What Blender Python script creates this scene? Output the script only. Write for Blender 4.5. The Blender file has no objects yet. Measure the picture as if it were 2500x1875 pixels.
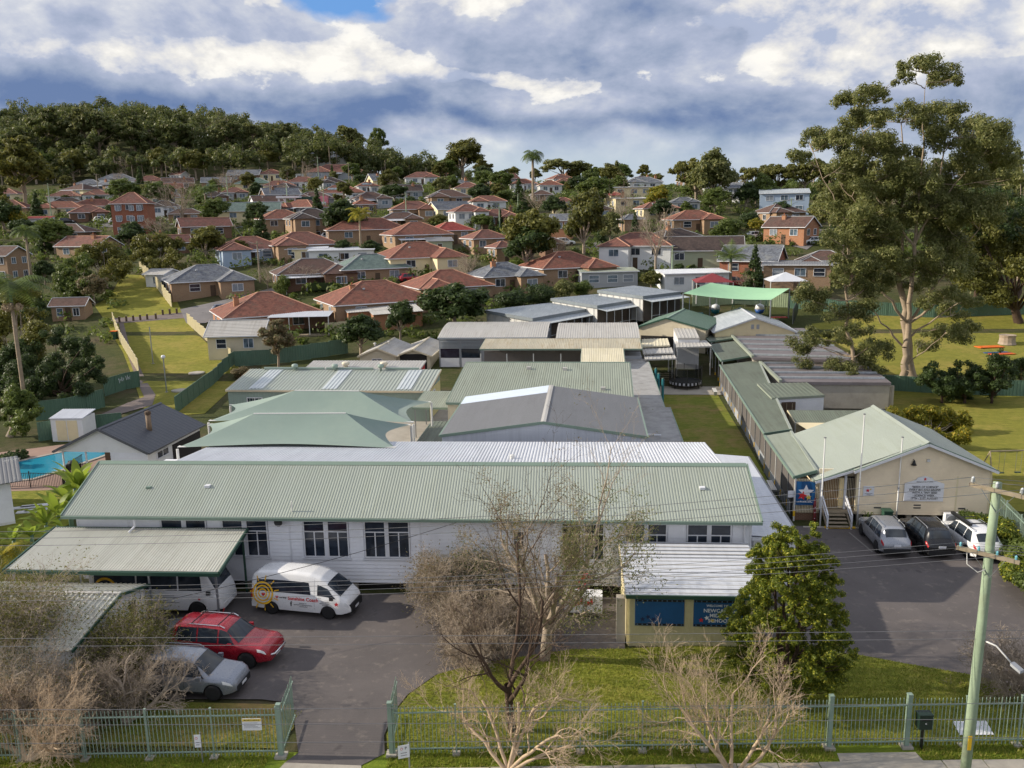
import bpy, math, random
import numpy as np
from mathutils import Vector, Matrix
R_ = math.radians
rng = np.random.default_rng(7)
random.seed(7)
scene = bpy.context.scene
col = scene.collection

# ---------------------------------------------------------------- camera
CAM_H, F_PX, CXP, CYP = 20.0, 2050.0, 1250.0, 937.5
YAW, PITCH, ROLL = R_(5.8), R_(11.5), R_(1.0)
_cy, _sy = math.cos(YAW), math.sin(YAW)
_fwd = np.array([-_sy*math.cos(PITCH), _cy*math.cos(PITCH), -math.sin(PITCH)])
_rt0 = np.array([_cy, _sy, 0.0]); _up0 = np.cross(_rt0, _fwd)
_rt = math.cos(ROLL)*_rt0 - math.sin(ROLL)*_up0
_up = math.sin(ROLL)*_rt0 + math.cos(ROLL)*_up0
cam_d = bpy.data.cameras.new('camera'); cam = bpy.data.objects.new('camera', cam_d); col.objects.link(cam)
cam.matrix_world = Matrix(((_rt[0], _up[0], -_fwd[0], 0), (_rt[1], _up[1], -_fwd[1], 0), (_rt[2], _up[2], -_fwd[2], CAM_H), (0, 0, 0, 1)))
cam_d.sensor_width = 36.0; cam_d.lens = 36.0*F_PX/2500.0
cam_d.clip_start = 0.5; cam_d.clip_end = 20000.0
scene.camera = cam

# ---------------------------------------------------------------- light
SUN_AZ = Vector((-1.0, -0.04, 0.0)).normalized(); SUN_EL = R_(25)
SUN_STRENGTH, EXPOSURE = 4.2, 0.45
SKY_STRENGTH, CLOUD_STRENGTH = 0.07, 0.82
to_sun = Vector((SUN_AZ.x*math.cos(SUN_EL), SUN_AZ.y*math.cos(SUN_EL), math.sin(SUN_EL)))
sd = bpy.data.lights.new('sun', 'SUN'); sd.energy = SUN_STRENGTH; sd.angle = R_(0.6); sd.color = (1.0, 0.89, 0.72)
so = bpy.data.objects.new('sun', sd); col.objects.link(so); so.rotation_euler = to_sun.to_track_quat('Z', 'Y').to_euler(); so.location = (-60, 0, 60)
scene.view_settings.view_transform = 'Standard'; scene.view_settings.look = 'None'
scene.view_settings.exposure = EXPOSURE; scene.view_settings.gamma = 1.0; scene.view_settings.use_curve_mapping = False

def c(r, g, b, k=1.0):
    f = lambda v: (v/12.92 if v <= 0.04045 else ((v+0.055)/1.055)**2.4)
    return (f(r/255)*k, f(g/255)*k, f(b/255)*k, 1.0)

world = bpy.data.worlds.new('World'); scene.world = world; world.use_nodes = True
wn = world.node_tree
class NT:
    def __init__(s, nt): s.nt = nt; nt.nodes.clear()
    def n(s, typ, **kw):
        nd = s.nt.nodes.new(typ)
        ins = kw.pop('ins', {})
        for k, v in kw.items(): setattr(nd, k, v)
        for k, v in ins.items():
            sock = nd.inputs[k]
            if isinstance(v, bpy.types.NodeSocket): s.nt.links.new(v, sock)
            else: sock.default_value = v
        return nd
    def math(s, op, a, b=0.0, c_=0.0, clamp=False):
        nd = s.nt.nodes.new('ShaderNodeMath'); nd.operation = op; nd.use_clamp = clamp
        for i, v in enumerate((a, b, c_)):
            if isinstance(v, bpy.types.NodeSocket): s.nt.links.new(v, nd.inputs[i])
            else: nd.inputs[i].default_value = v
        return nd.outputs[0]
    def mix(s, f, a, b, blend='MIX'):
        nd = s.nt.nodes.new('ShaderNodeMix'); nd.data_type = 'RGBA'; nd.blend_type = blend
        for i, v in ((0, f), (6, a), (7, b)):
            if isinstance(v, bpy.types.NodeSocket): s.nt.links.new(v, nd.inputs[i])
            else: nd.inputs[i].default_value = v
        return nd.outputs[2]
    def ramp(s, f, stops):
        nd = s.nt.nodes.new('ShaderNodeValToRGB'); e = nd.color_ramp.elements
        while len(e) < len(stops): e.new(0.5)
        for i, (p, cl) in enumerate(stops): e[i].position = p; e[i].color = cl if not isinstance(cl, (int, float)) else (cl, cl, cl, 1)
        if isinstance(f, bpy.types.NodeSocket): s.nt.links.new(f, nd.inputs[0])
        return nd.outputs[0]
    def noise(s, vec, scale, detail=4.0, rough=0.55, dim='3D', dist=0.0):
        nd = s.nt.nodes.new('ShaderNodeTexNoise'); nd.noise_dimensions = dim
        nd.inputs['Scale'].default_value = scale; nd.inputs['Detail'].default_value = detail
        nd.inputs['Roughness'].default_value = rough; nd.inputs['Distortion'].default_value = dist
        if vec is not None: s.nt.links.new(vec, nd.inputs['Vector'])
        return nd.outputs['Fac']
    def link(s, a, b): s.nt.links.new(a, b)
def build_sky():
    t = NT(wn); out = t.n('ShaderNodeOutputWorld'); dirv = t.n('ShaderNodeTexCoord').outputs['Generated']
    sky = t.n('ShaderNodeTexSky', sky_type='NISHITA', sun_disc=False, sun_elevation=SUN_EL, sun_rotation=math.atan2(to_sun.x, to_sun.y), altitude=20.0, air_density=1.0, dust_density=1.0, ozone_density=2.0)
    bg1 = t.n('ShaderNodeBackground', ins={0: sky.outputs[0], 1: SKY_STRENGTH})
    rot = t.n('ShaderNodeVectorRotate', rotation_type='Z_AXIS', ins={'Vector': dirv, 'Angle': -YAW}); s = t.n('ShaderNodeSeparateXYZ', ins={0: rot.outputs[0]})
    A = t.math('ARCTAN2', s.outputs[0], s.outputs[1]); E = t.math('ARCSINE', s.outputs[2])      # azimuth from the view heading, elevation
    flat = t.n('ShaderNodeVectorMath', operation='MULTIPLY', ins={0: rot.outputs[0], 1: (1.0, 1.0, 1.75)}).outputs[0]
    def shift(v, o): return t.n('ShaderNodeVectorMath', operation='ADD', ins={0: v, 1: o}).outputs[0]
    w1 = t.noise(shift(flat, (3.1, 0, 0)), 4.0, 3, .6); w2 = t.noise(shift(flat, (0, 7.7, 0)), 5.0, 3, .6)
    Aw = t.math('ADD', A, t.math('MULTIPLY_ADD', w1, .26, -.13)); Ew = t.math('ADD', E, t.math('MULTIPLY_ADD', w2, .09, -.045))
    def blob(px, py, sx, sy, w):
        a0 = (px-1250)/2050; e0 = (520-.0175*(px-1250)-py)/2050
        u = t.math('DIVIDE', t.math('SUBTRACT', Aw, a0), sx/2050); v = t.math('DIVIDE', t.math('SUBTRACT', Ew, e0), sy/2050)
        return t.math('MULTIPLY', t.math('EXPONENT', t.math('MULTIPLY', t.math('ADD', t.math('MULTIPLY', u, u), t.math('MULTIPLY', v, v)), -1.0)), w)
    def field(base, lst):
        for q in lst: base = t.math('ADD', base, blob(*q))
        return base
    n0 = t.noise(flat, 5.0, 8, .58, dist=.15); n1 = t.noise(shift(flat, (-.022, 0, .04)), 5.0, 8, .58, dist=.15); nf = t.noise(shift(flat, (5, 2, 1)), 15, 7, .62)
    # soft storm deck
    d = field(t.math('ADD', t.math('MULTIPLY_ADD', n0, .85, .26), t.math('MULTIPLY_ADD', nf, .26, -.13)), ((150, 60, 420, 120, .12), (2250, 80, 520, 150, .3), (1340, 160, 430, 62, -.26), (1680, 62, 340, 44, -.44), (1640, 238, 380, 40, -.26), (250, 265, 480, 38, -.32), (1120, 306, 460, 34, -.5), (1750, 312, 480, 36, -.48), (300, 290, 500, 40, -.3), (2320, 345, 360, 85, -.34), (620, 300, 420, 40, -.26)))
    lit = t.math('SUBTRACT', n0, n1); d = t.math('ADD', d, t.math('MULTIPLY', lit, 1.5))
    deck = t.ramp(d, [(.0, c(98, 120, 162)), (.18, c(122, 139, 173)), (.36, c(150, 162, 187)), (.54, c(172, 180, 202)), (.75, c(204, 207, 216)), (.95, c(240, 238, 234))])
    # sunlit cumulus with hard upper edges
    cm = field(t.math('ADD', t.math('MULTIPLY_ADD', n0, 1.8, -.96), t.math('MULTIPLY_ADD', nf, .85, -.43)), ((1250, 15, 210, 50, .6), (2060, 115, 360, 110, .6), (540, 190, 400, 32, .56), (880, 165, 200, 50, .4), (1180, 222, 240, 20, .55), (2440, 205, 150, 36, .5), (770, 30, 80, 55, .55), (1960, 285, 200, 14, .34), (430, 50, 300, 40, .3), (60, 185, 160, 14, .4), (2350, 20, 260, 50, .3), (1340, 150, 330, 45, -.45), (1650, 60, 300, 36, -.6), (1200, 310, 1600, 40, -.5), (1250, 410, 2200, 75, -.6)))
    mask = t.ramp(cm, [(.05, 0.0), (.12, .7), (.3, 1.0)])
    li = t.math('ADD', t.math('MULTIPLY_ADD', lit, 7.0, .55), t.math('MULTIPLY_ADD', nf, .7, -.35)); li = t.math('MULTIPLY_ADD', t.math('ADD', li, t.math('MULTIPLY', cm, .3)), .8, .04)
    puff = t.ramp(li, [(.1, c(170, 180, 204)), (.4, c(208, 209, 216)), (.7, c(232, 229, 224)), (1.0, c(250, 246, 238))])
    grey = t.mix(mask, deck, puff)
    # pale rain lit strip at the horizon, broken by shafts
    shafts = t.noise(t.n('ShaderNodeCombineXYZ', ins={0: t.math('MULTIPLY', A, 9.0), 1: t.math('MULTIPLY', E, 1.5)}).outputs[0], 2.0, 3)
    hz = t.math('MULTIPLY', t.ramp(t.math('ADD', E, t.math('MULTIPLY_ADD', shafts, .02, -.01)), [(.05, 1.0), (.098, 0.0)]), t.math('ADD', .3, t.math('ADD', blob(1330, 380, 560, 300, .66), t.math('MULTIPLY_ADD', shafts, .5, -.25))), clamp=True)
    grey = t.mix(hz, grey, t.mix(t.math('MULTIPLY', E, 12.0, clamp=True), c(204, 213, 216), c(166, 186, 206)))
    # clear gaps where the blue shows
    clear = t.ramp(t.math('ADD', t.math('ADD', blob(905, 45, 120, 60, 1.0), blob(985, 165, 60, 22, .35)), t.math('MULTIPLY_ADD', nf, .6, -.3)), [(.36, 0.0), (.6, 1.0)])
    clear = t.math('MULTIPLY', clear, t.math('SUBTRACT', 1.0, mask)); grey = t.mix(clear, grey, c(104, 162, 232))
    bg2 = t.n('ShaderNodeBackground', ins={0: grey, 1: CLOUD_STRENGTH})
    mx = t.n('ShaderNodeMixShader', ins={0: t.math('MULTIPLY_ADD', clear, .25, .06)}); t.link(bg2.outputs[0], mx.inputs[1]); t.link(bg1.outputs[0], mx.inputs[2]); t.link(mx.outputs[0], out.inputs[0])
build_sky()
cy_ = scene.cycles; cy_.use_adaptive_sampling = True; cy_.adaptive_threshold = .025
cy_.max_bounces = 5; cy_.diffuse_bounces = 2; cy_.glossy_bounces = 2; cy_.transmission_bounces = 3; cy_.transparent_max_bounces = 6

# ---------------------------------------------------------------- terrain
_TY = np.array([-400, 96, 104, 125, 138, 152, 185, 215, 260, 300, 340, 380, 420, 520, 700, 1200, 8000.])
_TZ = np.array([0, 0, .7, 2.6, 4.9, 7.6, 12.8, 16.9, 22.5, 27.3, 32.5, 35, 35, 22, 8, 0, 0.])
def _pch(x, xs, ys):
    x = np.asarray(x, float); i = np.clip(np.searchsorted(xs, x)-1, 0, len(xs)-2)
    d = np.gradient(ys, xs); d[:2] = 0
    h = xs[i+1]-xs[i]; t = np.clip((x-xs[i])/h, 0, 1)
    return ys[i]*(2*t**3-3*t**2+1)+ys[i+1]*(-2*t**3+3*t**2)+d[i]*h*(t**3-2*t**2+t)+d[i+1]*h*(t**3-t**2)
def _ss(a, b, x):
    t = np.clip((np.asarray(x, float)-a)/(b-a), 0, 1); return t*t*(3-2*t)
def T(X, Y):
    z = _pch(Y, _TY, _TZ)
    hill = 23*_ss(-95, -270, X)*_ss(340, 470, Y) + 13*_ss(-85, -150, X)*_ss(345, 440, Y)
    hill = hill*(1-_ss(620, 900, Y)) + _ss(-60, -140, X)*_ss(430, 520, Y)*10*(1-_ss(620, 900, Y))
    return z + hill - 4.0*_ss(-70, 20, X)*_ss(285, 345, Y)*(1-_ss(600, 900, Y))
def ray(px, py):
    return _rt*((px-CXP)/F_PX) - _up*((py-CYP)/F_PX) + _fwd
def gp(px, py, z=0.0):
    d = ray(px, py); t = (z-CAM_H)/d[2]; return Vector((d[0]*t, d[1]*t, z))
def gy(px, py, Y):
    d = ray(px, py); t = Y/d[1]; return Vector((d[0]*t, Y, CAM_H+d[2]*t))
def at(px, py):
    d = ray(px, py); t = np.arange(20, 900, 0.5)
    zz = CAM_H+d[2]*t - T(d[0]*t, d[1]*t)
    k = np.argmax(zz < 0)
    if zz[k] >= 0: k = len(t)-1
    a, b = zz[k-1], zz[k]; tt = t[k-1]+0.5*(a/(a-b) if a != b else 0)
    return Vector((d[0]*tt, d[1]*tt, float(T(d[0]*tt, d[1]*tt))))
def ppm(p):      # pixels of the photograph per metre at a point
    return F_PX/float(np.dot(np.array(p)-np.array([0, 0, CAM_H]), _fwd))

# ---------------------------------------------------------------- mesh helpers
def V(*a): return Vector(a)
def set_props(o, label=None, cat=None, group=None, kind=None):
    if label: o['label'] = label
    if cat: o['category'] = cat
    if group: o['group'] = group
    if kind: o['kind'] = kind
    return o
def thing(name, label, cat, loc=(0, 0, 0), rz=0.0, group=None):
    o = bpy.data.objects.new(name, None); col.objects.link(o); o.location = loc; o.rotation_euler = (0, 0, rz)
    o.empty_display_size = 0.3
    return set_props(o, label, cat, group)
def link_obj(name, me, parent=None, loc=None, rz=None, rot=None, scale=None):
    o = bpy.data.objects.new(name, me); col.objects.link(o)
    if parent is not None: o.parent = parent
    if loc is not None: o.location = loc
    if rz is not None: o.rotation_euler = (0, 0, rz)
    if rot is not None: o.rotation_euler = rot
    if scale is not None: o.scale = scale if hasattr(scale, '__len__') else (scale,)*3
    return o
class MB:
    def __init__(s): s.v = []; s.f = []
    def add(s, vs, fs):
        k = len(s.v); s.v += [tuple(p) for p in vs]; s.f += [tuple(i+k for i in f) for f in fs]; return s
    def box(s, x0, x1, y0, y1, z0, z1):
        return s.add([(x0,y0,z0),(x1,y0,z0),(x1,y1,z0),(x0,y1,z0),(x0,y0,z1),(x1,y0,z1),(x1,y1,z1),(x0,y1,z1)],
                     [(3,2,1,0),(4,5,6,7),(0,1,5,4),(1,2,6,5),(2,3,7,6),(3,0,4,7)])
    def poly(s, *pts): return s.add(pts, [tuple(range(len(pts)))])
    def prism(s, pts, off):     # polygon extruded by the vector off
        n = len(pts); off = Vector(off); a = [Vector(p) for p in pts]
        return s.add(a+[p+off for p in a], [tuple(range(n))[::-1], tuple(range(n, 2*n))]+[(i, (i+1) % n, n+(i+1) % n, n+i) for i in range(n)])
    def bar(s, a, b, w, h, up=(0, 0, 1)):      # beam of section w x h from a to b
        a, b = Vector(a), Vector(b); d = (b-a).normalized(); u = Vector(up)
        if abs(d.dot(u)) > .98: u = Vector((0, 1, 0))
        r = d.cross(u).normalized(); u = r.cross(d).normalized()
        q = [r*(sx*w/2)+u*(sz*h/2) for sx, sz in ((-1,-1),(1,-1),(1,1),(-1,1))]
        return s.add([a+k for k in q]+[b+k for k in q], [(3,2,1,0),(4,5,6,7),(0,1,5,4),(1,2,6,5),(2,3,7,6),(3,0,4,7)])
    def path(s, pts, rad, n=8, caps=True):
        pts = [Vector(p) for p in pts]; m = len(pts)
        if not hasattr(rad, '__len__'): rad = [rad]*m
        k = len(s.v); prev = None
        for i, p in enumerate(pts):
            d = (pts[min(i+1, m-1)]-pts[max(i-1, 0)]).normalized()
            if prev is None:
                u = Vector((0, 0, 1)) if abs(d.z) < .9 else Vector((0, 1, 0)); r = d.cross(u).normalized()
            else: r = (prev - d*prev.dot(d)).normalized()
            prev = r; u = d.cross(r)
            for j in range(n):
                t = 2*math.pi*j/n; s.v.append(tuple(p+(r*math.cos(t)+u*math.sin(t))*rad[i]))
        for i in range(m-1):
            for j in range(n):
                a = k+i*n+j; b = k+i*n+(j+1) % n; s.f.append((a, b, b+n, a+n))
        if caps: s.f.append(tuple(k+j for j in range(n))[::-1]); s.f.append(tuple(k+(m-1)*n+j for j in range(n)))
        return s
    def lathe(s, prof, n=16, o=(0, 0, 0), axis='z'):
        k = len(s.v); ox, oy, oz = o
        for r, z in prof:
            for j in range(n):
                t = 2*math.pi*j/n; x, y = r*math.cos(t), r*math.sin(t)
                s.v.append((ox+x, oy+y, oz+z) if axis == 'z' else ((ox+x, oy+z, oz+y) if axis == 'y' else (ox+z, oy+x, oz+y)))
        for i in range(len(prof)-1):
            for j in range(n):
                a = k+i*n+j; b = k+i*n+(j+1) % n; s.f.append((a, b, b+n, a+n))
        s.f.append(tuple(k+j for j in range(n))[::-1]); s.f.append(tuple(k+(len(prof)-1)*n+j for j in range(n)))
        return s
    def corr(s, A, B, C_, D, pitch=.15, h=.025, kind='wave', thick=.04):
        # ribbed metal sheet: ribs run from edge AB (low) to edge DC (high); AB and DC are sampled alike
        A, B, C_, D = map(Vector, (A, B, C_, D)); nrm = (B-A).cross(D-A).normalized()
        if nrm.z < 0: nrm = -nrm
        L = (B-A).length; n = max(2, int(round(L/pitch))); prof = []
        for i in range(n):
            if kind == 'wave': prof += [(i/n, 0), ((i+.25)/n, h*.85), ((i+.5)/n, h), ((i+.75)/n, h*.85)]
            else: prof += [(i/n, 0), ((i+.62)/n, 0), ((i+.7)/n, h), ((i+.9)/n, h), ((i+.98)/n, 0)]
        prof.append((1, 0)); k = len(s.v); m = len(prof)
        for t, hh in prof:
            s.v.append(tuple(A.lerp(B, t)+nrm*hh)); s.v.append(tuple(D.lerp(C_, t)+nrm*hh))
        for i in range(m-1):
            a = k+2*i; s.f.append((a, a+2, a+3, a+1))
        if thick:
            lo = [p-nrm*thick for p in (A, B, C_, D)]
            s.add([A, B, C_, D]+lo, [(7,6,5,4),(0,4,5,1),(1,5,6,2),(2,6,7,3),(3,7,4,0)])
        return s
    def mesh(s, name, mat, smooth=False):
        me = bpy.data.meshes.new(name); me.from_pydata(s.v, [], s.f); me.update()
        if mat is not None: me.materials.append(mat)
        if smooth: me.polygons.foreach_set('use_smooth', [True]*len(me.polygons))
        return me
    def build(s, name, mat, parent=None, smooth=False, **kw):
        return link_obj(name, s.mesh(name, mat, smooth), parent, **kw)
def fast_mesh(name, verts, faces, mat, smooth=False):
    verts = np.asarray(verts, np.float32); faces = np.asarray(faces, np.int32); k = faces.shape[1]
    me = bpy.data.meshes.new(name); me.vertices.add(len(verts)); me.vertices.foreach_set('co', verts.ravel())
    me.loops.add(faces.size); me.loops.foreach_set('vertex_index', faces.ravel())
    me.polygons.add(len(faces)); me.polygons.foreach_set('loop_start', np.arange(0, faces.size, k, dtype=np.int32))
    if smooth: me.polygons.foreach_set('use_smooth', np.ones(len(faces), bool))
    me.update(calc_edges=True)
    if mat is not None: me.materials.append(mat)
    return me
def copy_tree(o, parent=None):
    q = o.copy(); col.objects.link(q); q.parent = parent
    for ch in list(o.children): copy_tree(ch, q)
    return q

# ---------------------------------------------------------------- materials
MATS = {}
def material(name):
    m = bpy.data.materials.new(name); m.use_nodes = True; MATS[name] = m
    t = NT(m.node_tree); out = t.n('ShaderNodeOutputMaterial'); b = t.n('ShaderNodeBsdfPrincipled')
    t.link(b.outputs[0], out.inputs[0]); return m, t, b
def coords(t, kind='Object'): return t.n('ShaderNodeTexCoord').outputs[kind]
def world_pos(t): return t.n('ShaderNodeNewGeometry').outputs['Position']
def bump(t, b, h, strength=.3, dist=.05):
    n = t.n('ShaderNodeBump', ins={'Strength': strength, 'Distance': dist, 'Height': h}); t.link(n.outputs[0], b.inputs['Normal'])
def pmat(name, col_, rough=.6, metal=0.0, var=.16, scale=1.2, dirt=None, dirt_amt=.35, spec=.5, bumpy=0.0, coat=0.0):
    # painted or plain surface: base colour with slow and fine variation and optional dirt patches
    m, t, b = material(name); p = world_pos(t)
    n1 = t.noise(p, scale, 6, .6); n2 = t.noise(p, scale*9, 3, .6)
    k = t.math('ADD', t.math('MULTIPLY', n1, .65), t.math('MULTIPLY', n2, .35))
    dark = tuple(v*(1-var) for v in col_[:3])+(1,); lite = tuple(min(.95, v*(1+var)) for v in col_[:3])+(1,)
    cc = t.mix(t.math('MULTIPLY_ADD', k, 2.6, -.8, True), dark, lite)
    if dirt is not None:
        d = t.noise(p, scale*.55, 7, .7); cc = t.mix(t.math('MULTIPLY', t.ramp(d, [(.48, 0.0), (.68, 1.0)]), dirt_amt), cc, dirt)
    t.link(cc, b.inputs['Base Color']); b.inputs['Metallic'].default_value = metal
    b.inputs['Specular IOR Level'].default_value = spec
    if coat: b.inputs['Coat Weight'].default_value = coat; b.inputs['Coat Roughness'].default_value = .06
    t.link(t.math('MULTIPLY_ADD', n2, .25, rough-.12, True), b.inputs['Roughness'])
    if bumpy: bump(t, b, n2, bumpy, .03)
    return m
def roof_mat(name, col_, rough=.5, var=.1, dirt=None, dirt_amt=.4, speck=None, lichen=.0):
    # painted metal sheets: each sheet its own shade, streaks down the fall, laps, spots of litter and lichen
    m, t, b = material(name); p = coords(t); s = t.n('ShaderNodeSeparateXYZ', ins={0: p})
    sh = t.n('ShaderNodeTexWhiteNoise', noise_dimensions='2D', ins={'Vector': t.n('ShaderNodeCombineXYZ', ins={0: t.math('FLOOR', t.math('DIVIDE', s.outputs[0], .762)), 1: t.math('FLOOR', t.math('DIVIDE', s.outputs[1], 3.1))}).outputs[0]}).outputs['Value']
    st = t.noise(t.n('ShaderNodeVectorMath', operation='MULTIPLY', ins={0: p, 1: (2.2, .16, .16)}).outputs[0], 1.6, 5, .65); big = t.noise(p, .22, 5, .6); fine = t.noise(p, 9, 4, .7)
    k = t.math('ADD', t.math('MULTIPLY', st, .45), t.math('ADD', t.math('MULTIPLY', sh, .22), t.math('MULTIPLY', big, .4)))
    cc = t.mix(t.math('MULTIPLY_ADD', k, 2.0, -.55, True), tuple(v*(1-var) for v in col_[:3])+(1,), tuple(min(.92, v*(1+var)) for v in col_[:3])+(1,))
    if dirt is not None: cc = t.mix(t.math('MULTIPLY', t.ramp(t.math('ADD', t.math('MULTIPLY', st, .6), t.math('MULTIPLY', big, .4)), [(.46, 0.0), (.66, 1.0)]), dirt_amt), cc, dirt)
    cc = t.mix(t.math('MULTIPLY', t.ramp(fine, [(.66, 0.0), (.72, 1.0)]), .45+lichen), cc, speck or tuple(v*.5 for v in col_[:3])+(1,))
    t.link(cc, b.inputs['Base Color']); t.link(t.math('MULTIPLY_ADD', fine, .3, rough-.15, True), b.inputs['Roughness']); return m
def glass(name, col_=(.012, .016, .024, 1), rough=.06):
    m, t, b = material(name); p = world_pos(t)
    t.link(t.mix(t.math('MULTIPLY_ADD', t.noise(p, 1.3, 2), 2.5, -.7, True), col_, tuple(min(1, v*3.2) for v in col_[:3])+(1,)), b.inputs['Base Color'])
    b.inputs['Roughness'].default_value = rough; b.inputs['IOR'].default_value = 1.5
    return m
def tile_mat(name, a, b_, moss=None):
    m, t, b = material(name); p = coords(t)
    n1 = t.noise(p, .7, 5, .65); n2 = t.noise(p, 7, 3, .7)
    vor = t.n('ShaderNodeTexVoronoi', ins={'Vector': p, 'Scale': 3.4}); r = t.n('ShaderNodeSeparateColor', ins={0: vor.outputs['Color']}).outputs[0]
    k = t.math('ADD', t.math('MULTIPLY', n1, .5), t.math('ADD', t.math('MULTIPLY', n2, .25), t.math('MULTIPLY', r, .3)))
    cc = t.mix(t.math('MULTIPLY_ADD', k, 2.4, -.75, True), a, b_)
    if moss is not None: cc = t.mix(t.math('MULTIPLY', t.ramp(t.noise(p, .5, 8, .75), [(.5, 0.0), (.66, 1.0)]), .7), cc, moss)
    t.link(cc, b.inputs['Base Color']); b.inputs['Roughness'].default_value = .82
    wv = t.n('ShaderNodeTexWave', wave_type='BANDS', bands_direction='X', ins={'Vector': p, 'Scale': 1.55, 'Distortion': 0.0})
    bump(t, b, wv.outputs['Fac'], .5, .04); return m
def brick_mat(name, a, b_, mortar):
    m, t, b = material(name); g = t.n('ShaderNodeNewGeometry'); tc = coords(t)
    s = t.n('ShaderNodeSeparateXYZ', ins={0: tc}); k = t.math('ADD', s.outputs[0], s.outputs[1])
    vv = t.n('ShaderNodeCombineXYZ', ins={0: k, 1: s.outputs[2]}).outputs[0]
    br = t.n('ShaderNodeTexBrick', ins={'Vector': vv, 'Color1': a, 'Color2': b_, 'Mortar': mortar, 'Scale': 1.0, 'Mortar Size': .012, 'Brick Width': .24, 'Row Height': .086})
    cc = t.mix(t.math('MULTIPLY', t.noise(tc, .8, 5, .6), .55), br.outputs['Color'], tuple(v*.55 for v in a[:3])+(1,))
    t.link(cc, b.inputs['Base Color']); b.inputs['Roughness'].default_value = .85
    bump(t, b, br.outputs['Fac'], -.4, .01); return m
def leaf_mat(name, dark, lite, trans=.35, alt=None):
    m, t, b = material(name); g = t.n('ShaderNodeNewGeometry'); oi = t.n('ShaderNodeObjectInfo')
    r = g.outputs['Random Per Island']; n = t.noise(coords(t), .55, 3, .6)
    k = t.math('ADD', t.math('MULTIPLY', r, .6), t.math('ADD', t.math('MULTIPLY', n, .7), t.math('MULTIPLY_ADD', oi.outputs['Random'], .3, -.3)), clamp=True)
    cc = t.mix(k, dark, lite)
    if alt is not None: cc = t.mix(t.ramp(r, [(.8, 0.0), (.86, 1.0)]), cc, alt)
    t.link(cc, b.inputs['Base Color']); b.inputs['Roughness'].default_value = .5; b.inputs['Specular IOR Level'].default_value = .3
    tr = t.n('ShaderNodeBsdfTranslucent'); t.link(t.mix(.5, cc, tuple(min(1, v*1.5) for v in lite[:3])+(1,)), tr.inputs[0])
    mx = t.n('ShaderNodeMixShader', ins={0: trans}); t.link(b.outputs[0], mx.inputs[1]); t.link(tr.outputs[0], mx.inputs[2])
    t.link(mx.outputs[0], t.nt.nodes['Material Output'].inputs[0]); return m

WHITE = pmat('white_paint', c(222, 224, 230), .5, var=.05, dirt=c(150, 150, 150), dirt_amt=.15)
BOARD = pmat('weatherboard_white', c(234, 236, 242), .55, var=.05, scale=.8, dirt=c(160, 160, 165), dirt_amt=.18)
CREAM = pmat('weatherboard_cream', c(244, 227, 197), .55, var=.05, scale=.8, dirt=c(175, 155, 125), dirt_amt=.2)
CREAMTRIM = pmat('cream_trim', c(228, 214, 178), .5, var=.05)
GREENROOF = roof_mat('pale_green_metal', c(154, 162, 153), .42, .09, c(134, 140, 124), .45)
GREENROOF2 = roof_mat('aged_green_metal', c(143, 151, 138), .6, .12, c(112, 116, 100), .55)
GREENDARK = roof_mat('dark_green_metal', c(104, 113, 101), .65, .18, c(80, 82, 72), .7)
GREENSHED = pmat('deep_green_metal', c(90, 114, 102), .5, var=.06, scale=.4, dirt=c(110, 130, 116), dirt_amt=.3)
GTRIM = pmat('green_trim', c(44, 78, 64), .45, var=.08)
SAGEROOF = roof_mat('sage_grey_roof', c(168, 176, 168), .5, .1, c(138, 142, 134), .5)
SAGE = pmat('sage_wall_metal', c(146, 164, 156), .5, var=.06, scale=.5, dirt=c(120, 132, 124), dirt_amt=.3)
SAGETRIM = pmat('sage_trim', c(118, 138, 126), .5, var=.05)
WHITEROOF = roof_mat('white_metal_roof', c(204, 208, 216), .5, .07, c(160, 164, 172), .45)
GREYROOF = roof_mat('grey_metal_roof', c(114, 116, 120), .55, .1, c(92, 92, 95), .45)
CHARROOF = pmat('charcoal_metal_roof', c(74, 78, 86), .5, var=.06, scale=.3)
PALEROOF = roof_mat('pale_grey_metal', c(184, 182, 178), .5, .1, c(142, 136, 126), .55)
ZINC = roof_mat('zinc_roof', c(162, 170, 176), .4, .1, c(196, 202, 206), .5)
MOSSROOF = roof_mat('lichened_roof', c(182, 176, 158), .8, .2, c(142, 122, 86), .7, c(120, 96, 60), .3)
MOSSPALE = roof_mat('pale_lichened_roof', c(210, 203, 180), .8, .14, c(176, 166, 130), .5, c(150, 140, 96), .2)
CARROOF = roof_mat('speckled_carport_roof', c(192, 192, 182), .55, .1, c(136, 132, 118), .5, c(70, 62, 50), .3)
GRAVEL = pmat('gravel_roof', c(156, 156, 156), .9, var=.2, scale=1.4, dirt=c(104, 102, 98), dirt_amt=.5, bumpy=.4)
BEIGE = pmat('beige_wall', c(206, 196, 172), .6, var=.06, dirt=c(164, 150, 124), dirt_amt=.25)
BEIGEFENCE = pmat('beige_fence_metal', c(206, 196, 162), .55, var=.06, dirt=c(168, 156, 122), dirt_amt=.3)
GREENFENCE = pmat('green_fence_metal', c(88, 118, 100), .55, var=.08, dirt=c(104, 124, 108), dirt_amt=.3)
PALISADE = pmat('palisade_green', c(136, 156, 143), .45, var=.1, dirt=c(96, 118, 106), dirt_amt=.3)
CONC = pmat('concrete', c(166, 160, 150), .85, var=.12, scale=1.0, dirt=c(116, 110, 100), dirt_amt=.4, bumpy=.25)
DARKWOOD = pmat('dark_timber', c(86, 70, 56), .8, var=.2)
TIMBER = pmat('weathered_timber', c(150, 138, 118), .85, var=.25, scale=3)
BLACKM = pmat('black_metal', c(26, 28, 30), .45, var=.1)
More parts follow.
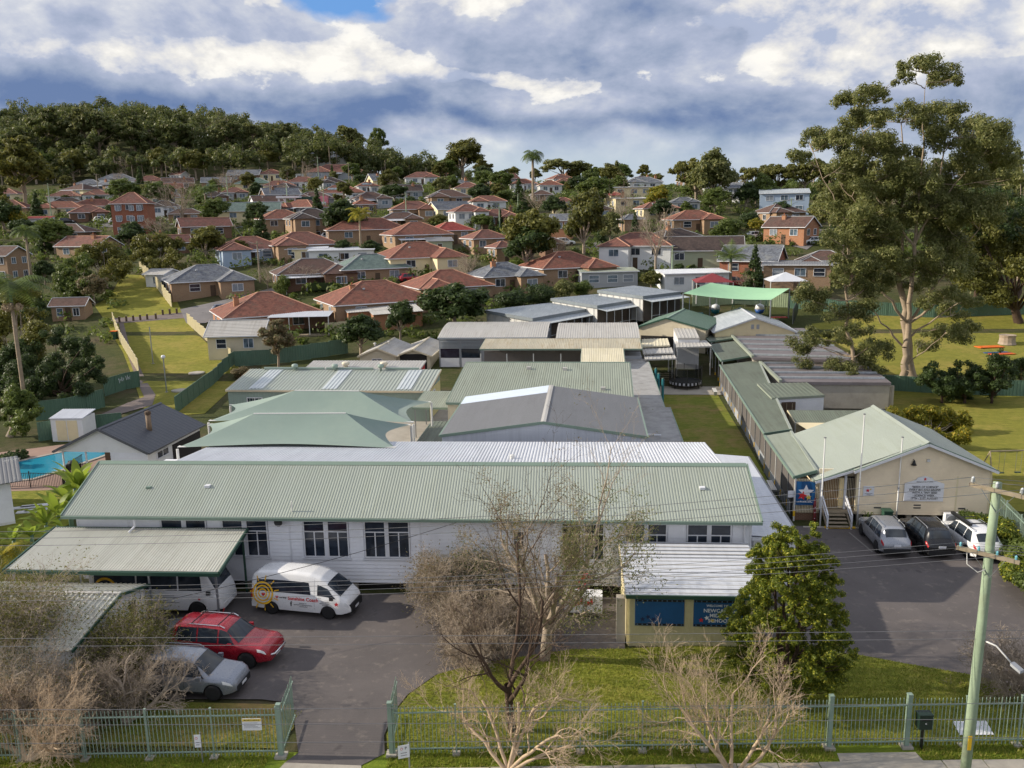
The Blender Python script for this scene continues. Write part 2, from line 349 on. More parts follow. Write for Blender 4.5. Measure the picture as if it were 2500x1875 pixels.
DARKVOID = pmat('underfloor_dark', c(38, 36, 36), .9, var=.2)
GALV = pmat('galvanised_post', c(150, 154, 160), .4, metal=.6, var=.1)
PALEPOST = pmat('pale_post', c(208, 208, 206), .5, var=.05)
PINKWALL = pmat('pink_wall', c(214, 130, 140), .6, var=.08)
TERRACOTTA = pmat('terracotta', c(160, 96, 64), .8, var=.15)
YELLOW = pmat('yellow_paint', c(232, 186, 40), .5, var=.08)
REDP = pmat('red_paint', c(196, 44, 52), .5, var=.08)
BLUEP = pmat('blue_paint', c(30, 78, 150), .5, var=.08)
TEAL = pmat('teal_paint', c(30, 110, 120), .5, var=.08)
ORANGE = pmat('orange_vinyl', c(226, 110, 36), .5, var=.06)
GLASSD = glass('dark_glass')
GLASSB = glass('blue_grey_glass', (.05, .07, .09, 1))
CURTAIN = pmat('curtained_glass', c(132, 140, 150), .25, var=.3, scale=2.5)
T_RED = tile_mat('terracotta_tiles', c(102, 64, 54), c(146, 94, 78), c(104, 88, 76))
T_RED2 = tile_mat('red_brown_tiles', c(100, 66, 58), c(136, 92, 82), c(96, 84, 76))
T_BRIGHT = tile_mat('bright_red_tiles', c(132, 54, 50), c(164, 76, 68))
T_BROWN = tile_mat('brown_tiles', c(78, 58, 52), c(108, 82, 74), c(88, 80, 74))
T_DARK = tile_mat('dark_brown_tiles', c(56, 46, 44), c(84, 70, 66))
T_GREY = tile_mat('slate_grey_tiles', c(78, 82, 92), c(122, 128, 138), c(140, 142, 140))
T_GREEN = tile_mat('grey_green_tiles', c(86, 104, 102), c(118, 136, 130))
B_TAN = brick_mat('tan_brick', c(166, 132, 100), c(144, 110, 82), c(172, 160, 142))
B_RED = brick_mat('red_brick', c(170, 92, 64), c(146, 74, 54), c(160, 140, 120))
B_ORANGE = brick_mat('orange_brick', c(184, 120, 82), c(164, 102, 70), c(178, 156, 132))
B_BROWN = brick_mat('brown_brick', c(130, 92, 70), c(112, 76, 58), c(140, 126, 110))
W_CREAM = pmat('cream_wall', c(228, 214, 176), .7, var=.06, dirt=c(180, 164, 130), dirt_amt=.2)
W_WHITE = pmat('white_wall', c(226, 228, 230), .7, var=.05, dirt=c(170, 172, 174), dirt_amt=.2)
W_BLUE = pmat('pale_blue_wall', c(160, 178, 200), .7, var=.06)
W_GREY = pmat('grey_wall', c(160, 164, 170), .7, var=.06)
W_GREEN = pmat('sage_green_wall', c(170, 178, 152), .7, var=.06)
BARK = pmat('grey_bark', c(156, 142, 126), .9, var=.3, scale=2.5, bumpy=.5)
BARKPALE = pmat('pale_gum_bark', c(156, 140, 120), .85, var=.2, scale=1.5, dirt=c(130, 112, 92), dirt_amt=.6, bumpy=.3)
BARKDARK = pmat('dark_bark', c(74, 58, 46), .9, var=.3, scale=3, bumpy=.6)
TWIG = pmat('bare_twig', c(164, 150, 134), .9, var=.22, scale=3)
TWIGPALE = pmat('pale_myrtle_bark', c(186, 164, 138), .85, var=.16, scale=2)
L_GUM = leaf_mat('gum_leaf', c(66, 76, 44), c(132, 136, 80), .38, c(150, 148, 98))
L_DARK = leaf_mat('dark_leaf', c(38, 52, 30), c(80, 98, 52), .35)
L_MID = leaf_mat('mid_leaf', c(58, 74, 36), c(112, 126, 60), .35)
L_OLIVE = leaf_mat('olive_leaf', c(62, 70, 34), c(126, 124, 58), .3)
L_YELLOW = leaf_mat('yellow_green_leaf', c(84, 92, 30), c(156, 152, 56), .4, c(186, 162, 56))
L_CONIFER = leaf_mat('conifer_leaf', c(40, 58, 20), c(118, 130, 40), .3, c(176, 172, 58))
L_BANANA = leaf_mat('banana_leaf', c(78, 104, 34), c(148, 164, 64), .45)
L_PALM = leaf_mat('palm_leaf', c(56, 74, 40), c(112, 128, 66), .3)
L_DRY = leaf_mat('dry_leaf', c(98, 88, 66), c(146, 132, 100), .3, c(88, 96, 56))
L_FOREST = leaf_mat('forest_leaf', c(56, 70, 40), c(116, 124, 66), .35, c(120, 116, 78))
# ---------------------------------------------------------------- ground
def grass_mat(name, a, b_, dry, dry_lo=.5, fine=26.0):
    m, t, b = material(name); p = world_pos(t)
    n1 = t.noise(p, .12, 6, .65); n2 = t.noise(p, 1.4, 5, .7); n3 = t.noise(p, fine, 3, .7)
    n4 = t.noise(t.n('ShaderNodeVectorMath', operation='MULTIPLY', ins={0: p, 1: (.3, 2.4, 1)}).outputs[0], 1.3, 5, .65)
    k = t.math('ADD', t.math('MULTIPLY', n2, .35), t.math('ADD', t.math('MULTIPLY', n3, .4), t.math('MULTIPLY', n4, .45)))
    cc = t.mix(t.math('MULTIPLY_ADD', k, 3.0, -1.25, True), a, b_)
    d = t.math('ADD', t.math('MULTIPLY', n1, .7), t.math('MULTIPLY', n2, .3))
    cc = t.mix(t.math('MULTIPLY', t.ramp(d, [(dry_lo, 0.0), (dry_lo+.16, 1.0)]), .8), cc, dry)
    t.link(cc, b.inputs['Base Color']); b.inputs['Roughness'].default_value = .95; b.inputs['Specular IOR Level'].default_value = .15
    bump(t, b, t.math('ADD', n3, t.math('MULTIPLY', n2, 1.5)), .7, .06); return m
GRASS = grass_mat('lawn_grass', c(76, 90, 32), c(152, 154, 64), c(154, 140, 80), .52)
GRASSPARK = grass_mat('park_grass', c(96, 101, 42), c(148, 144, 64), c(158, 142, 78), .5)
GRASSWORN = grass_mat('worn_grass', c(78, 96, 34), c(134, 136, 58), c(150, 120, 88), .47)
EARTH = grass_mat('garden_ground', c(48, 58, 32), c(82, 86, 48), c(98, 86, 70), .47)
VERGE = grass_mat('verge_grass', c(66, 90, 26), c(132, 146, 50), c(140, 128, 80), .6)
def asphalt(name, a, b_, patch):
    m, t, b = material(name); p = world_pos(t)
    n1 = t.noise(p, .35, 6, .6); n2 = t.noise(p, 30, 3, .7); n3 = t.noise(p, 1.6, 5, .7)
    cc = t.mix(t.math('MULTIPLY_ADD', t.math('ADD', t.math('MULTIPLY', n1, .6), t.math('MULTIPLY', n2, .4)), 2.4, -.7, True), a, b_)
    cc = t.mix(t.math('MULTIPLY', t.ramp(n3, [(.56, 0.0), (.7, 1.0)]), .4), cc, patch)
    cc = t.mix(t.math('MULTIPLY', t.ramp(t.noise(p, 1.1, 2, .5), [(.66, 0.0), (.74, 1.0)]), .5), cc, tuple(v*.45 for v in a[:3])+(1,))
    cr = t.n('ShaderNodeTexVoronoi', feature='DISTANCE_TO_EDGE', ins={'Vector': p, 'Scale': .22}); 
    cc = t.mix(t.math('MULTIPLY', t.ramp(t.math('ADD', cr.outputs[0], t.math('MULTIPLY', n3, .02)), [(.006, 1.0), (.014, 0.0)]), t.math('MULTIPLY', t.ramp(n1, [(.45, 0.0), (.6, 1.0)]), .4)), cc, tuple(v*.5 for v in a[:3])+(1,))
    t.link(cc, b.inputs['Base Color']); b.inputs['Roughness'].default_value = .75; b.inputs['Specular IOR Level'].default_value = .35
    bump(t, b, n2, .35, .02); return m
ASPHALT = asphalt('asphalt', c(80, 76, 76), c(106, 100, 99), c(142, 133, 124))
ROADASPH = asphalt('road_asphalt', c(104, 102, 104), c(134, 130, 130), c(146, 142, 140))
PAVING = asphalt('path_asphalt', c(104, 94, 92), c(128, 116, 110), c(110, 100, 90))

def sheet(name, pts, z, mat, kind='structure', thick=0.0, parent=None):
    m = MB(); P = [(p[0], p[1], z) for p in pts]
    area = sum(P[i][0]*P[(i+1) % len(P)][1]-P[(i+1) % len(P)][0]*P[i][1] for i in range(len(P)))
    if area < 0: P = P[::-1]
    if thick: m.prism([(p[0], p[1], z-thick) for p in P], (0, 0, thick))
    else: m.poly(*P)
    o = m.build(name, mat, parent)
    if parent is None: o['kind'] = kind
    return o
def drape(name, pts, dz, mat, step=4.0, kind='structure'):     # sheet laid over the terrain
    import bmesh
    xs = [p[0] for p in pts]; ys = [p[1] for p in pts]
    bm = bmesh.new(); vs = [bm.verts.new((p[0], p[1], 0)) for p in pts]; f = bm.faces.new(vs)
    if f.normal.z < 0: f.normal_flip()
    bm.normal_update()
    for ax, lo, hi in ((0, min(xs), max(xs)), (1, min(ys), max(ys))):
        v = math.floor(lo/step)*step+step
        while v < hi:
            co = (v, 0, 0) if ax == 0 else (0, v, 0); no = (1, 0, 0) if ax == 0 else (0, 1, 0)
            bmesh.ops.bisect_plane(bm, geom=bm.verts[:]+bm.edges[:]+bm.faces[:], plane_co=co, plane_no=no); v += step
    for v in bm.verts: v.co.z = float(T(v.co.x, v.co.y))+dz
    bmesh.ops.recalc_face_normals(bm, faces=bm.faces[:])
    me = bpy.data.meshes.new(name); bm.to_mesh(me); bm.free(); me.materials.append(mat)
    if me.polygons and sum(p.normal.z for p in me.polygons) < 0: me.flip_normals()
    o = link_obj(name, me); o['kind'] = kind; return o

# one terrain sheet out to the horizon, finer near the camera
xs = np.concatenate([np.linspace(-6000, -700, 8), np.arange(-660, 560, 11.0), np.linspace(600, 6000, 8)])
ys = np.concatenate([np.linspace(-3000, -60, 6), np.arange(-40, 640, 8.0), np.linspace(680, 9000, 12)])
gx, gyy = np.meshgrid(xs, ys); gz = T(gx, gyy) - 0.02
nx, ny = len(xs), len(ys)
ii, jj = np.meshgrid(np.arange(nx-1), np.arange(ny-1)); k0 = (jj*nx+ii).ravel()
link_obj('ground', fast_mesh('ground', np.stack([gx.ravel(), gyy.ravel(), gz.ravel()], 1), np.stack([k0, k0+1, k0+1+nx, k0+nx], 1), EARTH, True))['kind'] = 'structure'

def Yf(X): return 28.62+0.0985*(X-2.0)      # line of the front fence
ux = Vector((1, .0985, 0)).normalized(); FA = math.atan(.0985)
sheet('road', [(-60, Yf(-60)-12), (60, Yf(60)-12), (60, Yf(60)-4.2), (-60, Yf(-60)-4.2)], .0, ROADASPH)
mk = MB(); mk.prism([(-60, Yf(-60)-4.2, -.02), (60, Yf(60)-4.2, -.02), (60, Yf(60)-4.05, -.02), (-60, Yf(-60)-4.05, -.02)], (0, 0, .14)); mk.build('kerb', CONC)['kind'] = 'structure'
sheet('nature_strip', [(-60, Yf(-60)-4.05), (60, Yf(60)-4.05), (60, Yf(60)+.25), (-60, Yf(-60)+.25)], .03, VERGE)
# footpath of separate concrete slabs
fp = set_props(thing('footpath', None, None), kind='structure'); fp['kind'] = 'structure'
X = -24.0; sm = MB().box(-.735, .735, -.8, .8, 0, .05).mesh('paving_slab', CONC)
while X < 24:
    if not (-12.6 < X < -7.2): link_obj('paving_slab', sm, fp, (X, Yf(X)-1.65+random.uniform(-.02, .02), .005+random.uniform(0, .006)), FA)
    X += 1.5
sheet('driveway_apron', [(-12.4, Yf(-12.4)-4.1), (-7.6, Yf(-7.6)-4.1), (-8.6, 26.95), (-11.5, 26.9)], .052, CONC)
sheet('gate_apron', [(8.9, Yf(8.9)-2.6), (12.4, Yf(12.4)-2.6), (11.9, Yf(11.9)-.35), (9.0, Yf(9)-.35)], .058, CONC)
# asphalt drive and car parks
sheet('driveway', [(-11.5, 26.9), (-8.6, 26.95), (-7.9, 27.7), (-8.2, 28.8), (-8.2, 30.4), (-7.9, 31.7), (-7.0, 33.3), (-5.6, 34.2), (-3.6, 35), (-1, 35.9), (1.4, 36.1), (1.4, 41.5), (-31, 40.6), (-31, 30.4), (-20, 30.5), (-14, 30.9), (-12.6, 30.7), (-11.9, 29.1), (-11.2, 27.5)], .055, ASPHALT)
sheet('car_park', [(8, 36.9), (11.3, 36.3), (12.2, 36.2), (13.6, 35.7), (16.2, 34.9), (17.2, 34.4), (18.4, 33.4), (22, 32.9), (22.3, 43), (24.2, 50.4), (25, 52.9), (13, 52.4), (10.6, 52.3), (8.3, 43)], .055, ASPHALT)
sheet('dirt_bed', [(-31, 26.9), (-12.1, 27.75), (-11.95, 29.1), (-12.6, 30.65), (-20, 30.4), (-31, 30.3)], .03, GRASSWORN)
lawn_pts = [(-7.85, 27.95), (22, Yf(22)+.1), (22, 32.85), (18.3, 33.35), (17.1, 34.35), (16.1, 34.85), (13.5, 35.65), (12.1, 36.15), (9.5, 36.6), (8, 36.9), (6.9, 36.9), (1.4, 36.05), (-1, 35.85), (-3.5, 34.95), (-5.5, 34.15), (-6.9, 33.25), (-7.8, 31.65), (-8.1, 30.4), (-8.1, 28.8)]
sheet('front_lawn', lawn_pts, .11, GRASS, thick=.1)
sheet('courtyard_lawn', [(6, 58), (12.8, 58), (13.1, 70), (13.4, 92), (6.2, 92), (5.9, 73)], .02, GRASSWORN)
sheet('courtyard_paving', [(5.8, 92.1), (18, 92.1), (18, 104), (3.4, 104)], .03, CONC)
sheet('shade_court', [(-34, 52), (3, 52), (3, 80), (-14.2, 92), (-34, 77)], .015, CONC)
drape('right_field', [(22, 58), (75, 40), (110, 90), (110, 150), (62, 139), (32, 128), (30, 95), (27, 76)], .03, GRASSPARK)
drape('park_strip', [tuple(at(*q)[:2]) for q in [(262, 792), (230, 745), (320, 700), (400, 668), (455, 785), (560, 885), (600, 905), (500, 1010), (360, 1020), (345, 985), (330, 940), (300, 860)]], .03, GRASSPARK)
drape('park_strip_upper', [tuple(at(*q)[:2]) for q in [(268, 772), (265, 730), (300, 670), (345, 672), (375, 700), (418, 752), (400, 764)]], .035, GRASSPARK)
drape('park_path', [tuple(at(*q)[:2]) for q in [(290, 790), (302, 790), (318, 850), (345, 905), (380, 965), (372, 990), (300, 1010), (240, 1030), (235, 1018), (310, 985), (352, 970), (325, 905), (305, 850)]], .06, PAVING)
drape('cross_path', [tuple(at(*q)[:2]) for q in [(268, 778), (340, 774), (440, 764), (560, 762), (560, 774), (440, 778), (345, 786), (268, 792)]], .065, PAVING)
drape('side_street', [tuple(at(*q)[:2]) for q in [(440, 756), (560, 730), (680, 700), (690, 712), (580, 760), (500, 790), (455, 790)]], .07, ROADASPH)
for pl in ([(1690, 640), (1760, 622), (1780, 640), (1700, 662)], [(1420, 602), (1470, 588), (1640, 612), (1620, 655), (1560, 640)], [(230, 540), (620, 528), (625, 540), (235, 556)], [(640, 520), (830, 500), (860, 512), (660, 535)], [(1930, 600), (2000, 560), (2040, 560), (1970, 610)]):
    drape('street', [tuple(at(*q)[:2]) for q in pl], .06, ROADASPH)
# far land beyond the ridge is the same terrain sheet

# ---------------------------------------------------------------- window and board kits
_WC = {}
def win(parent, x, y, z, w, h, rz=0.0, style='plain', fm=None, gm=None, name='window'):
    fm = fm or WHITE; gm = gm or GLASSD; key = (round(w, 2), round(h, 2), style, fm.name, gm.name)
    if key not in _WC:
        t = .07 if style != 'far' else .09; m = MB(); d0, d1 = -.07, .02
        m.box(-w/2-t, w/2+t, d0-.02, d1, -h/2-t, -h/2); m.box(-w/2-t, w/2+t, d0, d1, h/2, h/2+t)
        m.box(-w/2-t, -w/2, d0, d1, -h/2, h/2); m.box(w/2, w/2+t, d0, d1, -h/2, h/2)
        panes = []
        if style == 'school':
            zt = h/2-.29*h; m.box(-w/2, w/2, -.05, d1, zt-.03, zt+.03); m.box(-.03, .03, -.048, d1, -h/2, zt-.03)
            panes = [(-w/2, w/2, zt+.03, h/2), (-w/2, -.03, -h/2, zt-.03), (.03, w/2, -h/2, zt-.03)]
        elif style in ('pair', 'far'):
            m.box(-.03, .03, -.048, d1, -h/2, h/2); panes = [(-w/2, -.03, -h/2, h/2), (.03, w/2, -h/2, h/2)]
        elif style == 'sash':
            m.box(-w/2, w/2, -.048, d1, -.03, .03); panes = [(-w/2, w/2, -h/2, -.03), (-w/2, w/2, .03, h/2)]
        else: panes = [(-w/2, w/2, -h/2, h/2)]
        pm = []
        for a, b_, e, f in panes: pm.append(MB().box(a, b_, -.022, .015, e, f).mesh('pane', gm))
        _WC[key] = (m.mesh('window', fm), pm)
    fr, pm = _WC[key]
    o = link_obj(name, fr, parent, (x, y, z), rz)
    for p in pm: link_obj('pane', p, o)
    return o
_BC = {}
def boards(parent, y, rows, x0, x1, openings, mat, hb=.19, rz=0.0, left=None, right=None, name='weatherboard', lip=.05):
    # lapped boards on a wall facing -y: rows = (z0, z1); left/right give the wall's ends at a height
    if mat.name not in _BC:
        _BC[mat.name] = MB().prism([(0, -1, 0), (0, -.2, 1), (0, .3, 1), (0, .3, 0)], (1, 0, 0)).mesh(name, mat)
    z = rows[0]
    while z < rows[1]-.02:
        h = min(hb, rows[1]-z); a = left(z+h) if left else x0; b_ = right(z+h) if right else x1
        segs = [(a, b_)]
        for (p, q, e, f) in openings:
            if f > z+.01 and e < z+h-.01:
                segs = [t for s in segs for t in ((s[0], min(s[1], p)), (max(s[0], q), s[1])) if t[1]-t[0] > .04]
        for s in segs:
            if s[1]-s[0] > .04: link_obj(name, _BC[mat.name], parent, (s[0], y, z), scale=(s[1]-s[0], lip, h+.004))
        z += hb
_TX = {}
def text_mesh(txt, size, mat, name='lettering', align='CENTER', bold=0.0):
    if (txt, align) not in _TX:
        cu = bpy.data.curves.new('t', 'FONT'); cu.body = txt; cu.size = 1.0; cu.align_x = align; cu.align_y = 'CENTER'; cu.offset = .022; cu.resolution_u = 2
        ob = bpy.data.objects.new('t', cu); col.objects.link(ob); bpy.context.view_layer.update()
        _TX[(txt, align)] = bpy.data.meshes.new_from_object(ob.evaluated_get(bpy.context.evaluated_depsgraph_get())); bpy.data.objects.remove(ob); bpy.data.curves.remove(cu)
    if mat is None: return
    me = _TX[(txt, align)].copy(); me.transform(Matrix.Scale(size, 4)); me.name = name; me.materials.clear(); me.materials.append(mat); return me
for _s in ('"SEEDS OF SCIENCE"', 'EVERY BIG IDEA BEGINS', 'WITH A TINY SEED', '- SCIENCE WEEK -', '17TH - 21ST AUGUST', 'NEWCASTLE MIDDLE SCHOOL', 'SCHOOL', 'WELCOME TO', 'NEWCASTLE', 'MIDDLE', 'SECURITY NOTICE', 'P'): text_mesh(_s, 1, None)
for _s in ('Sunshine Coach', 'variety', 'variety.org.au', 'f', 'FRIENDS OF', 'NEWCASTLE MIDDLE SPECIAL', 'SCHOOL INC', 'NEWCASTLE', 'MIDDLE SPECIAL', 'SCHOOL'): text_mesh(_s, 1, None, align='LEFT')
def put_text(parent, txt, x, y, z, size, mat, bold=0.0, align='CENTER', rz=0.0):
    return link_obj('lettering', text_mesh(txt, size, mat, bold=bold, align=align), parent, (x, y, z), rot=(R_(90), 0, rz))
def star_pts(cx, cz, r, y, k=.42, rot=0.0):
    return [(cx+(r if i % 2 == 0 else r*k)*math.sin(rot+i*math.pi/5), y, cz+(r if i % 2 == 0 else r*k)*math.cos(rot+i*math.pi/5)) for i in range(10)][::-1]
# ---------------------------------------------------------------- building kits
def frame_of(FL, FR):
    FL, FR = Vector(FL), Vector(FR); d = FR-FL; return (FL+FR)/2, math.atan2(d.y, d.x), math.hypot(d.x, d.y)
def gable(name, label, FL, FR, length, z0, ze, zr, wallm, roofm, trim, over=.3, fover=.25, kind='wave', pitch=.2, h=.03, ro=.5, zeR=None, cat='building', gutter=True, wall=True, group=None, roofm2=None, cap=None):
    mid, rz, w = frame_of(FL, FR); r = thing(name, label, cat, (mid.x, mid.y, z0), rz, group)
    ze -= z0; zr -= z0; zeR = ze if zeR is None else zeR-z0
    a, b_ = -w/2, w/2; rx = a+w*ro
    if wall:
        m = MB(); s1 = (zr-ze)/(rx-a); s2 = (zr-zeR)/(b_-rx)
        m.prism([(a, 0, 0), (b_, 0, 0), (b_, 0, zeR-.06), (rx, 0, zr-.06), (a, 0, ze-.06)], (0, length, 0)); m.build('wall', wallm, r)
    sl = (zr-ze)/(rx-a); sr = (zr-zeR)/(b_-rx); y0, y1 = -fover, length+fover
    MB().corr((a-over, y1, ze-over*sl), (a-over, y0, ze-over*sl), (rx, y0, zr), (rx, y1, zr), pitch, h, kind).build('roof_sheet', roofm, r)
    MB().corr((b_+over, y0, zeR-over*sr), (b_+over, y1, zeR-over*sr), (rx, y1, zr), (rx, y0, zr), pitch, h, kind).build('roof_sheet', roofm2 or roofm, r)
    for sx, sl_ in ((-1, sl), (1, sr)):
        n = Vector((sx, 0, 0)); e = Vector((sx*.18, 0, -.18*sl_+.035+h))
        MB().prism([(rx, y0-.02, zr+h+.04), (rx, y1+.02, zr+h+.04), (rx+e.x, y1+.02, zr+e.z), (rx+e.x, y0-.02, zr+e.z)], (0, 0, .012)).build('ridge_cap', cap or trim, r)
        ex = a-over if sx < 0 else b_+over; ez = (ze-over*sl) if sx < 0 else (zeR-over*sr)
        MB().bar((rx, y0-.03, zr-.03), (ex, y0-.03, ez-.03), .04, .2).build('barge_board', trim, r)
        if gutter: MB().box(ex-.06+sx*.05, ex+.06+sx*.05, y0, y1, ez-.1, ez+.02).build('gutter', trim, r)
    r['_w'] = w; return r
def skillion(name, label, FL, FR, length, z0, zf, zb, wallm, roofm, trim, over=.25, kind='wave', pitch=.2, h=.03, across=False, cat='building', wall=True, group=None):
    mid, rz, w = frame_of(FL, FR); r = thing(name, label, cat, (mid.x, mid.y, z0), rz, group); zf -= z0; zb -= z0
    a, b_ = -w/2, w/2; s = (zb-zf)/length
    if wall: MB().prism([(a, 0, 0), (a, length, 0), (a, length, zb-.06), (a, 0, zf-.06)], (w, 0, 0)).build('wall', wallm, r)
    q = [(a-over, -over, zf-over*s), (b_+over, -over, zf-over*s), (b_+over, length+over, zb+over*s), (a-over, length+over, zb+over*s)]
    if across: MB().corr(q[1], q[2], q[3], q[0], pitch, h, kind).build('roof_sheet', roofm, r)
    else: MB().corr(*q, pitch, h, kind).build('roof_sheet', roofm, r)
    MB().box(a-over, b_+over, -over-.1, -over+.0, zf-over*s-.16, zf-over*s+.01).build('gutter', trim, r)
    for sx in (a-over-.02, b_+over+.02): MB().bar((sx, -over, zf-over*s-.05), (sx, length+over, zb+over*s-.05), .04, .16).build('barge_board', trim, r)
    r['_w'] = w; return r
def posts(root, pts, h, mat, s=.09, name='post', z=0.0):
    me = MB().box(-s/2, s/2, -s/2, s/2, 0, h).mesh(name, mat)
    for p in pts: link_obj(name, me, root, (p[0], p[1], z))

# ---------------------------------------------------------------- main weatherboard block
MA = R_(1.6); MO = Vector((-10.2, 41.6, 0))
def mlx(px, py=1310): return (gy(px, py, 41.6+(px-1000)*.00058).x-MO.x)/math.cos(MA)
mb_ = thing('school_building', 'long white weatherboard school block with pale green corrugated roof facing the car park', 'building', MO, MA)
ML, MR = mlx(196), mlx(1832)
MB().box(ML+.02, MR-.02, .02, 10.3, .5, 4.3).build('wall', BOARD, mb_)
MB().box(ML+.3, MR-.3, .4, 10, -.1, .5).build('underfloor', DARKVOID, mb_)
for i in range(13): MB().box(ML+.3+i*(MR-ML-.8)/12, ML+.6+i*(MR-ML-.8)/12, .08, .38, -.05, .52).build('pier', CONC, mb_)
groups = [((399, 448), (458, 505)), ((547, 594), (605, 653)), ((744, 792), (802, 849)), ((892, 940), (949, 998)), ((1373, 1417), (1428, 1473)), ((1528, 1573), (1582, 1626)), ((1679, 1726), (1736, 1783))]
opens = []
for g in groups:
    for a, b_ in g:
        x0, x1 = mlx(a), mlx(b_); win(mb_, (x0+x1)/2, 0, 2.98, x1-x0-.02, 1.96, style='school')
    xa, xb = mlx(g[0][0])-.1, mlx(g[1][1])+.1; opens.append((xa, xb, 1.86, 4.1))
    MB().box(mlx(g[0][1])+.06, mlx(g[1][0])-.06, -.045, .03, 1.93, 4.03).build('mullion', WHITE, mb_)
    MB().box(xa-.06, xb+.06, -.12, .03, 1.82, 1.9).build('sill', WHITE, mb_)
xs_ = mlx(1255); win(mb_, xs_+.25, 0, 3.0, .5, 1.0, style='sash'); opens.append((xs_-.1, xs_+.6, 2.4, 3.6))
boards(mb_, 0, (.5, 4.28), ML, MR, opens, BOARD, .21)
for px in (315+4, 709, 1027, 1345):
    x0 = mlx(px); MB().box(x0-.05, x0+.05, -.05, .02, .5, 4.28).build('cover_strip', WHITE, mb_)
for x0 in (ML, MR): MB().box(x0-.05, x0+.05, -.06, .06, .5, 4.28).build('corner_board', WHITE, mb_)
eL, eR = mlx(166, 1262), mlx(1856, 1272)
RZ, RY, EZ, EY = 6.12, 3.62, 4.34, -.5
MB().corr((eL, EY, EZ), (eR, EY, EZ), (eR-.05, RY, RZ), (eL-.05, RY, RZ), .152, .024).build('roof_sheet', GREENROOF, mb_)
MB().box(eL, eR, EY-.12, EY-.0, EZ-.15, EZ+.0).build('gutter', SAGETRIM, mb_)
MB().box(eL+.1, eR-.1, EY+.02, .02, EZ-.2, EZ-.15).build('soffit', WHITE, mb_)
MB().prism([(eL-.05, RY-.22, RZ-.05), (eL-.05, RY, RZ+.07), (eL-.05, RY+.25, RZ+.03), (eL-.05, RY+.25, RZ-.02)], (eR-eL, 0, 0)).build('ridge_cap', SAGETRIM, mb_)
for x0 in (eL-.03, eR-.0): MB().bar((x0, EY, EZ-.02), (x0, RY, RZ-.02), .06, .2).build('barge_board', SAGETRIM, mb_)
wl, wr = mlx(380, 1120)-1.2, mlx(1806, 1130)
MB().corr((wr, 10.9, 5.35), (wl, 10.9, 5.35), (wl, RY+.27, 5.98), (wr, RY+.27, 5.98), .19, .05).build('rear_roof_sheet', WHITEROOF, mb_)
MB().box(wl, wr, 10.85, 10.97, 5.2, 5.36).build('gutter', WHITE, mb_)
MB().box(wl+.2, wr-.1, 4.5, 10.7, 4.0, 5.25).build('rear_wall', BOARD, mb_)
def roof_pt(f, px): return (mlx(px, 1200), EY+(RY-EY)*f, EZ+(RZ-EZ)*f+.04)
for px, f in ((474, .53), (1728, .55)):
    x, y, z = roof_pt(f, px); MB().box(x-.14, x+.14, y-.14, y+.14, z-.05, z+.08).build('roof_vent', WHITE, mb_)
x, y, z = roof_pt(.1, 711); MB().path([(x, y, z-.1), (x, y, z+.55)], .035, 8).build('mast', PALEPOST, mb_)
x, y, z = roof_pt(.5, 328); MB().box(x-.12, x+.12, y-.1, y+.1, z-.05, z+.06).build('roof_vent', SAGETRIM, mb_)
for px in (346,):
    x = mlx(px); MB().path([(x, EY-.06, EZ-.1), (x, EY-.06, EZ-.55), (x-.15, EY-.45, EZ-.75)], .06, 8).build('downpipe', WHITE, mb_)
x = mlx(1817); MB().path([(x, EY-.06, EZ-.1), (x, -.12, EZ-.4), (x, -.12, 2.9), (x+.25, -.12, 2.75), (x+1.0, -.12, 2.75)], .07, 8).build('downpipe', WHITE, mb_)
x = mlx(687); hs = MB().lathe([(.05, 0), (.09, .1), (.2, .26), (.23, .3), (.2, .29), (.04, .16)], 14, axis='y'); hs.build('horn_speaker', BLACKM, mb_, True, loc=(x, -.03, 4.0), rz=R_(180))
MB().lathe([(.05, 0), (.14, .05), (.15, .3), (.05, .34)], 10, (mlx(1235), 5.5, 5.78)).build('roof_vent', PALEPOST, mb_)

lt = thing('side_lean_to', 'low flat white roof strip along the right end of the school block', 'lean-to', (8.2, 42.7, 0), R_(.3))
MB().corr((0, 0, 3.2), (0, 15.2, 3.2), (2.5, 15.2, 3.02), (2.5, 0, 3.02), .4, .02, 'rib').build('roof_sheet', WHITEROOF, lt)
MB().box(.05, 2.3, .2, 15, 0, 2.95).build('wall', BOARD, lt)
MB().box(2.5, 2.62, 0, 15.2, 2.9, 3.03).build('gutter', GREYROOF, lt); MB().box(0, 2.5, -.1, -.01, 2.92, 3.08).build('fascia', WHITE, lt)
MB().box(.1, .9, -.05, .18, 2.4, 2.9).build('meter_box', PALEPOST, lt)

# ---------------------------------------------------------------- hall with grey gable roof
hall = gable('hall', 'large hall with dark grey low gable roof and white corrugated gable end', (-10.4, 54.6), (3.3, 54.7), 12.0, 0, 5.27, 6.22, WHITEROOF, GREYROOF, SAGETRIM, .12, .05, 'wave', .2, .025, ro=.505, cap=PALEROOF)
m = MB(); w = 13.7
for i in range(68):
    x0 = -w/2+.02+i*.2; zt = 5.18+(1-abs(x0+.1+.07)/(w/2))*.94
    m.box(x0, x0+.1, -.035, .01, 4.9-.6, zt)
m.build('gable_cladding', WHITEROOF, hall)['kind'] = 'stuff'
s = (6.25-5.08)/6.92
MB().corr((-6.98, 12.07, 5.29), (-6.98, 9.4, 5.29), (-.12, 9.4, 6.25), (-.12, 12.07, 6.25), .2, .025).build('skylight_strip', pmat('pale_skylight', c(206, 218, 232), .4, var=.05), hall)
MB().path([(7.0, 9.2, 5.0), (7.0, 9.2, 4.3), (7.25, 9.2, 3.3), (7.3, 8.2, 3.25), (8.6, 8.1, 3.2)], .06, 8).build('downpipe', WHITE, hall)

